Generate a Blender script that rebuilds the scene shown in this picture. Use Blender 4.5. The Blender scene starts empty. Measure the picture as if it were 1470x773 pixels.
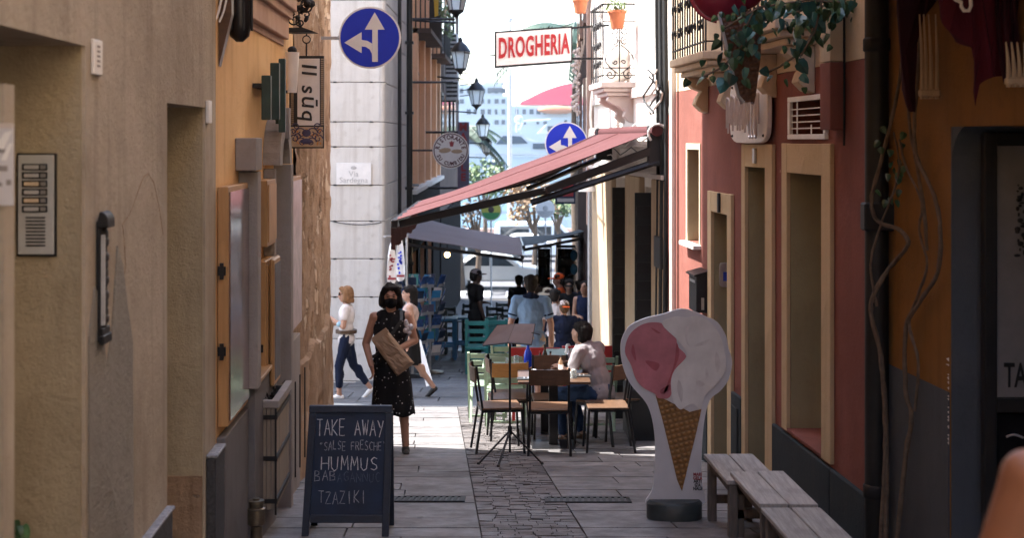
import bpy, math, random
from mathutils import Vector, Matrix
V = Vector
R = random.Random(11)
S = bpy.context.scene
C = S.collection
rad = math.radians

# ------------------------------------------------------------ camera, sky, sun, exposure
cam = bpy.data.cameras.new('camera'); camo = bpy.data.objects.new('camera', cam); C.objects.link(camo)
camo.location = (0, 0, 1.5); camo.rotation_euler = (rad(90), 0, 0)
cam.lens = 50; cam.sensor_width = 36; cam.shift_y = -186.5 / 1470
cam.clip_start = .05; cam.clip_end = 6000
cam.dof.use_dof = True; cam.dof.focus_distance = 11.5; cam.dof.aperture_fstop = 3.6
S.camera = camo
EL = rad(56)
SUND = V((.94 * math.cos(EL), -.341 * math.cos(EL), -math.sin(EL)))
w = bpy.data.worlds.new('World'); S.world = w; w.use_nodes = True
nt = w.node_tree; sk = nt.nodes.new('ShaderNodeTexSky'); sk.sky_type = 'NISHITA'
sk.sun_disc = False; sk.sun_elevation = EL; sk.sun_rotation = math.atan2(-.94, .341)
sk.air_density = 1.0; sk.dust_density = 2.0
bg = nt.nodes['Background']; bg.inputs['Strength'].default_value = .15
nt.links.new(sk.outputs[0], bg.inputs[0])
sl = bpy.data.lights.new('sun', 'SUN'); so = bpy.data.objects.new('sun', sl); C.objects.link(so)
sl.energy = 3.9; sl.angle = rad(.53); sl.color = (1, .97, .92)
so.rotation_euler = SUND.to_track_quat('-Z', 'Y').to_euler(); so.location = (-20, 20, 40)
S.view_settings.view_transform = 'Standard'; S.view_settings.look = 'None'
S.view_settings.exposure = 2.38; S.view_settings.gamma = 1
S.cycles.max_bounces = 8; S.cycles.diffuse_bounces = 6
S.cycles.use_denoising = True

# ------------------------------------------------------------ measuring helpers
F = 2042.0
def at(px, py, Y): return V(((px - 735) / F * Y, Y, 1.5 + (200 - py) / F * Y))
def zp(py, Y): return 1.5 + (200 - py) / F * Y
def XL(s): return -1.3 - .04 * s            # street face of the walls on one side
def XR(s): return 2.728 - .071 * s          # and on the other
def sL(px, o=0): return (1.3 - o) / ((735 - px) / F - .04)
def sR(px, o=0): return (2.728 - o) / ((px - 735) / F + .071)
def PL(s, o, z): return V((XL(s) + o, s, z))
def PR(s, o, z): return V((XR(s) - o, s, z))
def PA(s, o, z): return V((-2.13 + o, s, z))                 # alley, one side
def PB(s, o, z): return V((1.22 + .03 * (s - 21) - o, s, z))  # alley, other side
GK = [(-30, 3.36), (0, 0), (19.6, -2.195), (23.5, -2.5), (30, -3.1), (45, -4.3), (60, -5.05), (90, -5.5), (112, -5.6)]
def gz(y):
    for (a, za), (b, zb) in zip(GK, GK[1:]):
        if y <= b: return za + (zb - za) * (y - a) / (b - a)
    return GK[-1][1]

# ------------------------------------------------------------ mesh helpers
class MB:
    def __init__(s): s.v = []; s.f = []; s.m = []
    def add(s, vs, fs, m=0):
        n = len(s.v); s.v += [V(p) for p in vs]
        for f in fs: s.f.append([i + n for i in f]); s.m.append(m)
        return s
    def hexa(s, p, m=0):
        return s.add(p, [(0, 3, 2, 1), (4, 5, 6, 7), (0, 1, 5, 4), (1, 2, 6, 5), (2, 3, 7, 6), (3, 0, 4, 7)], m)
    def box(s, x0, x1, y0, y1, z0, z1, m=0, M=None):
        p = [V(q) for q in ((x0, y0, z0), (x1, y0, z0), (x1, y1, z0), (x0, y1, z0), (x0, y0, z1), (x1, y0, z1), (x1, y1, z1), (x0, y1, z1))]
        if M: p = [M @ q for q in p]
        return s.hexa(p, m)
    def wbox(s, P, s0, s1, o0, o1, z0, z1, m=0):
        return s.hexa([P(s0, o0, z0), P(s0, o1, z0), P(s1, o1, z0), P(s1, o0, z0), P(s0, o0, z1), P(s0, o1, z1), P(s1, o1, z1), P(s1, o0, z1)], m)
    def bar(s, p, q, r, r2=None, n=6, m=0):
        return s.tube([p, q], [r, r if r2 is None else r2], n, m)
    def tube(s, pts, r, n=6, m=0):
        pts = [V(p) for p in pts]; k = len(pts)
        rr = r if isinstance(r, (list, tuple)) else [r] * k
        t0 = (pts[1] - pts[0]).normalized()
        u = t0.orthogonal().normalized(); vs = []
        for i, p in enumerate(pts):
            t = (pts[min(i + 1, k - 1)] - pts[max(i - 1, 0)]).normalized()
            u = (u - t * u.dot(t)); u = u.normalized() if u.length > 1e-6 else t.orthogonal().normalized()
            w_ = t.cross(u)
            for j in range(n):
                a = 2 * math.pi * (j + .5) / n
                vs.append(p + (u * math.cos(a) + w_ * math.sin(a)) * rr[i])
        fs = [(i * n + j, i * n + (j + 1) % n, (i + 1) * n + (j + 1) % n, (i + 1) * n + j) for i in range(k - 1) for j in range(n)]
        fs += [tuple(range(n))[::-1], tuple((k - 1) * n + j for j in range(n))]
        return s.add(vs, fs, m)
    def beam(s, p, q, w_, h, up=(0, 0, 1), m=0):
        p = V(p); q = V(q); t = (q - p).normalized(); up = V(up)
        if abs(t.dot(up)) > .99: up = V((0, 1, 0))
        a = t.cross(up).normalized() * w_ / 2; b = a.cross(t).normalized() * h / 2
        return s.hexa([p - a - b, p + a - b, q + a - b, q - a - b, p - a + b, p + a + b, q + a + b, q - a + b], m)
    def prism(s, pts, fn, m=0):
        n = len(pts); a = [fn(x, y, 0) for x, y in pts] + [fn(x, y, 1) for x, y in pts]
        return s.add(a, [tuple(range(n)), tuple(range(2 * n - 1, n - 1, -1))] + [(i, i + n, (i + 1) % n + n, (i + 1) % n) for i in range(n)], m)
    def loft(s, rings, m=0, caps=True):
        n = len(rings[0]); k = len(rings); vs = [p for r in rings for p in r]
        fs = [(i * n + j, i * n + (j + 1) % n, (i + 1) * n + (j + 1) % n, (i + 1) * n + j) for i in range(k - 1) for j in range(n)]
        if caps: fs += [tuple(range(n))[::-1], tuple((k - 1) * n + j for j in range(n))]
        return s.add(vs, fs, m)
    def lathe(s, prof, c=(0, 0, 0), n=12, m=0, M=None):
        c = V(c); rings = []
        for r, z in prof:
            ring = [V((r * math.cos(2 * math.pi * j / n), r * math.sin(2 * math.pi * j / n), z)) for j in range(n)]
            rings.append([c + ((M @ p) if M else p) for p in ring])
        return s.loft(rings, m)
    def sph(s, c, r, n=10, k=6, m=0, M=None):
        if not isinstance(r, (tuple, list)): r = (r, r, r)
        c = V(c); vs = []; fs = []
        T = lambda p: c + ((M @ p) if M else p)
        for i in range(1, k):
            th = math.pi * i / k
            for j in range(n):
                a = 2 * math.pi * j / n
                vs.append(T(V((r[0] * math.sin(th) * math.cos(a), r[1] * math.sin(th) * math.sin(a), r[2] * math.cos(th)))))
        vs += [T(V((0, 0, r[2]))), T(V((0, 0, -r[2])))]; t = len(vs) - 2
        for i in range(k - 2):
            for j in range(n): fs.append((i * n + j, (i + 1) * n + j, (i + 1) * n + (j + 1) % n, i * n + (j + 1) % n))
        for j in range(n): fs += [(t, j, (j + 1) % n), (t + 1, (k - 2) * n + (j + 1) % n, (k - 2) * n + j)]
        return s.add(vs, fs, m)
    def cap(s, p, r1, q, r2, n=10):
        s.tube([p, q], [r1, r2], n); s.sph(p, r1, n, 6); s.sph(q, r2, n, 6); return s
    def mesh(s, name, off=V()):
        me = bpy.data.meshes.new(name); me.from_pydata([p - off for p in s.v], [], s.f); return me

def base_of(o):
    t = V()
    while o: t = t + o.location; o = o.parent
    return t
def tag(o, label=None, cat=None, group=None, kind=None):
    for k, v in (('label', label), ('category', cat), ('group', group), ('kind', kind)):
        if v: o[k] = v
    return o
def obj(name, mb, mats, parent=None, smooth=False, bev=0, label=None, cat=None, group=None, kind=None):
    lo = V([min(p[i] for p in mb.v) for i in range(3)]); hi = V([max(p[i] for p in mb.v) for i in range(3)])
    og = (lo + hi) / 2
    if parent is None: og.z = lo.z
    me = mb.mesh(name, og)
    for m in (mats if isinstance(mats, (list, tuple)) else [mats]): me.materials.append(m)
    if any(mb.m): me.polygons.foreach_set('material_index', mb.m)
    if smooth: me.shade_smooth(); me.set_sharp_from_angle(angle=rad(40))
    o = bpy.data.objects.new(name, me); C.objects.link(o)
    if parent: o.parent = parent
    o.location = og - base_of(parent)
    if bev:
        b = o.modifiers.new('bevel', 'BEVEL'); b.width = bev; b.segments = 1; b.limit_method = 'ANGLE'
    return tag(o, label, cat, group, kind)
def thing(name, loc, label, cat, group=None, kind=None):
    o = bpy.data.objects.new(name, None); C.objects.link(o); o.location = loc; o.empty_display_size = .1
    return tag(o, label, cat, group, kind)
def struct(name, mb, mat, parent=None, **k): return obj(name, mb, mat, parent, kind=None if parent else 'structure', **k)
def dup(o, loc=None, rz=None, label=None, group=None, parent=None):
    c = o.copy(); C.objects.link(c)
    if parent: c.parent = parent
    if loc is not None: c.location = loc
    if rz is not None: c.rotation_euler = (0, 0, rz)
    if label: c['label'] = label
    if group: c['group'] = group
    for ch in list(o.children): dup(ch, parent=c)
    return c
def copies(name, src, locs, parent=None):
    for l in locs:
        c = src.copy(); C.objects.link(c); c.location = l
        if parent: c.parent = parent

def text_into(mb, s, size, fn, depth=.004, bold=0, sx=1, m=0, space=1, shear=0):
    cu = bpy.data.curves.new('t', 'FONT'); cu.body = s; cu.size = size; cu.extrude = depth / 2; cu.offset = bold
    cu.align_x = 'CENTER'; cu.align_y = 'CENTER'; cu.space_character = space; cu.resolution_u = 3; cu.shear = shear
    o = bpy.data.objects.new('t', cu); C.objects.link(o)
    dg = bpy.context.evaluated_depsgraph_get(); e = o.evaluated_get(dg); me = e.to_mesh()
    mb.add([fn(v.co.x * sx, v.co.y, v.co.z + depth / 2) for v in me.vertices], [list(p.vertices) for p in me.polygons], m)
    e.to_mesh_clear(); bpy.data.objects.remove(o); bpy.data.curves.remove(cu)

# ------------------------------------------------------------ materials
def nodes(name):
    m = bpy.data.materials.new(name); m.use_nodes = True
    return m, m.node_tree.nodes, m.node_tree.links, m.node_tree.nodes['Principled BSDF']
def rgb(c): return (c[0], c[1], c[2], 1)
def noise(N, L, co, scale, detail=6, rough=.6, sc=None):
    n = N.new('ShaderNodeTexNoise'); n.inputs['Scale'].default_value = scale; n.inputs['Detail'].default_value = detail
    n.inputs['Roughness'].default_value = rough
    if sc:
        mp = N.new('ShaderNodeMapping'); mp.inputs['Scale'].default_value = sc; L.new(co, mp.inputs[0]); co = mp.outputs[0]
    L.new(co, n.inputs['Vector']); return n
def ramp(N, L, fac, a, b, ca=(0, 0, 0), cb=(1, 1, 1)):
    r = N.new('ShaderNodeValToRGB'); r.color_ramp.elements[0].position = a; r.color_ramp.elements[1].position = b
    r.color_ramp.elements[0].color = rgb(ca); r.color_ramp.elements[1].color = rgb(cb); L.new(fac, r.inputs[0]); return r
def mix(N, L, fac, a, b, mode='MIX'):
    n = N.new('ShaderNodeMix'); n.data_type = 'RGBA'; n.blend_type = mode
    for i, x in ((0, fac), (6, a), (7, b)):
        if isinstance(x, (int, float)): n.inputs[i].default_value = x
        elif isinstance(x, (tuple, list)): n.inputs[i].default_value = rgb(x)
        else: L.new(x, n.inputs[i])
    return n.outputs[2]
def bump(N, L, B, h, strength, dist=.01):
    b = N.new('ShaderNodeBump'); b.inputs['Strength'].default_value = strength; b.inputs['Distance'].default_value = dist
    L.new(h, b.inputs['Height']); L.new(b.outputs[0], B.inputs['Normal']); return b
def mat(name, col, rough=.6, metal=0, var=.12, scale=9, bmp=0, bscale=70, orand=0, spec=.5, col2=None, alpha=None, sc=None, world=False):
    m, N, L, B = nodes(name)
    tc = N.new('ShaderNodeTexCoord').outputs['Object'] if not world else N.new('ShaderNodeNewGeometry').outputs['Position']
    n = noise(N, L, tc, scale, sc=sc)
    c = mix(N, L, ramp(N, L, n.outputs[0], .3, .7).outputs[0], [x * (1 - var) for x in col], col2 or [min(1, x * (1 + var)) for x in col])
    if orand:
        oi = N.new('ShaderNodeObjectInfo'); hs = N.new('ShaderNodeHueSaturation'); mr = N.new('ShaderNodeMapRange')
        L.new(oi.outputs['Random'], mr.inputs[0]); mr.inputs[3].default_value = 1 - orand; mr.inputs[4].default_value = 1 + orand
        L.new(mr.outputs[0], hs.inputs['Value']); L.new(c, hs.inputs['Color']); c = hs.outputs[0]
    if world:   # foot wear, spills and gum on the paving
        w1 = noise(N, L, tc, 1.1, 7, .65); w2 = noise(N, L, tc, 7, 3, .5)
        c = mix(N, L, ramp(N, L, w1.outputs[0], .5, .68, (0, 0, 0), (.6, .6, .6)).outputs[0], c, [x * .5 for x in col])
        c = mix(N, L, ramp(N, L, w2.outputs[0], .70, .73, (0, 0, 0), (.7, .7, .7)).outputs[0], c, [x * .35 for x in col])
        w3 = noise(N, L, tc, 3, 8, .7); rr = ramp(N, L, w3.outputs[0], .35, .7, (.45, .45, .45), (.9, .9, .9)); L.new(rr.outputs[0], B.inputs['Roughness'])
    L.new(c, B.inputs['Base Color']); B.inputs['Roughness'].default_value = rough; B.inputs['Metallic'].default_value = metal
    B.inputs['Specular IOR Level'].default_value = spec
    if bmp: bump(N, L, B, noise(N, L, tc, bscale, 4).outputs[0], bmp)
    return m
def plaster(name, col, stain, dark, bmp=.5, scale=1.3, streak=.5, patch=.55, chip=None, rough=.92):
    """painted render: broad tonal patches, vertical run marks, trowel relief, optional chips to the coat below"""
    m, N, L, B = nodes(name)
    tc = N.new('ShaderNodeTexCoord').outputs['Object']
    n1 = noise(N, L, tc, scale, 8, .62); n2 = noise(N, L, tc, 7, 8, .7); n3 = noise(N, L, tc, 9, 6, .6, (1, 1, .07)); n4 = noise(N, L, tc, 45, 6, .75); n6 = noise(N, L, tc, 13, 5, .65)
    c = mix(N, L, ramp(N, L, n1.outputs[0], patch - .12, patch + .12).outputs[0], col, stain)
    c = mix(N, L, ramp(N, L, n3.outputs[0], .5, .8, (0, 0, 0), (streak, streak, streak)).outputs[0], c, dark)
    c = mix(N, L, ramp(N, L, n2.outputs[0], .55, .8, (0, 0, 0), (.5, .5, .5)).outputs[0], c, dark)
    ms = noise(N, L, tc, 22, 8, .75); c = mix(N, L, ramp(N, L, ms.outputs[0], .62, .72, (0, 0, 0), (.55, .55, .55)).outputs[0], c, dark)
    h = mix(N, L, .45, n6.outputs[0], n4.outputs[0])
    if chip:
        n5 = noise(N, L, tc, 2.6, 9, .68); f = ramp(N, L, n5.outputs[0], chip[1], chip[1] + .015).outputs[0]
        c = mix(N, L, f, c, chip[0]); h = mix(N, L, f, h, (.05, .05, .05))
    L.new(c, B.inputs['Base Color']); B.inputs['Roughness'].default_value = rough; B.inputs['Specular IOR Level'].default_value = .25
    bump(N, L, B, h, bmp, .045); return m
def wood(name, a, b, rough=.6, sc=(14, 1.2, 14), bmp=.25, orand=.12):
    m, N, L, B = nodes(name)
    tc = N.new('ShaderNodeTexCoord').outputs['Object']
    n = noise(N, L, tc, 3, 8, .65, sc); k = noise(N, L, tc, 4, 4, .5)
    c = mix(N, L, ramp(N, L, n.outputs[0], .32, .68).outputs[0], a, b)
    c = mix(N, L, ramp(N, L, k.outputs[0], .55, .8, (0, 0, 0), (.5, .5, .5)).outputs[0], c, [x * .45 for x in a])
    oi = N.new('ShaderNodeObjectInfo'); hs = N.new('ShaderNodeHueSaturation'); mr = N.new('ShaderNodeMapRange')
    L.new(oi.outputs['Random'], mr.inputs[0]); mr.inputs[3].default_value = 1 - orand; mr.inputs[4].default_value = 1 + orand
    L.new(mr.outputs[0], hs.inputs['Value']); L.new(c, hs.inputs['Color'])
    L.new(hs.outputs[0], B.inputs['Base Color']); B.inputs['Roughness'].default_value = rough
    bump(N, L, B, n.outputs[0], bmp, .004); return m
def fabric(name, col, var=.12, spots=None, stripes=None):
    m, N, L, B = nodes(name)
    tc = N.new('ShaderNodeTexCoord').outputs['Object']
    n = noise(N, L, tc, 5, 5, .6)
    c = mix(N, L, n.outputs[0], [x * (1 - var) for x in col], [min(1, x * (1 + var)) for x in col])
    if spots:
        vo = N.new('ShaderNodeTexVoronoi'); vo.inputs['Scale'].default_value = spots[1]; L.new(tc, vo.inputs['Vector'])
        c = mix(N, L, ramp(N, L, vo.outputs['Distance'], spots[2], spots[2] + .03, (1, 1, 1), (0, 0, 0)).outputs[0], c, spots[0])
    L.new(c, B.inputs['Base Color']); B.inputs['Roughness'].default_value = .9; B.inputs['Specular IOR Level'].default_value = .2
    wv = noise(N, L, tc, 22, 3, .5, (1, 1, .35)); bump(N, L, B, wv.outputs[0], .35, .02); return m
def skinmat(name, col):
    m, N, L, B = nodes(name)
    tc = N.new('ShaderNodeTexCoord').outputs['Object']; n = noise(N, L, tc, 12, 4)
    L.new(mix(N, L, n.outputs[0], [x * .88 for x in col], [min(1, x * 1.08) for x in col]), B.inputs['Base Color'])
    B.inputs['Roughness'].default_value = .5; B.inputs['Subsurface Weight'].default_value = .08
    B.inputs['Subsurface Radius'].default_value = (.012, .005, .003); return m
def glass(name, col=(.02, .025, .028), rough=.05):
    m, N, L, B = nodes(name)
    tc = N.new('ShaderNodeTexCoord').outputs['Object']; n = noise(N, L, tc, 2, 3)
    L.new(mix(N, L, n.outputs[0], col, [x * 1.7 for x in col]), B.inputs['Base Color'])
    B.inputs['Roughness'].default_value = rough; B.inputs['Specular IOR Level'].default_value = .8; return m
def clear(name, tint=(.9, .95, .95)):
    m, N, L, B = nodes(name)
    B.inputs['Base Color'].default_value = rgb(tint); B.inputs['Transmission Weight'].default_value = .9; B.inputs['Roughness'].default_value = .05
    n = noise(N, L, N.new('ShaderNodeTexCoord').outputs['Object'], 8, 2); bump(N, L, B, n.outputs[0], .05); return m

M = {}
M['beige'] = plaster('beige_plaster', (.50, .43, .345), (.365, .305, .235), (.22, .18, .135), .5, 1.1, .7, .5)
M['beige_jamb'] = plaster('ochre_plaster', (.43, .36, .25), (.34, .28, .19), (.22, .175, .115), .6, 1.6, .35)
M['yellow'] = plaster('yellow_plaster', (.80, .53, .27), (.74, .46, .22), (.52, .29, .13), .25, 1.5, .65)
M['rough'] = plaster('bare_rubble', (.48, .34, .23), (.36, .24, .155), (.17, .105, .065), 1.0, 1.8, .9, .48, ((.55, .43, .32), .58))
M['pinkstone'] = plaster('pink_stone', (.52, .36, .29), (.44, .29, .23), (.3, .18, .14), .3, 2, .3)
M['red'] = plaster('red_plaster', (.25, .09, .07), (.195, .068, .052), (.15, .06, .05), .35, 1.2, .6, .5, ((.5, .33, .28), .715))
M['cream'] = plaster('cream_plaster', (.62, .50, .36), (.54, .42, .29), (.36, .27, .18), .3, 1.4, .35)
M['whitewall'] = plaster('white_plaster', (.74, .69, .64), (.66, .59, .54), (.45, .36, .32), .3, 1.3, .3, .6)
M['pinkband'] = plaster('pink_band', (.62, .55, .51), (.56, .49, .45), (.4, .32, .29), .3, 1.5, .2)
M['ochre'] = plaster('ochre_trim', (.55, .42, .26), (.49, .37, .22), (.34, .25, .15), .3, 1.5, .3)
M['tan'] = plaster('tan_pilaster', (.50, .38, .26), (.43, .32, .21), (.27, .19, .13), .4, 1.5, .5)
M['reveal'] = plaster('olive_reveal', (.34, .30, .18), (.29, .25, .15), (.18, .15, .09), .3, 1.5, .3)
M['plinth'] = plaster('dark_plinth', (.035, .045, .05), (.028, .034, .04), (.06, .055, .05), .4, 1.6, .4, .55, ((.16, .15, .14), .72))
M['granite'] = mat('granite', (.045, .048, .055), .5, var=.6, scale=55, bmp=.5, bscale=40)
M['granitetop'] = mat('granite_edge', (.24, .25, .28), .6, var=.4, scale=40, bmp=.4)
M['orange'] = plaster('orange_plaster', (.25, .118, .03), (.21, .098, .024), (.11, .05, .016), .4, 1.4, .4)
M['slate'] = plaster('slate_paint', (.085, .097, .115), (.072, .082, .097), (.04, .045, .05), .3, 1.3, .3, .55, ((.3, .28, .26), .735))
M['stonewhite'] = plaster('white_limestone', (.66, .635, .595), (.58, .55, .51), (.37, .32, .275), .35, .8, .5, .56)
M['joint'] = mat('joint_mortar', (.16, .13, .11), .9, var=.3)
M['greystone'] = plaster('grey_stone', (.30, .275, .265), (.25, .225, .215), (.16, .14, .13), .35, 2, .3)
M['greydado'] = plaster('grey_dado', (.16, .155, .165), (.13, .125, .13), (.08, .075, .075), .3, 1.5, .3)
M['alleyorange'] = plaster('alley_orange', (.78, .50, .32), (.70, .43, .26), (.42, .24, .15), .3, 1.0, .6)
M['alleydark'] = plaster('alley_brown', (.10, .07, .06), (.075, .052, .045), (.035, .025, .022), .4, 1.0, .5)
M['slab'] = mat('paving_slab', (.155, .145, .145), .75, var=.38, scale=5, bmp=.45, bscale=30, orand=.16, world=True)
M['sett'] = mat('stone_sett', (.125, .11, .108), .75, var=.25, scale=14, bmp=.5, bscale=40, orand=.24, world=True)
M['roadslab'] = mat('dark_paving', (.10, .11, .125), .7, var=.22, scale=3, bmp=.25, bscale=30, orand=.2, world=True)
M['grout'] = mat('grout', (.085, .075, .068), .95, var=.3, scale=20)
M['asphalt'] = mat('asphalt', (.09, .09, .095), .9, var=.2, scale=3, bmp=.3)
M['quay'] = mat('quay_paving', (.34, .32, .3), .9, var=.15, scale=.6)
M['iron'] = mat('black_iron', (.010, .010, .012), .6, .1, var=.4, scale=20, bmp=.2)
M['blackpipe'] = mat('black_pipe', (.008, .009, .01), .55, 0, var=.4, scale=10)
M['steel'] = mat('dark_steel', (.025, .024, .026), .35, .6, var=.2)
M['chrome'] = mat('grey_metal', (.5, .5, .5), .35, .8, var=.12, scale=12)
M['brass'] = mat('old_brass', (.16, .135, .10), .4, .8, var=.4, scale=12, bmp=.2)
M['zinc'] = mat('zinc', (.46, .46, .46), .5, .15, var=.2)
M['white'] = mat('white_paint', (.78, .77, .75), .5, var=.06)
M['offwhite'] = mat('offwhite_plastic', (.74, .70, .66), .45, var=.08)
M['blue'] = mat('sign_blue', (.0, .026, .55), .5, var=.05)
M['signred'] = mat('sign_red', (.40, .012, .018), .4, var=.06)
M['dullred'] = mat('dull_red', (.30, .03, .04), .6, var=.1)
M['black'] = mat('black_paint', (.012, .012, .013), .5, var=.3)
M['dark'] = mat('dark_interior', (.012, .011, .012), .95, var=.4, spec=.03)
M['woodgold'] = wood('golden_wood', (.33, .18, .075), (.43, .25, .11), .5, (14, 14, 1.2))
M['woodbrown'] = wood('walnut_wood', (.05, .025, .013), (.085, .044, .022), .4, (1.5, 14, 14))
M['woodseat'] = wood('chair_wood', (.085, .043, .021), (.135, .07, .035), .5, (2, 14, 14))
M['woodlight'] = wood('light_chair_wood', (.40, .19, .05), (.50, .26, .08), .4, (2, 14, 14))
M['woodgrey'] = wood('weathered_board', (.25, .235, .22), (.44, .42, .40), .75, (16, 1.2, 16), .5)
M['woodleg'] = wood('weathered_leg', (.10, .085, .075), (.18, .15, .13), .8, (14, 14, 1.5), .4)
M['crate'] = wood('planter_wood', (.19, .155, .125), (.28, .235, .19), .8, (8, 8, 1.2), .3)
M['board'] = mat('slate_board', (.003, .018, .055), .55, var=.35, scale=4)
M['boardframe'] = wood('board_frame', (.008, .016, .035), (.016, .028, .055), .5)
M['chalk'] = mat('chalk', (.62, .62, .66), .95, var=.25, scale=60)
M['chalkdim'] = mat('smeared_chalk', (.10, .125, .18), .95, var=.5, scale=30)
M['chalkmid'] = mat('thin_chalk', (.36, .38, .44), .95, var=.4, scale=50)
M['leafA'] = mat('leaf', (.04, .10, .045), .35, var=.3, scale=12, orand=.45)
M['leafB'] = mat('leaf_blue_green', (.035, .13, .12), .3, var=.3, scale=12, orand=.4)
M['vine'] = mat('vine_bark', (.12, .085, .06), .9, var=.35, scale=18, bmp=.6, bscale=50)
M['terracotta'] = mat('terracotta', (.50, .16, .07), .8, var=.15, bmp=.2)
M['maroon'] = fabric('maroon_cloth', (.075, .008, .018), .25)
M['awnred'] = fabric('red_awning', (.074, .025, .027), .14)
M['awngrey'] = fabric('grey_awning', (.30, .25, .255), .1)
M['awnteal'] = fabric('slate_awning', (.10, .13, .15), .1)
M['glassdark'] = glass('dark_glass')
M['lampglass'] = mat('frosted_glass', (.82, .85, .86), .55, var=.04); M['lampglass'].node_tree.nodes['Principled BSDF'].inputs['Transmission Weight'].default_value = .6
M['clear'] = clear('clear_glass')
M['turq'] = mat('turquoise_paint', (.018, .20, .19), .5, var=.15, bmp=.15)
M['bluepaint'] = mat('blue_paint', (.022, .22, .46), .5, var=.15, bmp=.15)
M['greenpaint'] = mat('pale_green_paint', (.27, .36, .25), .5, var=.1)
M['redpaint'] = mat('red_paint', (.52, .03, .03), .45, var=.12)
M['pinkice'] = mat('strawberry_print', (.46, .16, .19), .4, var=.28, scale=5)
M['whiteice'] = mat('cream_print', (.66, .64, .62), .35, var=.14, scale=6)
M['cutwhite'] = mat('white_board', (.58, .57, .59), .35, var=.05)
def waffle(name, a, b, sc):
    m, N, L, B = nodes(name)
    tc = N.new('ShaderNodeTexCoord').outputs['Object']
    mp = N.new('ShaderNodeMapping'); mp.inputs['Rotation'].default_value = (0, .25, 0); L.new(tc, mp.inputs[0])
    fs = []
    for d in ('X', 'Z'):
        wv = N.new('ShaderNodeTexWave'); wv.bands_direction = d; wv.inputs['Scale'].default_value = sc; wv.inputs['Distortion'].default_value = .6; L.new(mp.outputs[0], wv.inputs[0]); fs.append(wv.outputs[0])
    f = mix(N, L, 1.0, fs[0], fs[1], 'MULTIPLY'); n = noise(N, L, tc, 6)
    c = mix(N, L, ramp(N, L, f, .05, .5).outputs[0], a, b); c = mix(N, L, n.outputs[0], c, [x * .6 for x in b])
    L.new(c, B.inputs['Base Color']); B.inputs['Roughness'].default_value = .5; bump(N, L, B, f, .5); return m
M['wafer'] = waffle('wafer_print', (.16, .062, .014), (.40, .20, .06), 9)
M['carwhite'] = mat('white_car_paint', (.74, .75, .76), .25, var=.03)
M['carsilver'] = mat('silver_car_paint', (.50, .49, .46), .3, .3, var=.03)
M['tyre'] = mat('tyre', (.02, .02, .02), .8)
M['boatwhite'] = mat('boat_white', (.46, .48, .50), .3, var=.04)
M['boatglass'] = mat('boat_window', (.035, .06, .09), .3, var=.2)
M['ferryred'] = mat('ferry_red', (.55, .035, .08), .5, var=.08)
M['palmleaf'] = mat('palm_leaf', (.03, .06, .035), .55, var=.3, orand=.2)
M['bark'] = mat('bark', (.12, .085, .06), .9, var=.3, bmp=.6, bscale=20)
M['shrub'] = mat('shrub_leaf', (.09, .14, .05), .6, var=.4, scale=3)
M['autumn'] = mat('dry_leaf', (.30, .19, .10), .7, var=.4, scale=3)
# ------------------------------------------------------------ the ground
def sheet(ys, x0, x1, dz, nx=1):
    mb = MB(); vs = []; fs = []
    for y in ys:
        for i in range(nx + 1): vs.append((x0 + (x1 - x0) * i / nx, y, gz(y) + dz))
    k = nx + 1
    for j in range(len(ys) - 1):
        for i in range(nx): fs.append((j * k + i, j * k + i + 1, (j + 1) * k + i + 1, (j + 1) * k + i))
    return mb.add(vs, fs)
YS = [-30, -10, 0, 5, 10, 15, 19.6, 21.5, 23.5, 27, 30, 37, 45, 52, 60, 75, 90, 112]
struct('ground', sheet(YS, -200, 200, -.05, 8), M['grout'])
seab = MB().add([(-4000, 111.9, -6.3), (4000, 111.9, -6.3), (4000, 5000, -6.3), (-4000, 5000, -6.3)], [(0, 1, 2, 3)])
M['sea'] = mat('harbour_water', (.05, .12, .17), .12, var=.3, scale=.2, bmp=.3, bscale=.6)
struct('water', seab, M['sea'])
qb = MB().box(-300, 300, 111.5, 112, -8, -5.55); struct('quay_wall', qb, M['quay'])
struct('street', sheet([-8, 0, 5, 10, 15, 19.7], -2.4, 3.4, -.03), M['grout'])
street = C.objects['street']
def strip0(y): return -.187 - .0526 * (y - 8.9)
def strip1(y): return .466 - .0524 * (y - 8.98)
def slabbox(y0, y1, x0, x1, mname, parent, th=.06, g=.006):
    mb = MB(); dz = R.uniform(-.002, .003)
    a0, a1 = (x0 if callable(x0) else (lambda y, v=x0: v)), (x1 if callable(x1) else (lambda y, v=x1: v))
    p = []
    for z in (-th, 0):
        for (x, y) in ((a0(y0 + g) + g, y0 + g), (a1(y0 + g) - g, y0 + g), (a1(y1 - g) - g, y1 - g), (a0(y1 - g) + g, y1 - g)):
            p.append((x, y, gz(y) + z + dz + (R.uniform(-.0025, .0025) if z == 0 else 0)))
    mb.hexa(p); return mb
y = 6.6; row = 0
while y < 19.55:
    d = min(R.uniform(.33, .44), 19.62 - y)
    if d < .12: break
    y1 = y + d
    t = R.uniform(.3, .7)
    xm = lambda yy, t=t: (XL(yy) + .0) * (1 - t) + strip0(yy) * t
    obj('slab', slabbox(y, y1, lambda yy: XL(yy) - .02, xm, 'slab', street), M['slab'], street)
    obj('slab', slabbox(y, y1, xm, strip0, 'slab', street), M['slab'], street)
    t = R.uniform(.25, .45) if row % 2 else R.uniform(.52, .75)
    xm = lambda yy, t=t: strip1(yy) * (1 - t) + (XR(yy)) * t
    obj('slab', slabbox(y, y1, strip1, xm, 'slab', street), M['slab'], street)
    obj('slab', slabbox(y, y1, xm, lambda yy: XR(yy) + .02, 'slab', street), M['slab'], street)
    y = y1; row += 1
far = MB(); y = 8.55; n = 0
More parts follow.
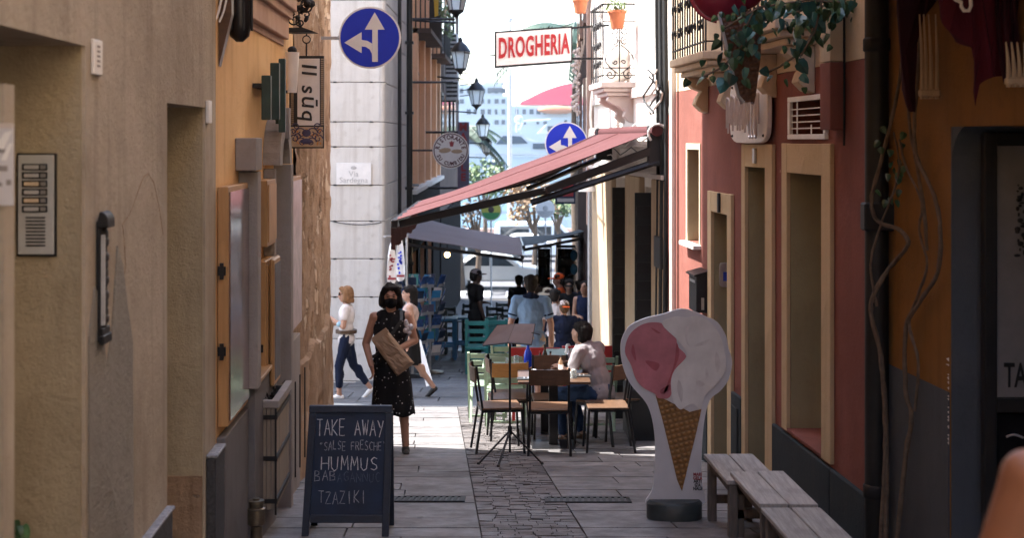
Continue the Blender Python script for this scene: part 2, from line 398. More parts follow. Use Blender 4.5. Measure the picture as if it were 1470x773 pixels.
while y < 19.6:
    d = R.uniform(.075, .095); w0 = 0.0
    cols = []
    while w0 < .97:
        w1 = min(1, w0 + R.uniform(.14, .22))
        if w1 > .9: w1 = 1
        cols.append((w0, w1)); w0 = w1
    for a, b in cols:
        f0 = lambda yy, a=a: strip0(yy) * (1 - a) + strip1(yy) * a
        f1 = lambda yy, b=b: strip0(yy) * (1 - b) + strip1(yy) * b
        sb = slabbox(y, y + d, f0, f1, 'sett', street, .05, .003)
        k = R.uniform(-.003, .003)
        for p in sb.v[4:]: p.z += k + R.uniform(-.002, .002)
        if n < 296: obj('sett', sb, M['sett'], street)
        else: far.add(sb.v, sb.f)
        n += 1
    y += d
obj('setts_beyond', far, M['sett'], street, kind='stuff')
# the crossing street and the lane beyond
struct('road', sheet([19.7, 21.5, 23.5, 27, 30, 37, 45, 52, 58], -40, 40, -.028, 4), M['grout'])
road = C.objects['road']
y = 19.64; k = 0
while y < 36:
    d = R.uniform(.55, .8) if y < 26 else R.uniform(.9, 1.3)
    x = (-4.6 if y < 23 else -2.2) + R.uniform(-.4, 0)
    xe = (1.4 if y < 21 else 1.3) if y < 36 else 1.3
    while x < xe:
        x1 = min(x + R.uniform(.8, 1.4), xe + .1)
        obj('slab', slabbox(y, y + d, x, x1, '', road, .05, .007), M['roadslab'], road)
        x = x1
    y += d
struct('carriageway', sheet([57, 60, 75, 90], -150, 150, .0, 2), M['asphalt'])
struct('quay', sheet([90, 112], -200, 200, .0, 2), M['quay'])
lm = MB()
for i in range(-4, 8):
    lm.box(i * 1.1 - .25, i * 1.1 + .25, 58.2, 60.6, gz(59.4) + .03, gz(59.4) + .045)
struct('road_markings', lm, M['white'])
# drain grates across the paving
def grate(px0, px1, py, label):
    Y = 3063 / (py - 428); x0 = (px0 - 735) / F * Y; x1 = (px1 - 735) / F * Y
    t = thing('drain_grate', ((x0 + x1) / 2, Y, gz(Y)), label, 'drain grate', 'iron drain grates in the paving')
    fr = MB()
    for a, b, c, d in ((x0, x1, -.13, -.11), (x0, x1, .11, .13), (x0, x0 + .02, -.11, .11), (x1 - .02, x1, -.11, .11)):
        q = [(xx, Y + yy, gz(Y + yy) + zz) for zz in (-.01, .012) for xx, yy in ((a, c), (b, c), (b, d), (a, d))]; fr.hexa(q)
    obj('grate_frame', fr, M['iron'], t)
    bb = MB()
    for yy, zz in ((-.11, 0), (.11, 0)): pass
    bb.hexa([(xx, Y + yy, gz(Y + yy) + zz) for zz in (.002, .005) for xx, yy in ((x0, -.11), (x1, -.11), (x1, .11), (x0, .11))])
    obj('gutter', bb, M['black'], t)
    n = int((x1 - x0) / .045); first = None
    for i in range(n):
        xx = x0 + .03 + i * .045
        if first is None:
            b = MB(); b.hexa([(xx + dx, Y + yy, gz(Y + yy) + zz) for zz in (.004, .012) for dx, yy in ((-.012, -.105), (.012, -.105), (.020, .105), (-.004, .105))])
            first = obj('grate_bar', b, M['iron'], t)
        else:
            c = first.copy(); C.objects.link(c); c.location = first.location + V((i * .045, 0, 0))
grate(560, 668, 718, 'long iron drain grate in the paving just beyond the chalkboard')
grate(782, 905, 719, 'iron drain grate in the paving beside the ice cream cutout')

# ------------------------------------------------------------ walls with openings
def wall(P, s0, s1, z0, z1, th, ops=()):
    """solid wall with real openings; each opening (sa, sb, za, zb)"""
    ss = sorted({s0, s1, *[o[0] for o in ops], *[o[1] for o in ops]}); zs = sorted({z0, z1, *[o[2] for o in ops], *[o[3] for o in ops]})
    ss = [s for s in ss if s0 <= s <= s1]; zs = [z for z in zs if z0 <= z <= z1]
    def hole(i, j):
        if i < 0 or j < 0 or i >= len(ss) - 1 or j >= len(zs) - 1: return True
        a, b = (ss[i] + ss[i + 1]) / 2, (zs[j] + zs[j + 1]) / 2
        return any(o[0] < a < o[1] and o[2] < b < o[3] for o in ops)
    mb = MB()
    for i in range(len(ss) - 1):
        for j in range(len(zs) - 1):
            if hole(i, j): continue
            a, b, c, d = ss[i], ss[i + 1], zs[j], zs[j + 1]
            mb.add([P(a, 0, c), P(b, 0, c), P(b, 0, d), P(a, 0, d)], [(0, 1, 2, 3)])
            mb.add([P(a, -th, c), P(b, -th, c), P(b, -th, d), P(a, -th, d)], [(3, 2, 1, 0)])
            for e, (q, r_) in (((i - 1, j), ((a, c), (a, d))), ((i + 1, j), ((b, c), (b, d))), ((i, j - 1), ((a, c), (b, c))), ((i, j + 1), ((a, d), (b, d)))):
                if hole(*e): mb.add([P(q[0], 0, q[1]), P(r_[0], 0, r_[1]), P(r_[0], -th, r_[1]), P(q[0], -th, q[1])], [(0, 1, 2, 3)])
    return mb
def building(name, label, P, s0, s1, z0, z1, depth, mname, ops=(), th=.3, ends=True, cat='building', roof='terracotta', over=.12):
    t = thing(name, P((s0 + s1) / 2, -depth / 2, z0), label, cat)
    obj('wall', wall(P, s0, s1, z0, z1, th, ops), M[mname], t)
    bk = MB().wbox(P, s0, s1, -depth, -depth + .2, z0, z1)
    bk.wbox(P, s0, s0 + .2, -depth + .2, -th - .003, z0, z1); bk.wbox(P, s1 - .2, s1, -depth + .2, -th - .003, z0, z1)
    obj('outer_wall', bk, M[mname], t)
    obj('roof', MB().wbox(P, s0, s1, -depth, over, z1 + .003, z1 + .2), M[roof], t)
    return t
def leafdoor(P, t, op, dep, mname, name='door', bars=True):
    a, b, c, d = op
    o = obj(name, MB().wbox(P, a - .02, b + .02, -dep - .05, -dep, c - .02, d + .02), M[mname], t)
    return o

# beige building, near
zt = 10.9
opA = (3.4, 5.0, -.62, zp(66, 5.0)); opB = (6.42, 7.40, -1.0, 1.665)
bA = building('beige_building', 'beige plastered building with two deep doorways and a door bell panel', PL, 3.0, 7.72, -2.6, zt, 6, 'beige', [opA, opB], .36)
building('sun_gap_house', 'unseen low pale house before the beige building, added to let sun in', PL, -10, 2.98, -1.5, 5.2, 6, 'cream')  # unseen house, kept low so sun reaches the wall opposite and bounces back
for op in (opA, opB):
    leafdoor(PL, bA, op, .34, 'woodbrown')
    obj('jamb', MB().wbox(PL, op[1] - .012, op[1] + .004, -.335, -.012, op[2], op[3] + .002), M['beige_jamb'], bA)
# peeled skin of plaster along the wall and its raised edge
def poly_on(P, pts, o0, o1, mname, parent, name, **k):
    mb = MB().prism(pts, lambda a, b, t: P(a, o0 + (o1 - o0) * t, b)); return obj(name, mb, M[mname], parent, **k)
M['beigepatch'] = plaster('beige_skim_coat', (.44, .405, .35), (.38, .345, .295), (.28, .245, .2), 1.4, 1.6, .3)
pts = [(5.04, .42), (5.10, .62), (5.25, .60), (5.42, .72), (5.62, .70), (5.72, .86), (5.73, .3), (5.73, -.6), (5.6, -.64), (5.3, -.60), (5.05, -.62)]
pts = []
for i in range(9): pts.append((5.03 + i * .085, .8 + .28 * math.sin(i * 1.3) * math.exp(-((i - 4) / 4) ** 2) + (.25 if 3 < i < 6 else 0) + R.uniform(-.03, .03)))
pts += [(5.735, -.75), (5.03, -.75)]
poly_on(PL, pts, .001, .007, 'beigepatch', bA, 'skim_coat')
mb = MB(); cp = [(166, 480), (173, 450), (174, 420), (180, 385), (178, 350), (176, 322), (186, 310), (192, 292), (200, 268), (206, 252), (213, 249), (221, 262), (228, 300), (234, 335)]
cps = [PL(sL(x), -.001, zp(y, sL(x))) for x, y in cp]
mb.tube([p + V((0, R.uniform(-.006, .006), R.uniform(-.006, .006))) for p in cps], [R.uniform(.0018, .0032) for _ in cps], 5); obj('crack_edge', mb, M['rough'], bA)
obj('plinth', MB().wbox(PL, 5.02, 6.40, .001, .03, -1.2, -.17), M['granite'], bA, bev=.006)
obj('plinth', MB().wbox(PL, 7.42, 7.71, .001, .05, -1.2, -.17), M['granite'], bA, bev=.006)
obj('plinth_cap', MB().wbox(PL, 5.02, 6.40, .001, .04, -.167, -.15), M['granitetop'], bA, bev=.004)
obj('plinth_cap', MB().wbox(PL, 7.42, 7.71, .001, .06, -.167, -.15), M['granitetop'], bA, bev=.004)
# rubble showing where plaster has fallen off the second door's jamb
pts = [(-.33, -.36), (-.05, -.36), (-.05, -.9), (-.33, -.9)]
obj('bare_patch', MB().wbox(PL, 7.372, 7.384, -.3, -.012, -.95, -.25), M['rough'], bA)
# bell panel on the far jamb of the first doorway
Yj = 4.985
M['panelgrey'] = mat('brushed_panel', (.47, .48, .48), .45, .1, var=.06, scale=30)
t = thing('intercom_panel', at(54, 366, Yj), 'grey metal door bell panel with six name buttons and a speaker grille', 'intercom')
def face(Y, depth=.0):   # face turned to the street mouth at distance Y: pixel measure -> point
    return lambda px, py, d: at(px, py, Y) + V((0, -d, 0))
def fbox(mb, px0, px1, py0, py1, Y, d0, d1, m=0):
    a = at(px0, py1, Y); b = at(px1, py0, Y)
    return mb.box(a.x, b.x, Y - d1, Y - d0, a.z, b.z, m)
obj('back_box', fbox(MB(), 26, 82, 220, 368, Yj, 0, .012), M['black'], t)
obj('plate', fbox(MB(), 28.5, 79.5, 222.5, 365, Yj, .012, .022), M['panelgrey'], t, bev=.002)
for i in range(6):
    yy = 235 + i * 12
    o = obj('button_row', fbox(MB(), 35, 71, yy, yy + 9.5, Yj, .022, .026), M['black'], t)
    obj('name_card', fbox(MB(), 38, 59, yy + 2, yy + 7.5, Yj, .026, .028), M['cream'] if i in (2, 4) else M['zinc'], o)
    obj('button', fbox(MB(), 62, 69, yy + 2, yy + 7.5, Yj, .026, .031), M['chrome'], o)
for i in range(9):
    yy = 311 + i * 5
    obj('grille_slot', fbox(MB(), 40, 68, yy, yy + 2.4, Yj, .0221, .0235), M['black'], t)
# cast iron wall ornament
s0 = 5.14
t = thing('iron_wall_mount', PL(s0, 0, zp(495, s0)), 'ornate black cast iron bracket plate fixed to the beige wall', 'wall ornament')
z0, z1 = zp(492, s0), zp(318, s0)
obj('backplate', MB().wbox(PL, s0, s0 + .10, .002, .018, z0, z1), M['iron'], t, bev=.003)
mb = MB()
for k in range(13):
    a = z0 + .05 + (z1 - z0 - .1) * k / 12; rr = .016 + .010 * abs(math.sin(k * 1.25))
    mb.sph(PL(s0 + .05, .018, a), (rr * .7, rr * 1.7, .026), 8, 5)
obj('relief', mb, M['iron'], t, smooth=True)
mb = MB().wbox(PL, s0 - .012, s0 + .112, .016, .034, z0 - .01, z0 + .025).wbox(PL, s0 - .006, s0 + .106, .016, .028, z0 + .025, z0 + .05)
obj('foot_ledge', mb, M['iron'], t, bev=.004)
mb = MB(); ring = []
for k in range(6):
    a = math.pi / 2 * k / 5
    ring.append((.012 + .03 * math.sin(a), z1 + .035 * math.cos(a)))
mb.prism([(0.0, z1 - .02)] + [(o, z) for o, z in ring] + [(.042, z1 - .025)], lambda o, z, q: PL(s0 - .004 + .108 * q, o + .004, z))
obj('hood', mb, M['iron'], t, bev=.003)
obj('flap_edge', MB().wbox(PL, s0 + .01, s0 + .02, .018, .032, z0 + .06, z1 - .05), M['zinc'], t)
# small plaques
o = fbox(MB(), 131, 144.5, 57, 107, 5.25, 0, .012); t = thing('house_plaque', at(138, 107, 5.25), 'narrow white plaque with faint lettering on the beige wall above the iron bracket', 'plaque')
mb = MB().wbox(PL, 5.07, 5.19, .002, .014, zp(107, 5.12), zp(57, 5.12)); obj('plate', mb, M['offwhite'], t, bev=.002)
mb = MB()
for i in range(5): mb.wbox(PL, 5.11, 5.15, .0145, .0155, zp(96 - i * 7, 5.12), zp(93 - i * 7, 5.12))
obj('lettering', mb, M['greystone'], t)
mb = MB().wbox(PL, 7.40, 7.49, .002, .02, zp(176, 7.1), zp(142, 7.1)); obj('switch_box', mb, M['offwhite'], bev=.003, label='small white box on the beige wall past the second doorway', cat='switch box')
# paper notice on the edge of the near wall
t = thing('paper_notice', at(5, 296, 3.9), 'white printed notice with a pink top strip fixed by the street mouth', 'notice')
obj('sheet', fbox(MB(), -60, 20, 178, 295, 3.9, 0, .006), M['cutwhite'], t)
obj('top_strip', fbox(MB(), -60, 20, 177, 184, 3.9, .006, .0075), M['pinkband'], t)
mb = MB()
for (a, b, c, d) in ((-40, 14, 214, 220), (-40, 12, 238, 246), (-20, 4, 262, 268), (10, 17, 258, 266)): fbox(mb, a, b, c, d, 3.9, .006, .007)
obj('print', mb, M['greystone'], t)
mb = MB()
for pts in ([(-6, 212), (8, 190), (18, 188), (6, 214)], [(2, 230), (14, 206), (19, 206), (10, 230)]):
    mb.prism(pts, lambda a, b, q: at(a, b, 3.9) + V((0, -.006 - .0015 * q, 0)))
obj('print_light', mb, M['white'], t)
obj('post', MB().box(at(-70, 0, 3.9).x, at(4, 0, 3.9).x, 3.91, 3.99, gz(3.95), zp(120, 3.9)), M['beige'], t)

# yellow building
zy = 10.85
opW = (8.72, 9.28, -.2, 1.2); opD = (9.72, 10.16, -1.3, 1.45)
bY = building('yellow_building', 'warm yellow plastered shop front with grey stone surrounds and open wooden shutters', PL, 7.725, 11.4, -2.6, zy, 6, 'yellow', [opW, opD], .3)
for op in (opW, opD):
    obj('door' if op is opD else 'window', MB().wbox(PL, op[0] - .02, op[1] + .02, -.2, -.15, op[2], op[3] + .02), M['glassdark'], bY)
obj('door_panel', MB().wbox(PL, 9.75, 10.13, -.15, -.12, -1.2, .1), M['woodbrown'], bY)
for i, (a, b, c) in enumerate(((.012, 2.20, 2.25), (.05, 2.25, 2.40), (.08, 2.40, 2.46), (.11, 2.46, 2.62), (.15, 2.62, 2.7), (.18, 2.7, 3.0))):
    obj('cornice_moulding', MB().wbox(PL, 8.35, 10.7, .001 - .0005 * i, a, b, c), M['pinkstone'], bY, bev=.006)
def surround(s, w_, o, z0, z1, nm='pilaster', m='greystone'): return obj(nm, MB().wbox(PL, s, s + w_, .001, o, z0, z1), M[m], bY, bev=.005)
surround(8.52, .13, .12, .0, zp(246, 8.55)); surround(8.40, .26, .125, zp(245, 8.5), zp(198, 8.55), 'capital')
obj('keyhole_vent', MB().wbox(PL, 8.58, 8.62, .1205, .123, zp(232, 8.6), zp(212, 8.6)), M['black'], bY)
surround(9.64, .07, .08, -1.2, 1.3); surround(10.17, .12, .13, -1.25, 1.32)
arch = []
for k in range(13):
    a = math.pi * k / 12; arch.append((9.95 + .35 * math.cos(a), 1.325 + .33 * math.sin(a)))
for k in range(12, -1, -1):
    a = math.pi * k / 12; arch.append((9.95 + .22 * math.cos(a), 1.325 + .2 * math.sin(a)))
poly_on(PL, arch, .002, .12, 'greystone', bY, 'arch')
obj('keystone', MB().wbox(PL, 9.9, 10.0, .003, .145, 1.5, 1.72), M['greystone'], bY, bev=.004)
obj('dado', MB().wbox(PL, 7.74, 8.6, .001, .05, -1.3, -.13), M['greydado'], bY, bev=.004)
obj('dado', MB().wbox(PL, 8.605, 9.6, .001, .09, -1.5, -.0), M['greydado'], bY, bev=.004)
obj('dado_cap', MB().wbox(PL, 8.6, 9.6, .001, .11, .003, .03), M['woodgold'], bY, bev=.004)
obj('granite_pier', MB().wbox(PL, 10.42, 11.38, .001, .06, -1.6, -.05), M['greystone'], bY, bev=.006)
def shutter(s, e, z0, z1, o, face_m, label, hinges):
    t = thing('shutter', PL(s, 0, z0), label, 'shutter', 'wooden shutters folded back on the yellow wall')
    obj('frame', MB().wbox(PL, s, e, .004, o, z0, z1), M['woodgold'], t, bev=.004)
    obj('panel', MB().wbox(PL, s + .03, e - .01, o + .001, o + .009, z0 + .03, z1 - .03), M[face_m], t)
    for h in hinges:
        b = MB().wbox(PL, s - .012, s - .001, .006, o * .8, h, h + .05).wbox(PL, s - .03, s - .013, .02, .04, h - .02, h + .07)
        obj('hinge', b, M['iron'], t)
    return t
M['sheen'] = mat('polished_print', (.36, .30, .32), .16, .85, var=.35, scale=2.5, col2=(.52, .42, .44))
M['poster'] = mat('pale_poster', (.50, .42, .44), .35, var=.25, scale=8)
shutter(7.76, 8.5, zp(612, 7.8), zp(268, 7.8), .062, 'sheen', 'tall shutter with yellow edge, black hinges and a glossy metal face', (zp(395, 7.8), zp(510, 7.8)))
shutter(9.2, 9.62, zp(545, 9.4), zp(372, 9.4), .075, 'woodgold', 'golden lower shutter carrying a small framed slate', (zp(500, 9.4),))
shutter(9.2, 9.62, zp(352, 9.4), zp(258, 9.4), .085, 'woodgold', 'golden upper shutter panel above the one with the framed slate', ())
shutter(10.62, 11.3, zp(480, 10.7), zp(255, 10.7), .075, 'poster', 'shutter with a pale pink poster beside the bare rubble wall', (zp(330, 10.7), zp(408, 10.7)))
t = thing('menu_slate', PL(9.5, .09, zp(550, 9.5)), 'small dark slate in a round cornered wooden frame hung on a shutter', 'slate')
obj('frame', MB().wbox(PL, 9.27, 9.61, .088, .12, zp(548, 9.5), zp(368, 9.5)), M['woodgold'], t, bev=.012)
obj('slate', MB().wbox(PL, 9.3, 9.58, .1205, .124, zp(540, 9.5), zp(376, 9.5)), M['greydado'], t)
# crate planter in an iron cage
t = thing('planter', PL(10.1, .1, gz(10.1)), 'tall weathered wooden planter box caged in black iron straps', 'planter')
a, b, za, zb = 8.97, 9.70, -.84, -.2
nsl = 5
for k in range(nsl):
    u0 = .03 + (.165 - .03) * k / nsl
    obj('slat', MB().wbox(PL, a, a + .02, u0 + .002, u0 + (.165 - .03) / nsl - .002, za, zb), M['crate'], t)
for k in range(9):
    u0 = a + .022 + (b - a - .022) * k / 9
    obj('slat', MB().wbox(PL, u0 + .002, u0 + (b - a - .02) / 9 - .003, .145, .165, za, zb), M['crate'], t)
obj('back_board', MB().wbox(PL, a + .022, b, .02, .03, za, zb), M['crate'], t)
mb = MB().wbox(PL, a - .01, a + .035, .02, .19, zb + .002, zb + .05).wbox(PL, a + .037, b + .02, .14, .19, zb + .002, zb + .05)
obj('rim', mb, M['greystone'], t, bev=.004)
for zz in (zb - .07, zb - .33, za + .04):
    obj('strap', MB().wbox(PL, a - .008, a - .001, .025, .18, zz, zz + .028).wbox(PL, a - .008, b, .166, .176, zz, zz + .028), M['iron'], t)
for uu in (.055, .176):
    obj('upright', MB().wbox(PL, a - .016, a - .009, uu - .012, uu, za - .03, zb), M['iron'], t)
for ss in (9.95, 10.25, 10.58):
    obj('upright', MB().wbox(PL, ss, ss + .018, .177, .186, za - .03, zb), M['iron'], t)
obj('soil', MB().wbox(PL, a + .036, b - .01, .031, .138, zb - .06, zb + .02), M['dark'], t)
mb = MB()
for k in range(40):
    p = PL(R.uniform(a + .06, b - .05), R.uniform(.04, .14), zb + R.uniform(.0, .06)); d = V((R.uniform(-1, 1), R.uniform(-1, 1), R.uniform(0, 1))) * .03; e = d.orthogonal().normalized() * .012
    mb.add([p - d, p + e, p + d, p - e], [(0, 1, 2, 3)])
obj('dried_foliage', mb, M['dark'], t, kind='stuff')
# brass standpipe
t = thing('standpipe', PL(8.3, .13, gz(8.3)), 'short tarnished brass standpipe at the foot of the grey wall', 'standpipe')
c = PL(8.3, .14, 0); zt_ = zp(716, 8.3); g = gz(8.3)
obj('pipe', MB().lathe([(.036, g), (.036, zt_ - .16)], (c.x, c.y, 0), 14), M['brass'], t, smooth=True)
obj('collar', MB().lathe([(.04, zt_ - .16), (.052, zt_ - .15), (.052, zt_ - .06), (.042, zt_ - .055), (.042, zt_ - .03)], (c.x, c.y, 0), 16), M['brass'], t, smooth=True)
obj('cap', MB().lathe([(.046, zt_ - .03), (.046, zt_ - .012), (.02, zt_ - .01), (.02, zt_)], (c.x, c.y, 0), 16), M['brass'], t, smooth=True)
# green slatted boards high on the yellow wall
t = thing('louvred_shutter', PL(10.1, 0, zp(175, 10.1)), 'three narrow dark green boards folded together high on the yellow wall', 'shutter')
M['greenboard'] = mat('dark_green_paint', (.018, .045, .04), .5, var=.3)
for k, (s, o0, o1, ya, yb) in enumerate(((9.1, .06, .12, 108, 172), (9.3, .09, .15, 90, 172), (9.5, .12, .165, 84, 190), (9.65, .08, .14, 95, 178))):
    obj('board', MB().wbox(PL, s, s + .05, o0, o1, zp(yb, s), zp(ya, s)), M['greenboard'], t, bev=.004)
obj('bracket', MB().wbox(PL, 9.1, 9.75, .004, .06, zp(128, 9.4), zp(122, 9.4)), M['iron'], t)
# cream half lamp
Yl = 11.6; Yl = 10.3; c = PL(Yl, .12, 0)
t = thing('wall_lamp', PL(Yl, 0, zp(130, Yl)), 'cream half cone wall lamp beside the hanging bazaar sign', 'lamp')
obj('shade', MB().lathe([(.034, zp(133, Yl)), (.052, zp(75, Yl))], (c.x, c.y, 0), 14), M['offwhite'], t, smooth=True)
obj('bracket', MB().bar(PL(Yl, .0, zp(133, Yl)), PL(Yl, .12, zp(131, Yl)), .012).sph((c.x, c.y, zp(72, Yl)), (.035, .035, .03)), M['iron'], t)

# bare rubble building to the corner
def PLr(s, o, z): return PL(s, o, z)
bR = building('rubble_building', 'old bare rubble building with weathered brown mortar at the street corner', PL, 11.405, 14.65, -2.6, 10.8, 6, 'rough', (), .4)
bpy.data.objects.remove([o for o in bR.children if o.name.startswith('wall')][0])
# eroded face: a displaced sheet closed at the back
from mathutils import noise as mnoise
mb = MB(); ns, nz = 70, 240; vs = []
for j in range(nz + 1):
    for i in range(ns + 1):
        ss = 11.41 + (14.65 - 11.41) * i / ns; z_ = -2.4 + 5.8 * j / nz
        d = .02 * mnoise.fractal(V((ss * 3, z_ * .7, 3)), 1, 2, 5) + .016 * mnoise.noise(V((ss * 14, z_ * 2.2, 9))) + .012 * mnoise.noise(V((ss * 9, z_ * 9, 1)))
        pit = mnoise.noise(V((ss * 5, z_ * 2.5, 20)))
        if pit > .28: d -= .05 * min(1, (pit - .28) * 6)
        if z_ < -.35 + .2 * mnoise.noise(V((ss * 2, 0, 5))): d += .035
        vs.append(PL(ss, .012 + d, z_))
k = ns + 1
mb.add(vs, [(j * k + i, j * k + i + 1, (j + 1) * k + i + 1, (j + 1) * k + i) for j in range(nz) for i in range(ns)])
obj('wall', mb, M['rough'], bR, smooth=True)
bk = MB().wbox(PL, 11.41, 14.64, -.4, -.08, -2.6, 10.8); bk.wbox(PL, 11.41, 14.66, -.079, .0, 3.39, 10.79); obj('wall_core', bk, M['rough'], bR)
mb = MB(); vs = []; k = 31
for j in range(161):
    for i in range(31):
        p = PL(14.652, -.42 * i / 30 + (.012 if i == 0 else 0), -2.4 + 5.8 * j / 160); p.y += .03 * mnoise.fractal(V((i * .2, p.z * 2, 7)), 1, 2, 4) + .01; vs.append(p)
mb.add(vs, [(j * k + i, j * k + i + 1, (j + 1) * k + i + 1, (j + 1) * k + i) for j in range(160) for i in range(30)]); obj('corner_face', mb, M['rough'], bR, smooth=True)
# unseen house added across the street behind to cut light from there
building('light_block_house', 'unseen plain plastered house added behind the viewer to cut light', lambda s, o, z: V((s, -11 - o + 0 * s, z)) if False else V((s, -11 + o, z)), -6, 7, -1, 7.5, 4, 'beige')

# street sign: go straight or turn
def roundsign(px, py, Y, r, label, root_wall, tilt=0):
    c = at(px, py, Y); t = thing('road_sign', (c.x, c.y, c.z - r), label, 'road sign', 'round blue arrow signs')
    def disc(r0, y0, y1, m, nm):
        mb = MB(); n = 40
        rings = [[c + V((rr * math.cos(2 * math.pi * k / n), yy, rr * math.sin(2 * math.pi * k / n))) for k in range(n)] for rr, yy in ((r0, y1), (r0, y0))]
        mb.loft(rings); return obj(nm, mb, M[m], t)
    disc(r, -.012, .012, 'white', 'rim'); disc(r * .945, -.016, -.0125, 'blue', 'disc')
    def fl(pts, nm):
        mb = MB().prism([(a * r, b * r) for a, b in pts], lambda a, b, q: c + V((a, -.0165 - .003 * q, b))); obj(nm, mb, M['white'], t)
    fl([(.08, -.78), (.26, -.78), (.26, .26), (.48, .26), (.16, .82), (-.16, .26), (.08, .26)], 'arrow')
    curve = [(.075, -.78), (.07, -.52), (.0, -.38), (-.12, -.3), (-.26, -.28), (-.26, -.5), (-.82, -.16), (-.26, .18), (-.26, -.07), (-.08, -.1), (.06, -.18), (.075, -.2)]
    fl(curve, 'turn_arrow')
    return t, c
t, c = roundsign(531, 54, 13.75, .30, 'round blue sign with white arrows straight on and turning, fixed to the rubble wall', None)
mb = MB().beam(PL(13.8, -.02, c.z), (c.x + .05, 13.79, c.z), .03, .03); obj('bracket', mb, M['zinc'], t)
t, c2 = roundsign(813, 206, 19.9, .30, 'round blue arrow sign half hidden behind the red awning', None)
mb = MB().beam((c2.x, 19.95, c2.z), PR(19.95, 0, c2.z), .03, .03); obj('bracket', mb, M['zinc'], t)

# hanging bazaar sign with rotated lettering
Ys = 11.05
t = thing('hanging_sign', at(440, 213, Ys), 'tall cream hanging sign with turned black lettering and an ornate tile border', 'shop sign')
obj('board', fbox(MB(), 415, 465, 80, 213, Ys, -.02, 0), M['black'], t)
obj('panel', fbox(MB(), 427, 459, 84, 180, Ys, .001, .005), M['pinkband'] if 0 else M['offwhite'], t)
obj('border', fbox(MB(), 417, 463.5, 182, 211, Ys, .001, .004), M['tan'], t)
mb = MB()
for i in range(34):
    for xx in (417.5, 460.5): 
        yy = 84 + i * 2.85
        a = at(xx, yy, Ys); mb.box(a.x, a.x + .022, Ys - .005, Ys - .001, a.z - .008, a.z)
obj('border_ticks', mb, M['tan'], t, kind='stuff')
M['tileblue'] = mat('tile_pattern', (.05, .04, .09), .5, var=.3)
mb = MB(); cx, cy = 440, 191
def scroll(mb, x, y, r, turns, s0, sgn, Y, d=.006, rr=.0045, n=18):
    pts = []
    for k in range(n + 1):
        f = k / n; a = s0 + sgn * f * turns * 2 * math.pi; q = r * (1 - .8 * f)
        p = at(x, y, Y); pts.append(V((p.x + q * math.cos(a), Y - d, p.z + q * math.sin(a))))
    mb.tube(pts, rr, 4)
for sx in (-1, 1):
    for (dx, dy, r) in ((8, 0, .045), (15, -9, .03), (17, 8, .035), (7, 13, .04), (19, -2, .022), (12, 5, .028)):
        scroll(mb, cx + sx * dx, cy + dy, r, 1.2, 0 if sx > 0 else math.pi, sx, Ys)
mb.sph(at(440, 191, Ys) + V((0, -.006, 0)), (.035, .006, .03)); mb.sph(at(440, 203, Ys) + V((0, -.006, 0)), (.05, .006, .022))
obj('tile_ornament', mb, M['tileblue'], t)
mb = MB(); b = at(443, 132, Ys)
# turned a quarter clockwise: reading runs downwards
text_into(mb, 'Il s\u016bq', .165, lambda u, v, d: V((b.x + v, Ys - .0055 - d, b.z - u)), .004, .002, 1.05, space=1.15, shear=.1)
obj('lettering', mb, M['black'], t)
mb = MB()
for k in range(30): mb.sph(at(R.uniform(420, 461), R.uniform(185, 209), Ys) + V((0, -.006, 0)), (R.uniform(.004, .011), .004, R.uniform(.004, .011)), 6, 4)
M['tileorange'] = mat('tile_orange', (.55, .24, .05), .5); obj('tile_flowers', mb, M['tileorange'], t)
mb = MB().bar(at(440, 80, Ys), at(440, 62, Ys), .006)
pts = [at(440, 62, Ys) + V((.03 * math.sin(a), 0, .03 - .03 * math.cos(a))) for a in [k * math.pi / 5 for k in range(11)]]
mb.tube(pts, .005, 5).bar(pts[5], at(440, 44, Ys), .006); obj('hook', mb, M['iron'], t)
# iron bracket with silhouettes above it
t = thing('iron_bracket', PL(10.9, 0, zp(46, 10.9)), 'black iron bracket with curled leaves and a hooked shelf above the hanging sign', 'bracket')
mb = MB().prism([(397, 40), (420, 41), (436, 40), (455, 47), (420, 47.5), (397, 46)], lambda a, b_, q: at(a, b_, 10.9) + V((0, .16 * q - .08, 0))); obj('shelf', mb, M['iron'], t)
mb = MB().beam(PL(10.9, -.03, zp(41.5, 10.9)), at(420, 41.5, 10.9), .03, .02); obj('arm', mb, M['iron'], t)
mb = MB()
for k in range(26):
    p = at(R.uniform(405, 445), R.uniform(-14, 30), 10.9) + V((0, R.uniform(-.07, .07), 0))
    mb.sph(p, (R.uniform(.02, .05), .02, R.uniform(.015, .035)), 7, 4, M=Matrix.Rotation(R.uniform(0, 3), 3, 'Y'))
for k in range(8): scroll(mb, R.uniform(408, 446), R.uniform(0, 34), R.uniform(.03, .05), 1.1, R.uniform(0, 6), R.choice((-1, 1)), 10.9, R.uniform(-.05, .05), .006)
mb.bar(at(432, 40, 10.9), at(428, 25, 10.9), .012)
obj('ironwork', mb, M['iron'], t)
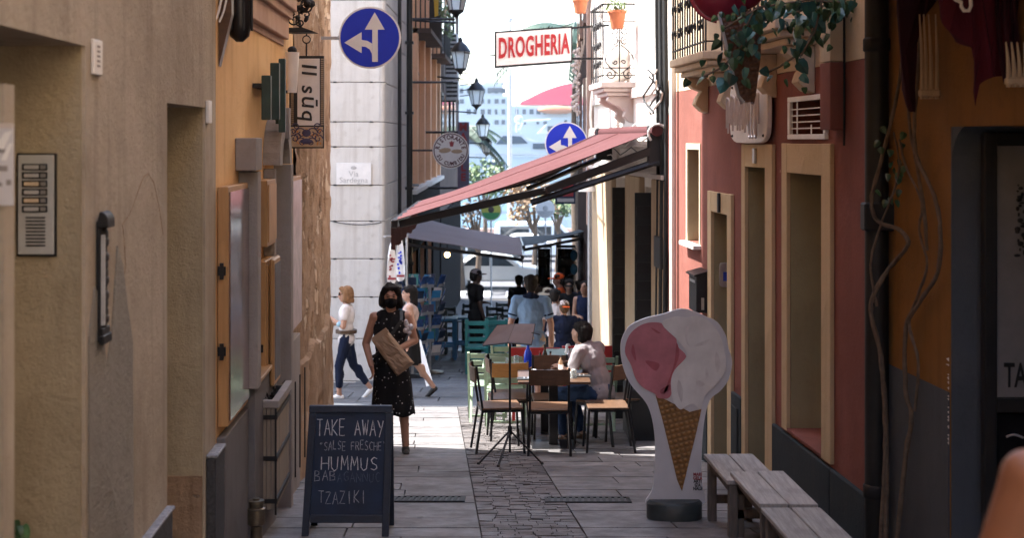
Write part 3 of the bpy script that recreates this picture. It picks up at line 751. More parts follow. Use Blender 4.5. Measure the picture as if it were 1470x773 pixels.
# lantern near, with timber post and cable loop
Yn = 8.1
t = thing('old_lantern', at(345, 60, Yn), 'dark round bottomed lantern hanging high on the yellow wall', 'lantern')
c = at(344, 0, Yn)
obj('body', MB().lathe([(.02, zp(60, Yn)), (.055, zp(52, Yn)), (.068, zp(36, Yn)), (.066, zp(0, Yn)), (.06, zp(-50, Yn)), (.02, zp(-60, Yn))], (c.x, c.y, 0), 12), M['steel'], t, smooth=True)
mb = MB()
for k in range(6):
    a = k * math.pi / 3; q = V((math.cos(a), math.sin(a), 0)) * .07; mb.bar((c.x + q.x, c.y + q.y, zp(44, Yn)), (c.x + q.x, c.y + q.y, zp(-50, Yn)), .006)
obj('cage', mb, M['iron'], t)
obj('wall_arm', MB().bar(PL(Yn, 0, zp(-54, Yn)), (c.x, c.y, zp(-54, Yn)), .012), M['iron'], t)
mb = MB().prism([(0, -60), (14, -60), (14, 20), (0, 95)], lambda a, b_, q: PL(7.8 + .08 * q, .004 + a * .005, zp(b_, 7.8)))
obj('timber_strut', mb, M['woodbrown'], label='pointed brown timber strut running up the yellow wall beside the lantern', cat='strut')
mb = MB(); pts = [at(322 - 2 * k + (0 if k < 4 else (k - 4) ** 1.6 * -1.0), -20 + k * 9, 7.75) for k in range(9)]
mb.tube(pts, .007, 5).tube([p + V((.03, 0, .01)) for p in pts[:7]], .006, 5); obj('cable', mb, M['offwhite'], label='pale loose cable looping down by the timber strut', cat='cable')
# ------------------------------------------------------------ the other side of the street
# orange building with the dark archway, nearest
zo = 10.6
opO = (5.4, 7.19, -.9, zp(182, 7.2))
bO = building('orange_building', 'deep orange plastered building with slate painted base and a dark archway', PR, 3.6, 8.17, -2.6, zo, 6, 'orange', [opO], .35)
building('sun_bounce_house', 'unseen pale plastered house nearest the viewer, added to bounce sunlight', PR, -10, 3.58, -1.5, 10.4, 6, 'cream')  # unseen; pale walls added to bounce neutral sunlight onto the near street
obj('base_paint', MB().wbox(PR, 7.2, 8.15, .001, .008, -1.3, zp(545, 7.6)), M['slate'], bO)
fl = MB()
for k in range(16):
    zz = zp(520 + 8 * k + R.uniform(-3, 3), 7.2); hh = R.uniform(.006, .02); fl.prism([(7.188, zz), (7.188, zz + hh), (7.205 + R.uniform(0, .03) * (k < 4), zz + hh * .5)], lambda a, b, q: PR(a, .009 + .002 * q, b))
obj('paint_chips', fl, M['offwhite'], bO, kind='stuff')
obj('archway_reveal', MB().wbox(PR, 7.178, 7.1895, -.34, -.002, -.88, 1.56), M['slate'], bO)
mb = MB(); ar = [(7.19, 1.25)]
for k in range(9):
    a = math.pi / 2 * k / 8; ar.append((7.19 - .22 * (1 - math.cos(a)), 1.35 + .22 * math.sin(a)))
mb.prism([(7.195, 1.35)] + ar[1:] + [(7.195, 1.58)], lambda s, z, q: PR(s, -.004 - .33 * q, z)); obj('arch_corner', mb, M['slate'], bO)
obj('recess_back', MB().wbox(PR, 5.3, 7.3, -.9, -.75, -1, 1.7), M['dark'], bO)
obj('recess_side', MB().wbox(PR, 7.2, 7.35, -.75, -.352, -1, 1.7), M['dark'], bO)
t = thing('glazed_door', at(1460, 773, 7.1), 'black framed door leaf with a grey poster reading TAKE in the dark archway', 'door')
M['posterdark'] = mat('grey_poster', (.22, .215, .22), .4, var=.1)
fr = MB(); fbox(fr, 1411, 1429, 190, 780, 7.08, -.03, .03); fbox(fr, 1429, 1530, 190, 209, 7.08, -.03, .03); fbox(fr, 1429, 1530, 572, 592, 7.08, -.03, .03)
obj('frame', fr, M['black'], t, bev=.004)
obj('poster', fbox(MB(), 1429.5, 1530, 209.5, 571, 7.08, -.01, .0), M['posterdark'], t)
obj('lower_panel', fbox(MB(), 1429.5, 1530, 592.5, 780, 7.08, -.01, .0), M['dark'], t)
mb = MB(); b = at(1472, 541, 7.08); text_into(mb, 'TAKE', .17, lambda u, v, d: V((b.x + u, 7.079 - d, b.z + v)), .003, .003, .52)
obj('lettering', mb, M['black'], t)
mb = MB()
for k in range(26):
    p = at(1466 + R.uniform(-6, 6), 262 + k * 4.2, 7.08); mb.sph(p + V((0, -.004, 0)), (R.uniform(.005, .018), .003, R.uniform(.005, .014)), 6, 4)
obj('drawing', mb, M['black'], t)
mb = MB(); pts = [at(1445 + k * 4, 628 - 3 * math.sin(k * .6), 7.03) for k in range(7)]; mb.tube(pts, .006); obj('handle', mb, M['zinc'], t)

# black downpipe + climbing stems
s = 8.12
t = thing('downpipe', PR(s, .06, gz(s)), 'thick black drainpipe running the whole height between red and orange walls', 'drainpipe')
a = PR(s, .07, 0)
obj('pipe', MB().lathe([(.068, gz(s)), (.068, 9)], (a.x, a.y, 0), 14), M['blackpipe'], t, smooth=True)
for zz in (-1.6, -.55, .98, 2.0):
    obj('clamp', MB().lathe([(.07, zz), (.078, zz + .01), (.078, zz + .07), (.07, zz + .08)], (a.x, a.y, 0), 14), M['iron'], t, smooth=True)
obj('hopper', MB().box(a.x - .09, a.x + .09, a.y - .09, a.y + .02, .98, 1.14), M['blackpipe'], t, bev=.01)
t = thing('climbing_vine', PR(7.9, .1, gz(8)), 'woody climbing vine with twisted bare stems round the black drainpipe', 'vine')
def stem(pp, r0, Y=7.85, jit=.02):
    pts = []
    for (x, yy) in pp: pts.append(at(x, yy, min(Y, sR(x, .05))) + V((0, R.uniform(-jit, 0), 0)))
    # smooth
    out = []
    for i in range(len(pts) - 1):
        p0, p1, p2, p3 = pts[max(i - 1, 0)], pts[i], pts[i + 1], pts[min(i + 2, len(pts) - 1)]
        for k in range(5):
            f = k / 5; out.append(.5 * ((2 * p1) + (p2 - p0) * f + (2 * p0 - 5 * p1 + 4 * p2 - p3) * f * f + (3 * p1 - p0 - 3 * p2 + p3) * f ** 3) + V((R.uniform(-1, 1), R.uniform(-1, 1), 0)) * .002)
    out.append(pts[-1]); n = len(out)
    mb = MB().tube(out, [r0 * (1 - .35 * k / n) * R.uniform(.85, 1.15) for k in range(n)], 7)
    return obj('stem', mb, M['vine'], t, smooth=True)
stem([(1271, 800), (1272, 640), (1268, 560), (1262, 500), (1250, 450), (1256, 420), (1275, 385), (1303, 352), (1290, 330), (1260, 318), (1250, 290), (1262, 240), (1275, 190), (1290, 120), (1300, 40), (1310, -40)], .015, 7.9)
stem([(1285, 800), (1300, 650), (1308, 600), (1300, 560), (1300, 470), (1322, 430), (1345, 390), (1350, 330), (1340, 280), (1318, 230), (1312, 180), (1318, 100), (1322, -20)], .014, 7.75)
stem([(1312, 590), (1318, 520), (1305, 465), (1318, 420), (1330, 380), (1318, 330), (1322, 290), (1300, 240), (1290, 200)], .009, 7.75)
stem([(1262, 800), (1268, 700), (1270, 640)], .013, 7.9)
stem([(1330, 360), (1326, 300), (1316, 240), (1304, 170), (1306, 100), (1300, 20)], .010, 7.75)
stem([(1258, 440), (1249, 380), (1262, 330), (1290, 250), (1283, 190)], .008, 7.9)
lf = None
def leafmesh(w_=.05, l=.075):
    mb = MB(); ol = [(0, 0), (.45, .1), (.5, .35), (.32, .7), (0, 1), (-.32, .7), (-.5, .35), (-.45, .1)]
    vs = [V((x * w_ * 2, -abs(x) * w_ * .8 * (1 - y), y * l)) for x, y in ol] + [V((0, .006, .4 * l))]
    mb.add(vs, [(i, (i + 1) % 8, 8) for i in range(8)])
    return mb.mesh('leaf')
ME = {k: leafmesh(*k) for k in ((.03, .08), (.042, .105), (.02, .05))}
for me, mm in zip(ME.values(), ('leafA', 'leafB', 'leafA')):
    me.materials.append(M[mm])
def leaf(p, parent, key=None, sc=1.0):
    key = key or R.choice(list(ME)[:2])
    o = bpy.data.objects.new('leaf', ME[key]); C.objects.link(o); o.parent = parent
    o.location = p - base_of(parent); o.scale = (sc,) * 3
    o.rotation_euler = (rad(180) + R.uniform(-.7, .7), R.uniform(-.7, .7), R.uniform(-1.2, 1.2)); return o
for k in range(20):
    leaf(at(R.uniform(1262, 1305), R.uniform(180, 290), 7.8) + V((0, R.uniform(-.1, .1), 0)), t, (.02, .05))
# red building
zr = 1.985
doorB = (10.85, 11.5, -1.4, 1.28); winC = (9.36, 10.22, -.58, 1.26); doorA = (12.15, 12.8, -1.6, zp(307, 12.4)); winD = (13.42, 14.0, .5, 1.4); vent = (9.30, 10.16, 1.53, 1.77)
bRd = building('red_building', 'red plastered building with ochre trimmed doorways and a dark green base', PR, 8.175, 14.9, -2.6, 1.985, 5.5, 'red', [doorB, winC, doorA, winD, vent], .36)
bRd2 = [o for o in bRd.children if o.name.startswith('roof')][0]
bpy.data.objects.remove(bRd2)
obj('upper_wall', wall(PR, 8.175, 14.9, 1.989, 10.2, .3), M['cream'], bRd)
obj('roof', MB().wbox(PR, 8.175, 14.9, -5.5, .15, 10.2, 10.4), M['terracotta'], bRd)
obj('upper_back', MB().wbox(PR, 8.175, 14.9, -5.5, -.31, 1.989, 10.19), M['cream'], bRd)
def trim(op, far, near, top, bot, o=.03, m='ochre', p=None):
    a, b, c, d = op
    obj('frame', MB().wbox(PR, b, far, .001, o, bot, top), M[m], bRd, bev=.003)
    obj('frame', MB().wbox(PR, near, a, .001, o, bot, top), M[m], bRd, bev=.003)
    obj('frame', MB().wbox(PR, a + .002, b - .002, .001, o - .002, d, top - .002), M[m], bRd, bev=.003)
    obj('reveal', MB().wbox(PR, b - .006, b + .004, -.345, .0, c, d), M['reveal'], bRd)
trim(doorB, 11.62, 10.64, zp(207, 11), -1.35)
trim(winC, 10.36, 9.16, zp(206, 9.8), -.60)
trim(doorA, 12.95, 12.0, zp(277, 12.4), -1.5)
trim(winD, 14.06, 13.38, 1.46, .5, .012, 'cream')
obj('sill', MB().wbox(PR, 13.36, 14.06, .0, .08, .46, .499), M['white'], bRd, bev=.004)
obj('sill', MB().wbox(PR, 9.36, 10.22, -.34, .028, -.6, -.578), M['red'], bRd, bev=.003)
for op in (doorB, doorA): leafdoor(PR, bRd, op, .34, 'woodbrown')
leafdoor(PR, bRd, winC, .33, 'reveal', 'window'); leafdoor(PR, bRd, winD, .3, 'glassdark', 'window')
obj('window_frame', MB().wbox(PR, 9.36, 9.56, -.30, -.22, -.575, 1.255), M['black'], bRd)
obj('lamp_slot', MB().wbox(PR, 11.1, 11.17, .031, .05, zp(235, 11), zp(213, 11)), M['chrome'], bRd, bev=.004)
for a, b in ((8.25, 9.15), (9.165, 10.62), (11.64, 11.98), (12.97, 14.85)):
    obj('plinth', MB().wbox(PR, a, b, .001, .035, -2, -.625), M['plinth'], bRd, bev=.006)
obj('plinth_panel', MB().wbox(PR, 11.70, 11.92, .0355, .05, -1.2, -.72), M['plinth'], bRd, bev=.008)
obj('cable_box', MB().wbox(PR, 12.40, 12.45, .031, .05, .86, 1.03), M['iron'], bRd)
# duct on the wall
obj('duct', MB().wbox(PR, 8.92, 9.14, .002, .1, 1.56, 1.985), M['red'], bRd, bev=.004)
obj('duct_upper', MB().wbox(PR, 8.92, 9.14, .002, .1, 1.99, 3.4), M['cream'], bRd, bev=.004)
mb = MB(); mb.tube([PR(8.86, .03, 4), PR(8.86, .03, 2.0), PR(8.86, .03, 1.46)], .008); obj('cable', mb, M['iron'], bRd)
# ventilation grille
t = thing('vent_grille', PR(9.73, 0, 1.5), 'white framed ventilation grille with thin bars high on the red wall', 'vent')
fr = MB().wbox(PR, 9.28, 10.2, .002, .03, 1.5, 1.535).wbox(PR, 9.28, 10.2, .002, .03, 1.765, 1.80).wbox(PR, 9.28, 9.32, .002, .029, 1.536, 1.764).wbox(PR, 10.15, 10.2, .002, .029, 1.536, 1.764)
obj('frame', fr, M['white'], t, bev=.003)
obj('void', MB().wbox(PR, 9.25, 10.2, -.36, -.3, 1.5, 1.8), M['dark'], t)
for k in range(4): obj('bar', MB().wbox(PR, 9.32, 10.15, .006, .014, 1.572 + k * .045, 1.58 + k * .045), M['offwhite'], t)
obj('bar', MB().wbox(PR, 9.97, 9.99, .015, .02, 1.537, 1.763), M['offwhite'], t); obj('bar', MB().wbox(PR, 9.62, 9.64, .015, .02, 1.537, 1.60), M['offwhite'], t)
# tube sign
t = thing('tube_sign', PR(11.2, 0, zp(206, 11.2)), 'white rounded sign panel with bent glass tube scribble above a doorway', 'shop sign')
s0, s1 = 10.62, 11.86; za, zb = zp(206, 11.0), zp(108, 11)
ol = []
for k in range(24):
    a = 2 * math.pi * k / 24; ol.append(((s0 + s1) / 2 + (s1 - s0) / 2 * math.copysign(abs(math.cos(a)) ** .35, math.cos(a)), (za + zb) / 2 + (zb - za) / 2 * math.copysign(abs(math.sin(a)) ** .45, math.sin(a))))
poly_on(PR, ol, .03, .07, 'offwhite', t, 'panel', bev=.006)
mb = MB()
for k in range(13):
    ss = 11.75 - k * .085; z1_ = zp(142, 11) + R.uniform(-.02, .02); z0_ = z1_ - R.uniform(.16, .24); w_ = .026
    pts = [PR(ss, .12, z0_)] + [PR(ss - w_ + w_ * math.cos(math.pi * q / 5), .12 + .01 * (k % 2), z1_ + w_ * math.sin(math.pi * q / 5)) for q in range(6)] + [PR(ss - 2 * w_, .12, z0_ - R.uniform(0, .05))]
    mb.tube(pts, .009, 6)
for k in range(3):
    ss = 10.95 - k * .09; c_ = zp(158, 11) - .06; w_ = .035; pts = [PR(ss + w_ * math.cos(q * .5236), .12, c_ + (.12 if q < 7 else -.12) * 1 + w_ * math.sin(q * .5236)) for q in range(13)]
    mb.tube(pts + [pts[0]], .009, 6)
M['tubeglass'] = mat('glass_tube', (.52, .48, .48), .15, .3, var=.2)
obj('tubes', mb, M['tubeglass'], t, smooth=True)
for ss in (11.75, 10.72):
    for zz in (za + .06, zb - .07): obj('bolt', MB().sph(PR(ss, .072, zz), .012, 8, 5), M['iron'], t)
# mailbox, keypad, electrics
t = thing('mailbox', PR(12.9, 0, zp(455, 12.9)), 'black metal post box on the red wall beside the keypad doorway', 'mailbox')
za, zb = zp(452, 12.9), zp(392, 12.9)
obj('box', MB().wbox(PR, 13.0, 13.35, .004, .12, za, zb - .03), M['iron'], t, bev=.006)
mb = MB().prism([(.0, zb - .03), (.14, zb - .045), (.14, zb - .03), (.0, zb + .01)], lambda o, z, q: PR(12.98 + .39 * q, .004 + o, z)); obj('lid', mb, M['steel'], t)
obj('slot', MB().wbox(PR, 13.06, 13.3, .1205, .124, zb - .11, zb - .085), M['chrome'], t)
obj('keyhole', MB().wbox(PR, 12.992, 12.999, .05, .075, za + .03, za + .14), M['chrome'], t)
t = thing('keypad', PR(12.75, -.1, zp(412, 12.7)), 'silver rounded door keypad with a blue screen in a doorway', 'keypad')
ol = []; Yk = 12.78
for k in range(20):
    a = 2 * math.pi * k / 20; ol.append((1040 + 8 * math.copysign(abs(math.cos(a)) ** .4, math.cos(a)), 394.5 + 17.5 * math.copysign(abs(math.sin(a)) ** .4, math.sin(a))))
obj('body', MB().prism(ol, lambda x, y, q: at(x, y, Yk) + V((0, -.05 * q, 0))), M['chrome'], t, bev=.004)
M['screen'] = mat('blue_screen', (.06, .10, .5), .2)
obj('screen', fbox(MB(), 1037, 1046, 390, 403, Yk, .051, .054), M['screen'], t)
# service pipes on the seam of the two buildings
t = thing('pipe_bundle', PR(15, 0, gz(15)), 'bundle of black cables with a white drainpipe running down the seam of two walls', 'pipes')
for s, o, r, m in ((14.55, .05, .035, 'whitewall'), (14.75, .04, .02, 'red'), (14.95, .05, .028, 'blackpipe'), (15.05, .08, .022, 'blackpipe'), (15.2, .05, .03, 'blackpipe'), (15.35, .07, .02, 'blackpipe')):
    zt2 = {'red': zp(165, 14.7)}.get(m, 6)
    p = [PR(s + (.05 * math.sin(k * .9) if m == 'blackpipe' else 0), o, gz(s) + (zt2 - gz(s)) * k / 14) for k in range(15)]
    obj('pipe', MB().tube(p, r, 8), M[m], t, smooth=True)
for k in range(4):
    pts = [PR(15.2 + .35 * math.sin(q * 1.1 + k), .1 + .03 * k, zp(100 + q * 9, 15.2)) for q in range(8)]; obj('cable', MB().tube(pts, .012, 5), M['iron' if k % 2 else 'whitewall'], t)
obj('junction_box', MB().wbox(PR, 15.0, 15.4, .002, .1, zp(385, 15.2), zp(340, 15.2)), M['steel'], t, bev=.006)

# white building with ochre shop pilasters
ops = [(16.05, 16.55, -3, .95), (17.72, 18.85, -3, 1.0), (19.3, 20.3, -3, 1.0)]
bW = building('white_building', 'white plastered building with pink bands above tan shop pilasters and the red awning', PR, 14.905, 21.2, -2.9, 10.0, 5.5, 'whitewall', ops, .4)
for i, (a, b) in enumerate(((14.98, 15.75), (16.6, 17.68), (18.9, 20.9))):
    obj('pilaster', MB().wbox(PR, a, b, .001, .07, -2.7, 1.06), M['tan'], bW, bev=.01)
for op in ops:
    obj('door', MB().wbox(PR, op[0], op[1], -.3, -.25, op[2], op[3]), M['greydado'], bW)
for s in (15.92, 17.69):
    obj('shutter', MB().wbox(PR, s, s + .04, .0, .22, -2.2, .9), M['blackpipe'], bW)
    for k in range(14): obj('slat', MB().wbox(PR, s - .012, s - .001, .015, .205, -2.1 + k * .21, -1.98 + k * .21), M['steel'], bW)
for zz, h, o in ((1.07, .05, .1), (1.38, .04, .06), (2.0, .12, .05)):
    obj('band', MB().wbox(PR, 14.93, 21.15, .0712 if zz < 1.2 else .001, o, zz, zz + h), M['pinkband'], bW, bev=.004)
obj('quoin_strip', MB().wbox(PR, 18.6, 19.0, .001, .04, 1.13, 2.0), M['pinkband'], bW)
mb = MB().lathe([(.03, -2.4), (.03, 1.0)], (PR(21.0, .09, 0).x, 21.0, 0), 10); obj('drainpipe', mb, M['zinc'], bW, smooth=True)
# cable runs on its face
t = thing('wall_cables', PR(18, 0, 1.2), 'tangle of white and black cables strung along the white wall above the awning', 'cables')
for k in range(5):
    pts = [PR(15.3 + q * .45, .07 + .01 * k, 1.28 + .1 * k + .05 * math.sin(q * 1.7 + k) - .03 * math.sin(q * math.pi / 12)) for q in range(13)]
    obj('cable', MB().tube(pts, .007, 5), M['iron' if k % 2 else 'whitewall'], t)
pts = [PR(20.6, .08, 3.6)] + [PR(20.6 + .02 * q, .08 + .03 * math.sin(q), 3.6 - q * .22) for q in range(1, 10)]; obj('cable', MB().tube(pts, .02, 6), M['offwhite'], t)
mb = MB()
for k in range(3): mb.tube([PR(20.5 + .16 * math.cos(a + k), .1 + .02 * k, 1.55 + .1 * math.sin(a + k)) for a in [q * .5 for q in range(13)]], .014, 6)
obj('coil', mb, M['offwhite'], t)

# balconies
def balcony(label, s0, s1, o, z, m, corb, scrolls=False, hr=.95):
    t = thing('balcony', PR((s0 + s1) / 2, 0, z - .45), label, 'balcony', 'balconies with black iron rails')
    obj('slab', MB().wbox(PR, s0, s1, -.01, o, z - .07, z), M[m], t, bev=.008)
    obj('slab_edge', MB().wbox(PR, s0 + .04, s1 - .04, -.01, o - .04, z - .12, z - .073), M[m], t, bev=.008)
    obj('slab_edge', MB().wbox(PR, s0 + .08, s1 - .08, -.01, o - .09, z - .17, z - .123), M[m], t, bev=.008)
    for s in corb:
        pr = [(0, z - .173), (o - .12, z - .173), (o - .10, z - .22), (o - .16, z - .27), (o - .24, z - .30), (.10, z - .36), (.12, z - .42), (.06, z - .48), (0, z - .5)]
        obj('corbel', MB().prism(pr, lambda a, b, q, s=s: PR(s + .16 * q, a, b)), M[m], t, bev=.006)
    rl = MB().beam(PR(s0 + .03, .0, z + hr), PR(s0 + .03, o - .03, z + hr), .03, .02).beam(PR(s0 + .03, o - .03, z + hr + .001), PR(s1 - .03, o - .03, z + hr + .001), .03, .02).beam(PR(s1 - .03, 0, z + hr), PR(s1 - .03, o - .03, z + hr), .03, .02)
    rl.beam(PR(s0 + .03, .0, z + .08), PR(s0 + .03, o - .03, z + .08), .02, .012).beam(PR(s0 + .03, o - .03, z + .081), PR(s1 - .03, o - .03, z + .081), .02, .012)
    obj('rail', rl, M['iron'], t)
    n = int((s1 - s0) / (.19 if scrolls else .115))
    for k in range(n + 1):
        p = PR(s0 + .03 + (s1 - s0 - .06) * k / n, o - .03, z); obj('baluster', MB().bar(p, p + V((0, 0, hr)), .008, n=5), M['iron'], t)
    n = max(2, int(o / .1))
    for k in range(1, n):
        p = PR(s0 + .03, (o - .03) * k / n, z)
        if not scrolls: obj('baluster', MB().bar(p, p + V((0, 0, hr)), .008, n=5), M['iron'], t)
    sc = MB()
    for k in range(int((s1 - s0) / .3)):
        for sg in (-1, 1):
            for zz in (.22, .45, .7):
                pts = []
                for q in range(12):
                    f = q / 11; a = f * 7; r = .06 * (1 - .8 * f); pts.append(PR(s0 + .2 + k * .3 + sg * (.07 - r * math.cos(a) * .9), o - .02, z + zz + r * math.sin(a)))
                sc.tube(pts, .007, 4)
    obj('scrollwork', sc, M['iron'], t, kind='stuff')
    if scrolls:
        sc = MB(); s = s0 + .03
        def sp(oo, zz, r, sg, a0=0):
            pts = []
            for q in range(18):
                f = q / 17; a = a0 + sg * f * 8; rr = r * (1 - .82 * f); pts.append(PR(s - .01, oo + rr * math.cos(a), z + zz + rr * math.sin(a)))
            sc.tube(pts, .007, 4)
        m_ = o / 2 - .02
        for sg in (-1, 1):
            for zz in (.50, .62): sp(m_ + sg * .065, zz, .055, sg, 1.5)
            sp(m_ + sg * .11, .09, .07, sg, math.pi / 2); sp(m_ + sg * .05, .24, .03, -sg, 0)
            sc.tube([PR(s - .01, m_ + sg * (.02 + .15 * math.sin(q / 8 * math.pi)), z + .1 + .35 * q / 8) for q in range(9)], .006, 4)
        sc.bar(PR(s - .01, m_, z), PR(s - .01, m_, z + hr), .008).bar(PR(s - .01, o - .03, z + .17), PR(s - .01, 0, z + .17), .007).bar(PR(s - .01, o - .03, z + .74), PR(s - .01, 0, z + .74), .007)
        obj('scroll_panel', sc, M['iron'], t)
    return t
balcony('white balcony with scrolled iron front and plant pot over the red awning', 17.3, 18.45, .42, 2.2, 'pinkband', (17.45, 18.15), True)
balcony('sunlit balcony with straight rails at the meeting of red and white buildings', 11.83, 13.36, .3, 2.24, 'cream', (12.0, 13.05))
balcony('shaded cream balcony half hidden by leaves above the red wall', 9.48, 10.9, .3, 2.31, 'cream', (9.6, 10.6))
def pot(px, py, Y, label, h=.2):
    c = at(px, py, Y); t = thing('plant_pot', c, label, 'plant pot', 'terracotta pots')
    obj('pot', MB().lathe([(.075, 0), (.105, h - .03), (.118, h - .03), (.118, h), (.1, h), (.09, h - .04)], c, 14), M['terracotta'], t, smooth=True)
    mb = MB()
    for k in range(70):
        p = c + V((R.gauss(0, .06), R.gauss(0, .06), h + abs(R.gauss(0, .08)))); d = V((R.uniform(-1, 1), R.uniform(-1, 1), R.uniform(.2, 1))) * .045; e = d.orthogonal().normalized() * .014
        mb.add([p - d, p + e, p + d, p - e], [(0, 1, 2, 3)])
    obj('leaves', mb, M['shrub'], t, kind='stuff'); return t
pot(886, 41, 17.22, 'terracotta pot with a small plant hung on the scrolled balcony rail', .22)
pot(833, 19, 20.3, 'terracotta pot at the top edge above the grocery sign', .2)
# white plaster boss seen through the balcony rail
p = PR(17.9, .12, 2.45); obj('wall_urn', MB().lathe([(.05, 2.2), (.14, 2.28), (.19, 2.45), (.17, 2.62), (.1, 2.7), (.08, 2.75)], (p.x, p.y, 0), 14), M['whitewall'], smooth=True, label='white urn standing on the scrolled balcony', cat='urn')
# grocery sign box
Yd = 19.6
t = thing('shop_sign', at(768, 96, Yd), 'white box sign with red letters DROGHERIA projecting over the lane', 'shop sign')
def sk(u, v, d):   # slightly turned towards the lane
    return at(768 + u, 67 - v - u * .075, Yd) + V((0, -d + u * .0006, 0))
def srect(mb, u0, u1, v0, v1, d0, d1):
    return mb.hexa([sk(u0, v0, d1), sk(u1, v0, d1), sk(u1, v0, d0), sk(u0, v0, d0), sk(u0, v1, d1), sk(u1, v1, d1), sk(u1, v1, d0), sk(u0, v1, d0)])
obj('box', srect(MB(), -58, 54, -26, 26, -.16, 0), M['steel'], t)
obj('panel', srect(MB(), -55.5, 52, -23.5, 23.5, .001, .006), M['white'], t)
mb = MB(); text_into(mb, 'DROGHERIA', 40, lambda u, v, d: sk(u - 1.5, v, .0065 + d), .012, 1.1, .42, space=1.1); obj('lettering', mb, M['signred'], t)
for y0, y1 in ((40, 36), (84, 84)): obj('bracket', MB().beam(at(822, y0, Yd), PR(Yd, 0, zp(y1, Yd)), .03, .03), M['steel'], t)

# red awning across the lane
t = thing('red_awning', PR(18, 0, zp(188, 16)), 'large red retractable awning stretched over the cafe tables from the white wall', 'awning')
W0 = [PR(14.98, .12, zp(186, 15)), PR(19.6, .12, zp(186, 15))]
f0 = at(566, 316, 14.98); f1 = V((f0.x - .03, 19.6, f0.z))
def cloth_sheet(w0, w1, e0, e1, n, m, sag, amp, th=.008):
    top = []; 
    for i in range(n + 1):
        f = i / n
        for j in range(m + 1):
            g = j / m; p = w0.lerp(w1, g).lerp(e0.lerp(e1, g), f)
            top.append(p + V((0, 0, -sag * math.sin(math.pi * f) * (1 + .5 * abs(math.sin(g * math.pi * 4))) + amp * mnoise.noise(V((f * 2.2, g * 9, sag * 50))) * math.sin(math.pi * f) + amp * .12 * math.sin(g * 40 + f * 4) * f)))
    k = m + 1; N_ = len(top); vs = top + [p - V((0, 0, th)) for p in top]; fs = []
    for i in range(n):
        for j in range(m):
            a_ = i * k + j; fs += [(a_, a_ + k, a_ + k + 1, a_ + 1), (a_ + N_, a_ + 1 + N_, a_ + k + 1 + N_, a_ + k + N_)]
    for i in range(n): fs += [(i * k, i * k + N_, (i + 1) * k + N_, (i + 1) * k), (i * k + m, (i + 1) * k + m, (i + 1) * k + m + N_, i * k + m + N_)]
    for j in range(m): fs += [(j, j + 1, j + 1 + N_, j + N_), (n * k + j, n * k + j + N_, n * k + j + 1 + N_, n * k + j + 1)]
    return MB().add(vs, fs), top
mb, top_ = cloth_sheet(W0[0], W0[1], f0, f1, 24, 48, .05, .035)
obj('canopy', mb, M['awnred'], t, smooth=True)
M['seam'] = fabric('awning_seam', (.10, .034, .036))
for j in (24,): obj('seam', MB().tube([top_[i * 49 + j] + V((0, 0, .004)) for i in range(25)], .006, 4), M['seam'], t)
obj('front_bar', MB().beam(f0 + V((0, -.03, -.04)), f1 + V((0, .03, -.04)), .07, .09), M['steel'], t, bev=.01)
vl = MB(); m_ = 24
for i in range(m_):
    a0 = f0.lerp(f1, i / m_); a1 = f0.lerp(f1, (i + 1) / m_); h0 = .22 + .03 * abs(math.sin(i * .9)); h1 = .22 + .03 * abs(math.sin((i + 1) * .9))
    wv0 = .02 * math.sin(i * 1.3); wv1 = .02 * math.sin((i + 1) * 1.3)
    vl.hexa([a0 + V((-.035 + wv0, 0, -.09 - h0)), a0 + V((-.03 + wv0, 0, -.09 - h0)), a1 + V((-.03 + wv1, 0, -.09 - h1)), a1 + V((-.035 + wv1, 0, -.09 - h1)), a0 + V((-.035, 0, -.08)), a0 + V((-.03, 0, -.08)), a1 + V((-.03, 0, -.08)), a1 + V((-.035, 0, -.08))])
obj('valance', vl, M['awnred'], t)
for yy in (15.08, 19.3):
    el = V((.35, yy - .1, zp(272, 15.3))); wp = PR(yy, .1, zp(212, 15.3))
    obj('arm', MB().beam(wp, el, .08, .085), M['steel'], t, bev=.006)
    obj('arm', MB().beam(el, V((f0.x + .05, yy, f0.z - .05)), .075, .08), M['steel'], t, bev=.006)
    obj('elbow', MB().sph(el, .05, 8, 6), M['steel'], t)
    obj('arm_tube', MB().bar(wp + V((0, -.02, -.14)), V((.2, yy - .02, zp(290, 15.3))), .035), M['steel'], t)
    obj('wall_bracket', MB().wbox(PR, yy - .05, yy + .05, .002, .22, zp(238, 15.3), zp(180, 15.3)), M['iron'], t, bev=.01)
obj('roller', MB().bar(PR(14.95, .14, zp(188, 15.1)), PR(19.65, .14, zp(188, 15.3)), .06, n=12), M['awnred'], t, smooth=True)
mb = MB(); mb.tube([PR(14.92, .14 + .1 * math.cos(a), zp(192, 15.1) + .1 * math.sin(a)) for a in [k * .5 - .8 for k in range(8)]], .015, 6); obj('end_hook', mb, M['zinc'], t)

# ------------------------------------------------------------ white limestone corner building
zw = 13.6; Yw = 23.5
t = thing('corner_building', (-5, Yw + 3, -2.9), 'white limestone corner building of large squared blocks with a street name plaque', 'building')
obj('core', MB().box(-12, -2.16, Yw + .03, 28.95, -3.6, zw), M['joint'], t)
obj('roof', MB().box(-12.1, -1.98, Yw - .12, 28.9, zw + .002, zw + .25), M['stonewhite'], t)
xs_a = [-2.17, -3.35, -4.6, -5.8, -7.2, -9, -12]
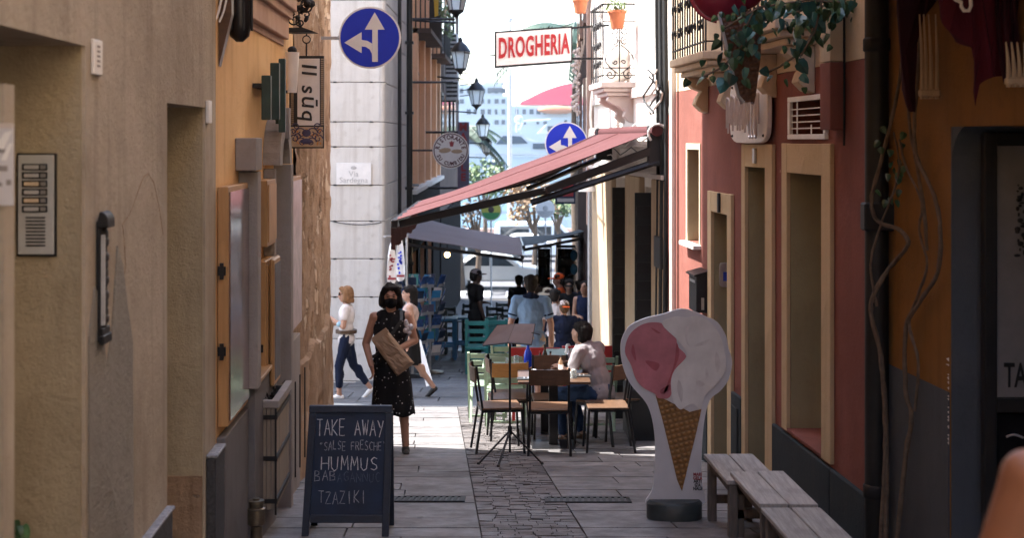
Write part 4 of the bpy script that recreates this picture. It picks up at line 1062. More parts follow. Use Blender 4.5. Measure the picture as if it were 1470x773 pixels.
# courses from measured joint lines
js = [665, 548, 487, 427, 372, 318, 266, 211, 175, 118, 55, 0, -60, -130, -200, -280]
Z = [zp(p, Yw) for p in js]
for i in range(len(Z) - 1):
    off = .45 if i % 2 else 0
    xs = [-2.17] + [x - off for x in xs_a[1:]]
    for a, b in zip(xs, xs[1:]):
        d = R.uniform(0, .006)
        obj('stone_block', MB().box(b + .006, a - .006, Yw - d, Yw + .04, Z[i] + .006, Z[i + 1] - .006), M['stonewhite'], t, bev=.008)
    # rounded corner block and flank
    mb = MB(); pts = [(-2.175, Yw - .03)] + [(-2.17 + .07 * math.sin(k * math.pi / 8), Yw - .03 + .07 - .07 * math.cos(k * math.pi / 8)) for k in range(5)] + [(-2.1, Yw + .3), (-2.175, Yw + .3)]
    obj('corner_stone', MB().prism(pts, lambda x, y, q, i=i: V((x, y, Z[i] + .006 + (Z[i + 1] - Z[i] - .012) * q))), M['stonewhite'], t)
    for a, b in ((Yw + .31, 25.2), (25.2, 27.0), (27.0, 28.9)):
        obj('stone_block', MB().box(-2.2, -2.13 + R.uniform(0, .006), a + .006, b - .006, Z[i] + .006, Z[i + 1] - .006), M['stonewhite'], t, bev=.008)
    zz = Z[i]
    if 2 < i < 11:
        for xx in (-2.95, -2.35): obj('iron_pin', MB().box(xx, xx + .05, Yw - .02, Yw, zz - .008, zz + .012), M['iron'], t)
pts = [at(476 + k * 8, 318 + 5 * math.sin(k / 10 * math.pi), Yw - .03) for k in range(10)]; obj('loose_wire', MB().tube(pts, .007, 4), M['iron'], t)
pl = thing('street_plaque', at(508, 265, Yw - .03), 'white marble street name plaque reading Via Sardegna on the limestone corner', 'street plaque')
obj('plate', fbox(MB(), 483, 533, 234, 265, Yw - .01, .0, .025), M['white'], pl, bev=.004)
for s, yy in (('Via', 250), ('Sardegna', 259)):
    b = at(508, yy, Yw); mb = MB(); text_into(mb, s, .13, lambda u, v, d: V((b.x + u, Yw - .036 - d, b.z + v)), .004, 0, 1); obj('lettering', mb, M['zinc'], pl)
mb = MB().sph(at(508, 241, Yw) + V((0, -.037, 0)), (.05, .004, .03)); obj('crest', mb, M['zinc'], pl)
# pipes on its flank
t = thing('rainwater_pipe', (-2.05, 28.6, gz(28.6)), 'tall dark rainwater pipe on the flank of the limestone building', 'drainpipe')
obj('pipe', MB().lathe([(.06, gz(28.6)), (.06, 9)], (-2.04, 28.3, 0), 10), M['steel'], t, smooth=True)
obj('pipe', MB().lathe([(.035, gz(27)), (.035, 9)], (-2.07, 26.2, 0), 8), M['iron'], t, smooth=True)
for zz in (-1, .5, 2, 3.4): obj('clamp', MB().box(-2.12, -1.96, 28.2, 28.4, zz, zz + .05), M['iron'], t)

# lane building: orange, then brown, with a dark restaurant front at street level
za_ = 8.6
opsA = [(29.6, 31.6, -3.6, -.15), (32.2, 34.6, -3.8, -.2), (35.2, 37.6, -4, -.4)]
bl = building('orange_lane_building', 'narrow orange fronted house in the lane with dark cafe openings below', PA, 29.0, 41, -4.6, za_, 6, 'alleyorange', opsA, .3)
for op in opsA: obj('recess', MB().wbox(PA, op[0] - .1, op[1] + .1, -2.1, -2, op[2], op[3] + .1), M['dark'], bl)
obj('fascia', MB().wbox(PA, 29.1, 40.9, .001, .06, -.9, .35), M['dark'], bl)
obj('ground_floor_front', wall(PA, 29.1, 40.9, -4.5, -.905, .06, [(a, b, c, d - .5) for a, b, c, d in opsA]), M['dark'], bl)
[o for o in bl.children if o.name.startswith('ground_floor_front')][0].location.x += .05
for s in (30.0, 32.4, 34.8, 37.4, 39.4):
    obj('pilaster', MB().wbox(PA, s, s + .35, .001, .14, .5, 8), M['alleyorange'], bl)
for s in (31, 33.5, 36, 38.4):
    f = obj('window', MB().wbox(PA, s, s + .9, .001, .05, 1.2, 3.0), M['alleydark'], bl); obj('pane', MB().wbox(PA, s + .08, s + .82, .051, .056, 1.28, 2.92), M['glassdark'], f)
obj('string_course', MB().wbox(PA, 29.05, 40.95, .001, .18, .37, .46), M['stonewhite'], bl)
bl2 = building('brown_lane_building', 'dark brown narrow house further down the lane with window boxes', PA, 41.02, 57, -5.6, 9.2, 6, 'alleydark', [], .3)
obj('shade_band', MB().wbox(PA, 41.1, 56.9, .001, .08, -5.5, -.75), M['dark'], bl2)  # near-black band puts the darkness of the cafes into the colour
for s in (42, 45, 48, 51):
    for zz in (1.0, 4.2):
        f = obj('window', MB().wbox(PA, s, s + 1.2, .001, .06, zz, zz + 1.9), M['alleyorange'] if s == 45 else M['steel'], bl2); obj('pane', MB().wbox(PA, s + .1, s + 1.1, .061, .066, zz + .1, zz + 1.8), M['glassdark'], f)
def rail(label, s0, s1, z):
    t = thing('iron_balcony', PA((s0 + s1) / 2, 0, z), label, 'balcony', 'lane balconies')
    obj('slab', MB().wbox(PA, s0, s1, .0, .42, z - .1, z), M['alleydark'], t)
    mb = MB().beam(PA(s0, .4, z + .9), PA(s1, .4, z + .9), .04, .03).beam(PA(s0, .0, z + .901), PA(s0, .4, z + .901), .04, .03); obj('rail', mb, M['iron'], t)
    for k in range(int((s1 - s0) / .25)): obj('baluster', MB().bar(PA(s0 + k * .25, .4, z), PA(s0 + k * .25, .4, z + .9), .014, n=4), M['iron'], t)
    for k in range(1, 4): obj('baluster', MB().bar(PA(s0, .1 * k, z), PA(s0, .1 * k, z + .9), .014, n=4), M['iron'], t)
    mb = MB()
    for k in range(90):
        p = PA(R.uniform(s0, s1), R.uniform(.3, .5), z + R.uniform(.5, 1.3)); d = V((R.uniform(-1, 1), R.uniform(-1, 1), R.uniform(-1, .4))) * .11; e = d.orthogonal().normalized() * .04
        mb.add([p - d, p + e, p + d, p - e], [(0, 1, 2, 3)])
    obj('leaves', mb, M['shrub'], t, kind='stuff')
rail('iron balcony trailing dark plants above the orange house front', 30, 35, zp(40, 30))
rail('small iron balcony with plants near the brown house', 36.5, 40, zp(75, 36))
# iron bars crossing the lane side (pole brackets)
for i, (py, s, x1, lab) in enumerate(((27, 29, 652, 'upper black iron rail bracket beside the big blue sign'), (118, 29, 650, 'lower black iron rail bracket across the orange house front'), (266, 28, 600, 'thin black rail under the street plaque height by the awning corner'))):
    obj('iron_rail', MB().bar(at(572, py, s), at(x1, py, s + 2), .025), M['iron'], label=lab, cat='iron rail')
mb = MB().prism([(622, -20), (630, -20), (629, 22), (624, 24)], lambda x, y, q: at(x, y, 31) + V((0, .02 * q, 0))); M['yellowcloth'] = fabric('yellow_cloth', (.62, .40, .06)); obj('hanging_cloth', mb, M['yellowcloth'], label='yellow cloth hanging from a lane balcony', cat='cloth')
# air conditioners on the brown house
for i, (py, s, lab) in enumerate(((62, 43, 'upper air conditioning unit on the brown lane house'), (97, 43.5, 'middle air conditioning unit on the brown lane house'), (130, 44, 'lowest air conditioning unit, white, on the brown lane house'))):
    t = thing('air_conditioner', PA(s, 0, zp(py + 16, s)), lab, 'air conditioner', 'air conditioners in the lane')
    obj('case', MB().wbox(PA, s, s + .5, .07, .48, zp(py + 14, s), zp(py - 14, s)), M['zinc'], t, bev=.02)
    for k in range(4): obj('slat', MB().wbox(PA, s - .02, s - .002, .10, .44, zp(py + 9 - k * 6, s), zp(py + 6 - k * 6, s)), M['iron'], t)
    obj('bracket', MB().wbox(PA, s + .1, s + .4, .0, .4, zp(py + 16, s), zp(py + 14.2, s)), M['iron'], t)
# wall lanterns
def lantern(px, py, Y, h, label, wall_x=-2.13):
    c = at(px, py, Y); t = thing('wall_lantern', c, label, 'street lamp', 'wall lanterns along the lane')
    k = h
    mb = MB(); n = 6
    obj('glass', MB().lathe([(.16 * k, .12 * k), (.26 * k, .58 * k)], c, n), M['lampglass'], t)
    obj('hood', MB().lathe([(.30 * k, .585 * k), (.27 * k, .64 * k), (.17 * k, .78 * k), (.07 * k, .86 * k), (.06 * k, .93 * k), (.02 * k, 1.0 * k)], c, n * 2), M['steel'], t, smooth=True)
    obj('base', MB().lathe([(.03 * k, -.05 * k), (.08 * k, .02 * k), (.17 * k, .08 * k), (.17 * k, .118 * k)], c, n * 2), M['steel'], t, smooth=True)
    for q in range(n):
        a = 2 * math.pi * q / n; d = V((math.cos(a), math.sin(a), 0)); obj('glazing_bar', MB().bar(c + d * .165 * k + V((0, 0, .12 * k)), c + d * .268 * k + V((0, 0, .58 * k)), .012 * k, n=4), M['steel'], t)
    pts = [V((wall_x, Y, c.z - .1 * k)), V((wall_x + .3 * (c.x - wall_x), Y, c.z - .02 * k - .1)), V((c.x, Y, c.z - .16 * k)), V((c.x, Y, c.z - .04 * k))]
    obj('arm', MB().tube(pts, .025 * k, 6), M['steel'], t)
lantern(661, 104, 38, .95, 'largest white glazed lane lantern level with the wires')
lantern(655, 22, 30, .95, 'topmost lane lantern cut by the top edge of the view')
lantern(684, 155, 48, 1.02, 'black lane lantern with pointed hood against the sky')
lantern(693, 200, 56, 1.0, 'black lane lantern above the far yacht')
lantern(698, 222, 62, .9, 'faint farthest lantern below the other lane lanterns')
obj('overhead_wire', MB().tube([at(665, 75, 38), at(690, 78, 32), at(712, 79, 20)], .012, 5), M['iron'], label='thin overhead wire from the lane lantern to the grocery sign', cat='wire')
t = thing('tv_aerial', PA(57, 0, zp(150, 57)), 'thin comb of aerial rods on the lane wall by the lanterns', 'aerial')
for k in range(5): obj('rod', MB().bar(at(660, 106 + k * 8, 56), at(678, 104 + k * 8, 56), .02, n=4), M['steel'], t)
obj('mast', MB().bar(PA(56, .02, zp(150, 56)), PA(56, .02, zp(98, 56)), .03), M['steel'], t)
# restaurant disc sign and vertical sign
Yq = 30; c = at(647, 216, Yq); r = 26 / F * Yq
t = thing('disc_sign', (c.x, c.y, c.z - r), 'round white sign lettered RISTORANTE SU CUMBIDU with bread rolls', 'shop sign')
def disc(r0, y0, y1, m, nm, c=c):
    n = 36; mb = MB().loft([[c + V((r0 * math.cos(2 * math.pi * k / n), yy, r0 * math.sin(2 * math.pi * k / n))) for k in range(n)] for yy in (y1, y0)]); return obj(nm, mb, M[m], t)
disc(r, -.03, .03, 'offwhite', 'rim'); disc(r * .94, -.034, -.0305, 'maroon', 'ring'); disc(r * .89, -.038, -.0345, 'white', 'face')
mb = MB()
def ringtext(mb, s, a0, a1, rr, size, top):
    for i, ch in enumerate(s):
        if ch == ' ': continue
        a = rad(a0 + (a1 - a0) * i / (len(s) - 1)); b = c + V((rr * math.cos(a), -.0385, rr * math.sin(a)))
        th = a - math.pi / 2 if top else a + math.pi / 2
        text_into(mb, ch, size, lambda u, v, d, b=b, th=th: b + V((u * math.cos(th) - v * math.sin(th), -d, u * math.sin(th) + v * math.cos(th))), .004, .004, .9)
ringtext(mb, 'RISTORANTE', 168, 12, r * .72, .125, True); ringtext(mb, 'SU CUMBIDU', 205, 335, r * .74, .105, False)
obj('lettering', mb, M['maroon'], t)
mb = MB().sph(c + V((-.12, -.04, .0)), (.13, .006, .055), M=Matrix.Rotation(-.1, 3, 'Y')); mb.sph(c + V((.13, -.04, -.02)), (.12, .006, .045)); obj('bread_emblem', mb, M['tan'], t)
mb = MB().prism([(-.03, .08), (.03, .08), (.06, .2), (.03, .17), (0, .21), (-.03, .17), (-.05, .19)], lambda a, b, q: c + V((a + .02, -.039 - .004 * q, b))); obj('tulip_emblem', mb, M['dullred'], t)
obj('arm', MB().bar(c + V((-r, 0, .0)), V((-2.13, Yq, c.z)), .02), M['iron'], t)
Yv = 33; t = thing('vertical_sign', at(665, 275, Yv), 'tall purple grey vertical sign with stacked dark red letters behind the round sign', 'shop sign')
M['signgrey'] = mat('sign_grey', (.13, .12, .19), .5)
obj('board', fbox(MB(), 657, 673.5, 175, 285, Yv, -.1, 0), M['signgrey'], t, bev=.01)
mb = MB()
for ch, yy in (('M', 183), ('A', 197), ('L', 241), ('E', 255)):
    b = at(665, yy, Yv); text_into(mb, ch, .24, lambda u, v, d, b=b: V((b.x + u, Yv - .001 - d, b.z + v)), .006, .01, .95)
obj('lettering', mb, M['dullred'], t)
for yy in (190, 270): obj('arm', MB().bar(at(658, yy, Yv + .05), PA(Yv + .05, 0, zp(yy, Yv)), .03), M['iron'], t)

# lane side opposite: brown building
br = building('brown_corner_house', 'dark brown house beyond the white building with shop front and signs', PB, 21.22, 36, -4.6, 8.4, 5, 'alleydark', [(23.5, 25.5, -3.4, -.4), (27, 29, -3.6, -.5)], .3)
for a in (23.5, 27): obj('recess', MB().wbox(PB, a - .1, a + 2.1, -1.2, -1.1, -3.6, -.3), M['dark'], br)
for s in (22.3, 25.6, 29.5, 32):
    for zz in (.9, 3.6):
        f = obj('window', MB().wbox(PB, s, s + .9, .001, .07, zz, zz + 1.7), M['pinkstone'], br); obj('pane', MB().wbox(PB, s + .1, s + .8, .071, .08, zz + .1, zz + 1.6), M['glassdark'], f)
obj('pilaster', MB().wbox(PB, 21.4, 22.0, .001, .1, .2, 8), M['pinkstone'], br)
mb = MB()
for k in range(60):
    p = at(R.uniform(822, 832), 70 + k * 1.6, 22 + R.uniform(-.2, .2)); mb.sph(p, (R.uniform(.02, .05), .03, .03), 5, 4)
obj('hanging_flowers', mb, M['pinkband'], br, kind='stuff')
t = thing('bracket_sign', at(812, 292, 26), 'dark blue black hanging sign boards under the right end of the awning', 'shop sign')
obj('board', fbox(MB(), 797, 826, 262, 293, 26, -.05, 0), M['board'], t, bev=.01); obj('face', fbox(MB(), 808, 823, 265, 282, 26, .001, .01), M['dullred'], t); obj('face', fbox(MB(), 799, 806, 266, 280, 26, .001, .01), M['zinc'], t)
obj('strip', fbox(MB(), 800, 824, 285, 290, 26, .001, .008), M['zinc'], t)
obj('arm', MB().bar(at(825, 270, 26), PB(26, 0, zp(270, 26)), .02), M['iron'], t)
c = at(843, 271, 20.6)
t = thing('wall_camera', c, 'white dome shaped wall lamp near the grey drainpipe', 'lamp')  # security camera dome, gives no light
obj('shade', MB().lathe([(.13, -.04), (.11, .01), (.05, .05), (.02, .06)], c, 14), M['white'], t, smooth=True); obj('arm', MB().bar(c + V((0, 0, .04)), PR(20.6, 0, c.z + .06), .018), M['zinc'], t)
# grey and slate awnings down the lane
def awning(label, a0, b0, a1, b1, m, name='lane_awning', val=.0):
    """a*: wall edge near/far, b*: front edge near/far"""
    t = thing(name, (a0 + a1) / 2, label, 'awning')
    mb, _ = cloth_sheet(a0, a1, b0, b1, 16, 30, .03, .04, .015)
    obj('canopy', mb, M[m], t, smooth=True)
    obj('front_bar', MB().beam(b0 - V((0, 0, .05)), b1 - V((0, 0, .05)), .06, .08), M['steel'], t)
    for a, b in ((a0, b0), (a1, b1)):
        obj('arm', MB().beam(a - V((0, 0, .15)), b - V((0, 0, .1)), .05, .06), M['steel'], t)
    mb = MB()
    for k in range(10):
        p = b0.lerp(b1, (k + .5) / 10); q = b0.lerp(b1, k / 10); e = b0.lerp(b1, (k + 1) / 10)
        mb.prism([(0, 0), (1, 0), (1, -.12), (.5, -.2), (0, -.12)], lambda u, v, w_, q=q, e=e: q.lerp(e, u) + V((.008 * w_, 0, v - .09)))
    obj('valance', mb, M[m], t); return t
awning('grey awning sloping down from the lane cafe toward the middle', PA(26.6, .0, zp(338, 26.6)), at(750, 366, 27), PA(33, 0, zp(312, 33)), at(747, 342, 33), 'awngrey')
awning('slate blue awning on the far lane side above dark racks', PB(29, 0, zp(332, 29)), at(752, 352, 29), PB(34, 0, zp(330, 34)), at(748, 340, 34), 'awnteal')
t = thing('cafe_lamp', at(642, 372, 29.7), 'small glowing bulb in the dark cafe under the grey awning', 'lamp')
me, N_, L_, B_ = nodes('warm_bulb'); B_.inputs['Emission Color'].default_value = (1, .62, .25, 1); B_.inputs['Emission Strength'].default_value = 5; B_.inputs['Base Color'].default_value = (1, .8, .5, 1); M['bulb'] = me
c = at(642, 365, 29.6); c.x = -2.3
obj('bulb', MB().sph(at(642, 366, 29.9), .06, 10, 6), M['bulb'], t, smooth=True)
obj('cord', MB().bar(at(642, 362, 29.9), at(642, 346, 29.9), .008), M['iron'], t)
# ------------------------------------------------------------ things standing in the street
# chalkboard with hand lettering
HW = {'T': [[(0, 1), (1, 1)], [(.5, 1), (.5, 0)]], 'A': [[(0, 0), (.5, 1), (1, 0)], [(.2, .4), (.8, .4)]], 'K': [[(0, 1), (0, 0)], [(.9, 1), (0, .45), (.95, 0)]],
      'E': [[(.9, 1), (0, 1), (0, 0), (.9, 0)], [(0, .52), (.75, .52)]], 'W': [[(0, 1), (.25, 0), (.5, .8), (.75, 0), (1, 1)]], 'Y': [[(0, 1), (.5, .5)], [(1, 1), (.3, -.15)]],
      'S': [[(.9, .9), (.5, 1), (.1, .8), (.3, .55), (.8, .4), (.9, .15), (.5, 0), (.05, .1)]], 'L': [[(0, 1), (0, 0), (.85, 0)]], 'F': [[(.9, 1), (0, 1), (0, 0)], [(0, .52), (.7, .52)]],
      'R': [[(0, 0), (0, 1), (.7, .95), (.85, .72), (.6, .5), (0, .5)], [(.4, .5), (.95, 0)]], 'C': [[(.95, .85), (.5, 1), (.1, .7), (.1, .3), (.5, 0), (.95, .12)]],
      'H': [[(0, 1), (0, 0)], [(1, 1), (1, 0)], [(0, .5), (1, .5)]], 'U': [[(0, 1), (.05, .25), (.4, 0), (.8, .15), (.95, 1)]], 'M': [[(0, 0), (.12, 1), (.5, .3), (.88, 1), (1, 0)]],
      'B': [[(0, 0), (0, 1), (.7, .95), (.75, .65), (.1, .52), (.85, .42), (.85, .08), (0, 0)]], 'G': [[(.95, .85), (.5, 1), (.1, .7), (.1, .25), (.5, 0), (.95, .15), (.95, .45), (.55, .45)]],
      'N': [[(0, 0), (0, 1), (.95, 0), (.95, 1)]], 'Z': [[(0, 1), (.9, 1), (0, 0), (1, 0)]], 'I': [[(.4, 1), (.4, 0)]], '"': [[(.2, 1), (.25, .75)], [(.55, 1), (.6, .75)]]}
def handwrite(mb, s, px0, px1, py0, py1, fn, r, jit=1.0):
    n = len(s); w_ = (px1 - px0) / n
    for i, ch in enumerate(s):
        dy = R.uniform(-1.2, 1.2) * jit; sc = R.uniform(.92, 1.08)
        for st in HW.get(ch, []):
            pts = []
            for (a, b), (c_, d) in zip(st, st[1:]):
                for k in range(3): pts.append((a + (c_ - a) * k / 3, b + (d - b) * k / 3))
            pts.append(st[-1])
            q = [fn(px0 + (i + .12 + a * .74) * w_ + R.uniform(-.25, .25), py1 - (py1 - py0) * b * sc + dy + R.uniform(-.25, .25)) for a, b in pts]
            mb.tube(q, [r * R.uniform(.55, 1.15) for _ in q], 4)
Yc = 8.95; gb = gz(Yc); bt = zp(588, 8.98); bx0, bx1 = at(437, 0, Yc).x, at(560, 0, Yc).x
t = thing('chalkboard', ((bx0 + bx1) / 2, Yc, gb), 'standing dark blue chalkboard with hand chalked take away menu', 'chalkboard')
hgt = bt - gb
def cb(px, py, d=0):   # leaning face
    p = at(px, py, Yc); f = (p.z - gb) / hgt
    return V((p.x + (f - .5) * .0, Yc + .10 * f - d, p.z))
def cbox(mb, a, b, c_, d, d0, d1): return mb.hexa([cb(a, d, d1), cb(b, d, d1), cb(b, d, d0), cb(a, d, d0), cb(a, c_, d1), cb(b, c_, d1), cb(b, c_, d0), cb(a, c_, d0)])
obj('frame_rail', cbox(MB(), 441, 561, 587, 597, -.02, .014), M['boardframe'], t, bev=.003)
obj('frame_rail', cbox(MB(), 445, 553, 741, 752, -.02, .012), M['boardframe'], t, bev=.003)
for k, (a, b, c_, d) in enumerate(((441, 451, 433, 443), (551.5, 561.5, 548, 558))):
    mb = MB(); z0 = gb; p = []
    q = [cb(a, 597.3, .014), cb(b, 597.3, .014), cb(b, 597.3, -.02), cb(a, 597.3, -.02)]
    lo = [V((at(x, 0, Yc).x, Yc - dd, gz(Yc))) for x, dd in ((c_, .014), (d, .014), (d, -.02), (c_, -.02))]
    obj('leg', mb.hexa(lo + q), M['boardframe'], t, bev=.003)
    lo = [V((at(x, 0, Yc).x, Yc + .42 + dd, gz(Yc + .42))) for x, dd in ((c_, -.014), (d, -.014), (d, .014), (c_, .014))]; up = [cb(a, 598, -.035), cb(b, 598, -.035), cb(b, 598, -.06), cb(a, 598, -.06)]
    obj('leg', MB().hexa(lo + up), M['boardframe'], t)
obj('board', MB().hexa([cb(442, 742, 0), cb(549, 742, 0), cb(549, 742, -.012), cb(442, 742, -.012), cb(450, 596, 0), cb(553, 596, 0), cb(553, 596, -.012), cb(450, 596, -.012)]), M['board'], t)
W_ = lambda x, y: cb(x, y, .0015)
mb = MB(); handwrite(mb, 'TAKE AWAY', 451, 550, 608, 630, W_, .0032); obj('chalk_lettering', mb, M['chalk'], t)
mb = MB(); handwrite(mb, '"SALSE FRESCHE"', 456, 554, 638, 650, W_, .0022); obj('chalk_lettering', mb, M['chalkmid'], t)
mb = MB(); handwrite(mb, 'HUMMUS', 458, 543, 660, 679, W_, .0032); obj('chalk_lettering', mb, M['chalk'], t)
mb = MB(); handwrite(mb, 'BAB', 449, 482, 680, 694, W_, .0022); obj('chalk_lettering', mb, M['chalkmid'], t)
mb = MB(); handwrite(mb, 'AGANNUC', 482, 546, 682, 695, W_, .0016); obj('chalk_lettering', mb, M['chalkdim'], t)
mb = MB(); handwrite(mb, 'TZAZIKI', 455, 527, 708, 725, W_, .0026); obj('chalk_lettering', mb, M['chalkmid'], t)

# ice cream cutout
Yi = 9.65
t = thing('ice_cream_cutout', at(970, 755, 9.5), 'tall flat ice cream cone cutout with pink and white scoops on a dark base', 'cutout sign')
def smooth_closed(pts, n=4):
    out = []; k = len(pts)
    for i in range(k):
        p0, p1, p2, p3 = (V((*pts[(i + j) % k], 0)) for j in (-1, 0, 1, 2))
        for q in range(n):
            f = q / n; v = .5 * ((2 * p1) + (p2 - p0) * f + (2 * p0 - 5 * p1 + 4 * p2 - p3) * f * f + (3 * p1 - p0 - 3 * p2 + p3) * f ** 3); out.append((v.x, v.y))
    return out
ic = lambda d0, d1: (lambda x, y, q: at(x, y, Yi) + V((0, -(d0 + (d1 - d0) * q), 0)))
out = smooth_closed([(906, 467), (928, 457), (950, 452), (978, 444), (1000, 449), (1013, 455), (1030, 463), (1042, 482), (1046, 500), (1051, 520), (1046, 545), (1034, 562), (1020, 574), (1012, 600), (1008, 640), (1007, 690), (1008, 726), (931, 726), (938, 700), (941, 650), (938, 610), (928, 580), (905, 552), (894, 525), (891, 498), (896, 480)], 5)
obj('board', MB().prism(out, ic(-.03, 0)), M['cutwhite'], t)
cone = [(941, 568), (955, 574), (975, 584), (990, 592), (1007, 588), (1000, 620), (990, 660), (979, 706), (972, 690), (960, 640), (950, 600)]
obj('wafer_cone', MB().prism(cone, ic(.0005, .004)), M['wafer'], t)
pink = smooth_closed([(897, 505), (903, 482), (920, 467), (940, 463), (958, 468), (970, 485), (973, 498), (985, 512), (975, 530), (966, 545), (962, 570), (945, 572), (940, 566), (922, 556), (912, 543), (906, 525)], 4)
whit = smooth_closed([(950, 465), (968, 455), (985, 456), (1003, 454), (1022, 465), (1034, 483), (1040, 505), (1042, 525), (1036, 542), (1024, 556), (1012, 568), (1006, 587), (998, 582), (992, 580), (984, 584), (976, 588), (966, 575), (963, 550), (968, 532), (986, 510), (974, 490)], 4)
obj('pink_scoop', MB().prism(pink, ic(.0045, .008)), M['pinkice'], t); obj('white_scoop', MB().prism(whit, ic(.0085, .012)), M['whiteice'], t)
M['pinkfold'] = mat('strawberry_fold', (.34, .08, .10), .5, var=.25); M['whitefold'] = mat('cream_fold', (.59, .56, .545), .5, var=.2)
mb = MB()
for poly in ([(926, 518), (946, 522), (943, 532), (936, 530)], [(971, 492), (975, 510), (966, 535), (958, 560), (952, 566), (960, 545), (968, 520)], [(909, 494), (913, 515), (911, 517), (906, 505)], [(934, 470), (948, 478), (942, 478)], [(948, 560), (962, 552), (962, 560), (950, 566)]): mb.prism(smooth_closed(poly, 3), ic(.0082, .0095))
obj('printed_fold', mb, M['pinkfold'], t, kind='stuff')
mb = MB()
for poly in ([(994, 497), (1010, 490), (1020, 487), (1008, 496)], [(984, 470), (990, 466), (986, 486), (990, 497), (984, 490)], [(1014, 528), (1017, 540), (1014, 543), (1012, 534)], [(974, 545), (980, 560), (978, 578), (972, 560)], [(1028, 505), (1034, 520), (1030, 535), (1026, 520)], [(1000, 545), (1012, 552), (1000, 556)]): mb.prism(smooth_closed(poly, 3), ic(.0122, .0128))
obj('printed_fold', mb, M['whitefold'], t, kind='stuff')
mb = MB()
for row, (s, yy) in enumerate((('MARI', 682), ('GELA', 687.5), ('ARTI', 692), ("G'A", 697.5), ('NALE', 702.5))):
    b = at(1001.5, yy, Yi); m2 = MB(); text_into(m2, s, .03, lambda u, v, d, b=b: V((b.x + u, Yi - .0008 - d, b.z + v)), .002, .0012, .86); obj('lettering', m2, M['dullred' if row < 2 else 'black'], t)
bs = MB().lathe([(.16, 0), (.185, .02), (.185, .12), (.165, .14)], (0, 0, 0), 24); c = at(968, 0, Yi)
for p in bs.v: p.x *= 1.02; p.y *= .75; p.x += c.x; p.y += Yi; p.z += gz(Yi) + (-.006)
M['basegrey'] = mat('dark_plastic_base', (.03, .04, .042), .45, var=.3)
obj('base', bs, M['basegrey'], t, smooth=True)
obj('knob', MB().sph(at(953, 722, Yi) + V((0, -.03, 0)), (.028, .02, .022), 10, 6), M['basegrey'], t, smooth=True)

# benches
def bench(px0, px1, Yf, Yn_, ztop, label, sk=0):
    x0, x1 = at(px0, 0, Yf).x, at(px1, 0, Yf).x; dx = -.03 * 0
    t = thing('bench', ((x0 + x1) / 2, (Yf + Yn_) / 2, gz((Yf + Yn_) / 2)), label, 'bench', 'weathered plank benches')
    xm = (x0 + x1) / 2; lean = .055 * (Yf - Yn_)
    for a, b in ((x0, xm - .004), (xm + .004, x1)):
        dz = R.uniform(-.003, .003)
        mb = MB().hexa([(a + lean, Yn_, ztop - .028 + dz), (b + lean, Yn_, ztop - .028 + dz), (b, Yf, ztop - .028 - dz), (a, Yf, ztop - .028 - dz), (a + lean, Yn_, ztop + dz), (b + lean, Yn_, ztop + dz), (b, Yf, ztop - dz), (a, Yf, ztop - dz)])
        obj('plank', mb, M['woodgrey'], t, bev=.004)
    for yy in (Yf - .05, Yn_ + .05):
        off = lean * (Yf - yy) / (Yf - Yn_)
        for xx in (x0 + .02, x1 - .075):
            obj('leg', MB().box(xx + off, xx + off + .055, yy - .035, yy + .035, gz(yy), ztop - .031), M['woodleg'], t, bev=.004)
        obj('crosspiece', MB().box(x0 + .076 + off, x1 - .076 + off, yy - .015, yy + .015, gz(yy) + .12, gz(yy) + .18), M['woodleg'], t, bev=.003)
        obj('crosspiece', MB().box(x0 + .076 + off, x1 - .076 + off, yy - .015, yy + .015, ztop - .10, ztop - .033), M['woodleg'], t, bev=.003)
    for xx in (x0 + .03, x1 - .05):
        mb = MB().beam((xx + .02, Yf - .09, ztop - .06), (xx + lean, Yn_ + .09, ztop - .06), .02, .05); obj('side_rail', mb, M['woodleg'], t)
bench(1010, 1081, 9.62, 8.86, zp(653, 9.6), 'farthest weathered plank bench, just beside the ice cream cutout base')
bench(1048, 1125, 8.98, 8.17, zp(677, 8.98), 'middle weathered plank bench overlapping the one by the ice cream cutout')
bench(1092, 1178, 8.10, 7.30, zp(729, 8.1), 'nearest plank bench, cut off at the bottom below the wide window')

# cafe chairs: steel frame, wooden seat and back
def make_chair(label):
    t = thing('cafe_chair', (0, 0, 0), label, 'chair', 'wood and steel cafe chairs')
    obj('seat', MB().box(-.2, .2, -.2, .2, .44, .462), M['woodseat'], t, bev=.006)
    mb = MB(); n = 6
    for i in range(n):
        a, b = -.19 + .38 * i / n, -.19 + .38 * (i + 1) / n; cy = lambda x: .245 + .03 * (1 - (x / .19) ** 2)
        mb.hexa([(a, cy(a), .70), (b, cy(b), .70), (b, cy(b) + .014, .70), (a, cy(a) + .014, .70), (a, cy(a) + .012, .85), (b, cy(b) + .012, .85), (b, cy(b) + .026, .85), (a, cy(a) + .026, .85)])
    obj('backrest', mb, M['woodseat'], t, smooth=True)
    for s in (-1, 1):
        obj('leg', MB().beam((s * .185, -.19, .44), (s * .20, -.215, 0), .022, .022), M['steel'], t)
        obj('leg', MB().beam((s * .185, .19, .44), (s * .20, .26, 0), .022, .022), M['steel'], t)
        obj('back_post', MB().beam((s * .185, .19, .44), (s * .185, .252, .86), .022, .022), M['steel'], t)
        obj('seat_rail', MB().box(s * .185 - .011, s * .185 + .011, -.178, .178, .415, .438), M['steel'], t)
    for yy in (-.19, .19): obj('seat_rail', MB().box(-.174, .174, yy - .011, yy + .011, .415, .437), M['steel'], t)
    return t
ch0 = make_chair('dark wood cafe chair with its back to us at the near table')
def put(o, X, Y, rz, **k):
    c = o if not k.pop('copy', True) else dup(o, **k); c.location = (X, Y, gz(Y) + .004); c.rotation_euler = (rad(0), 0, rz); return c
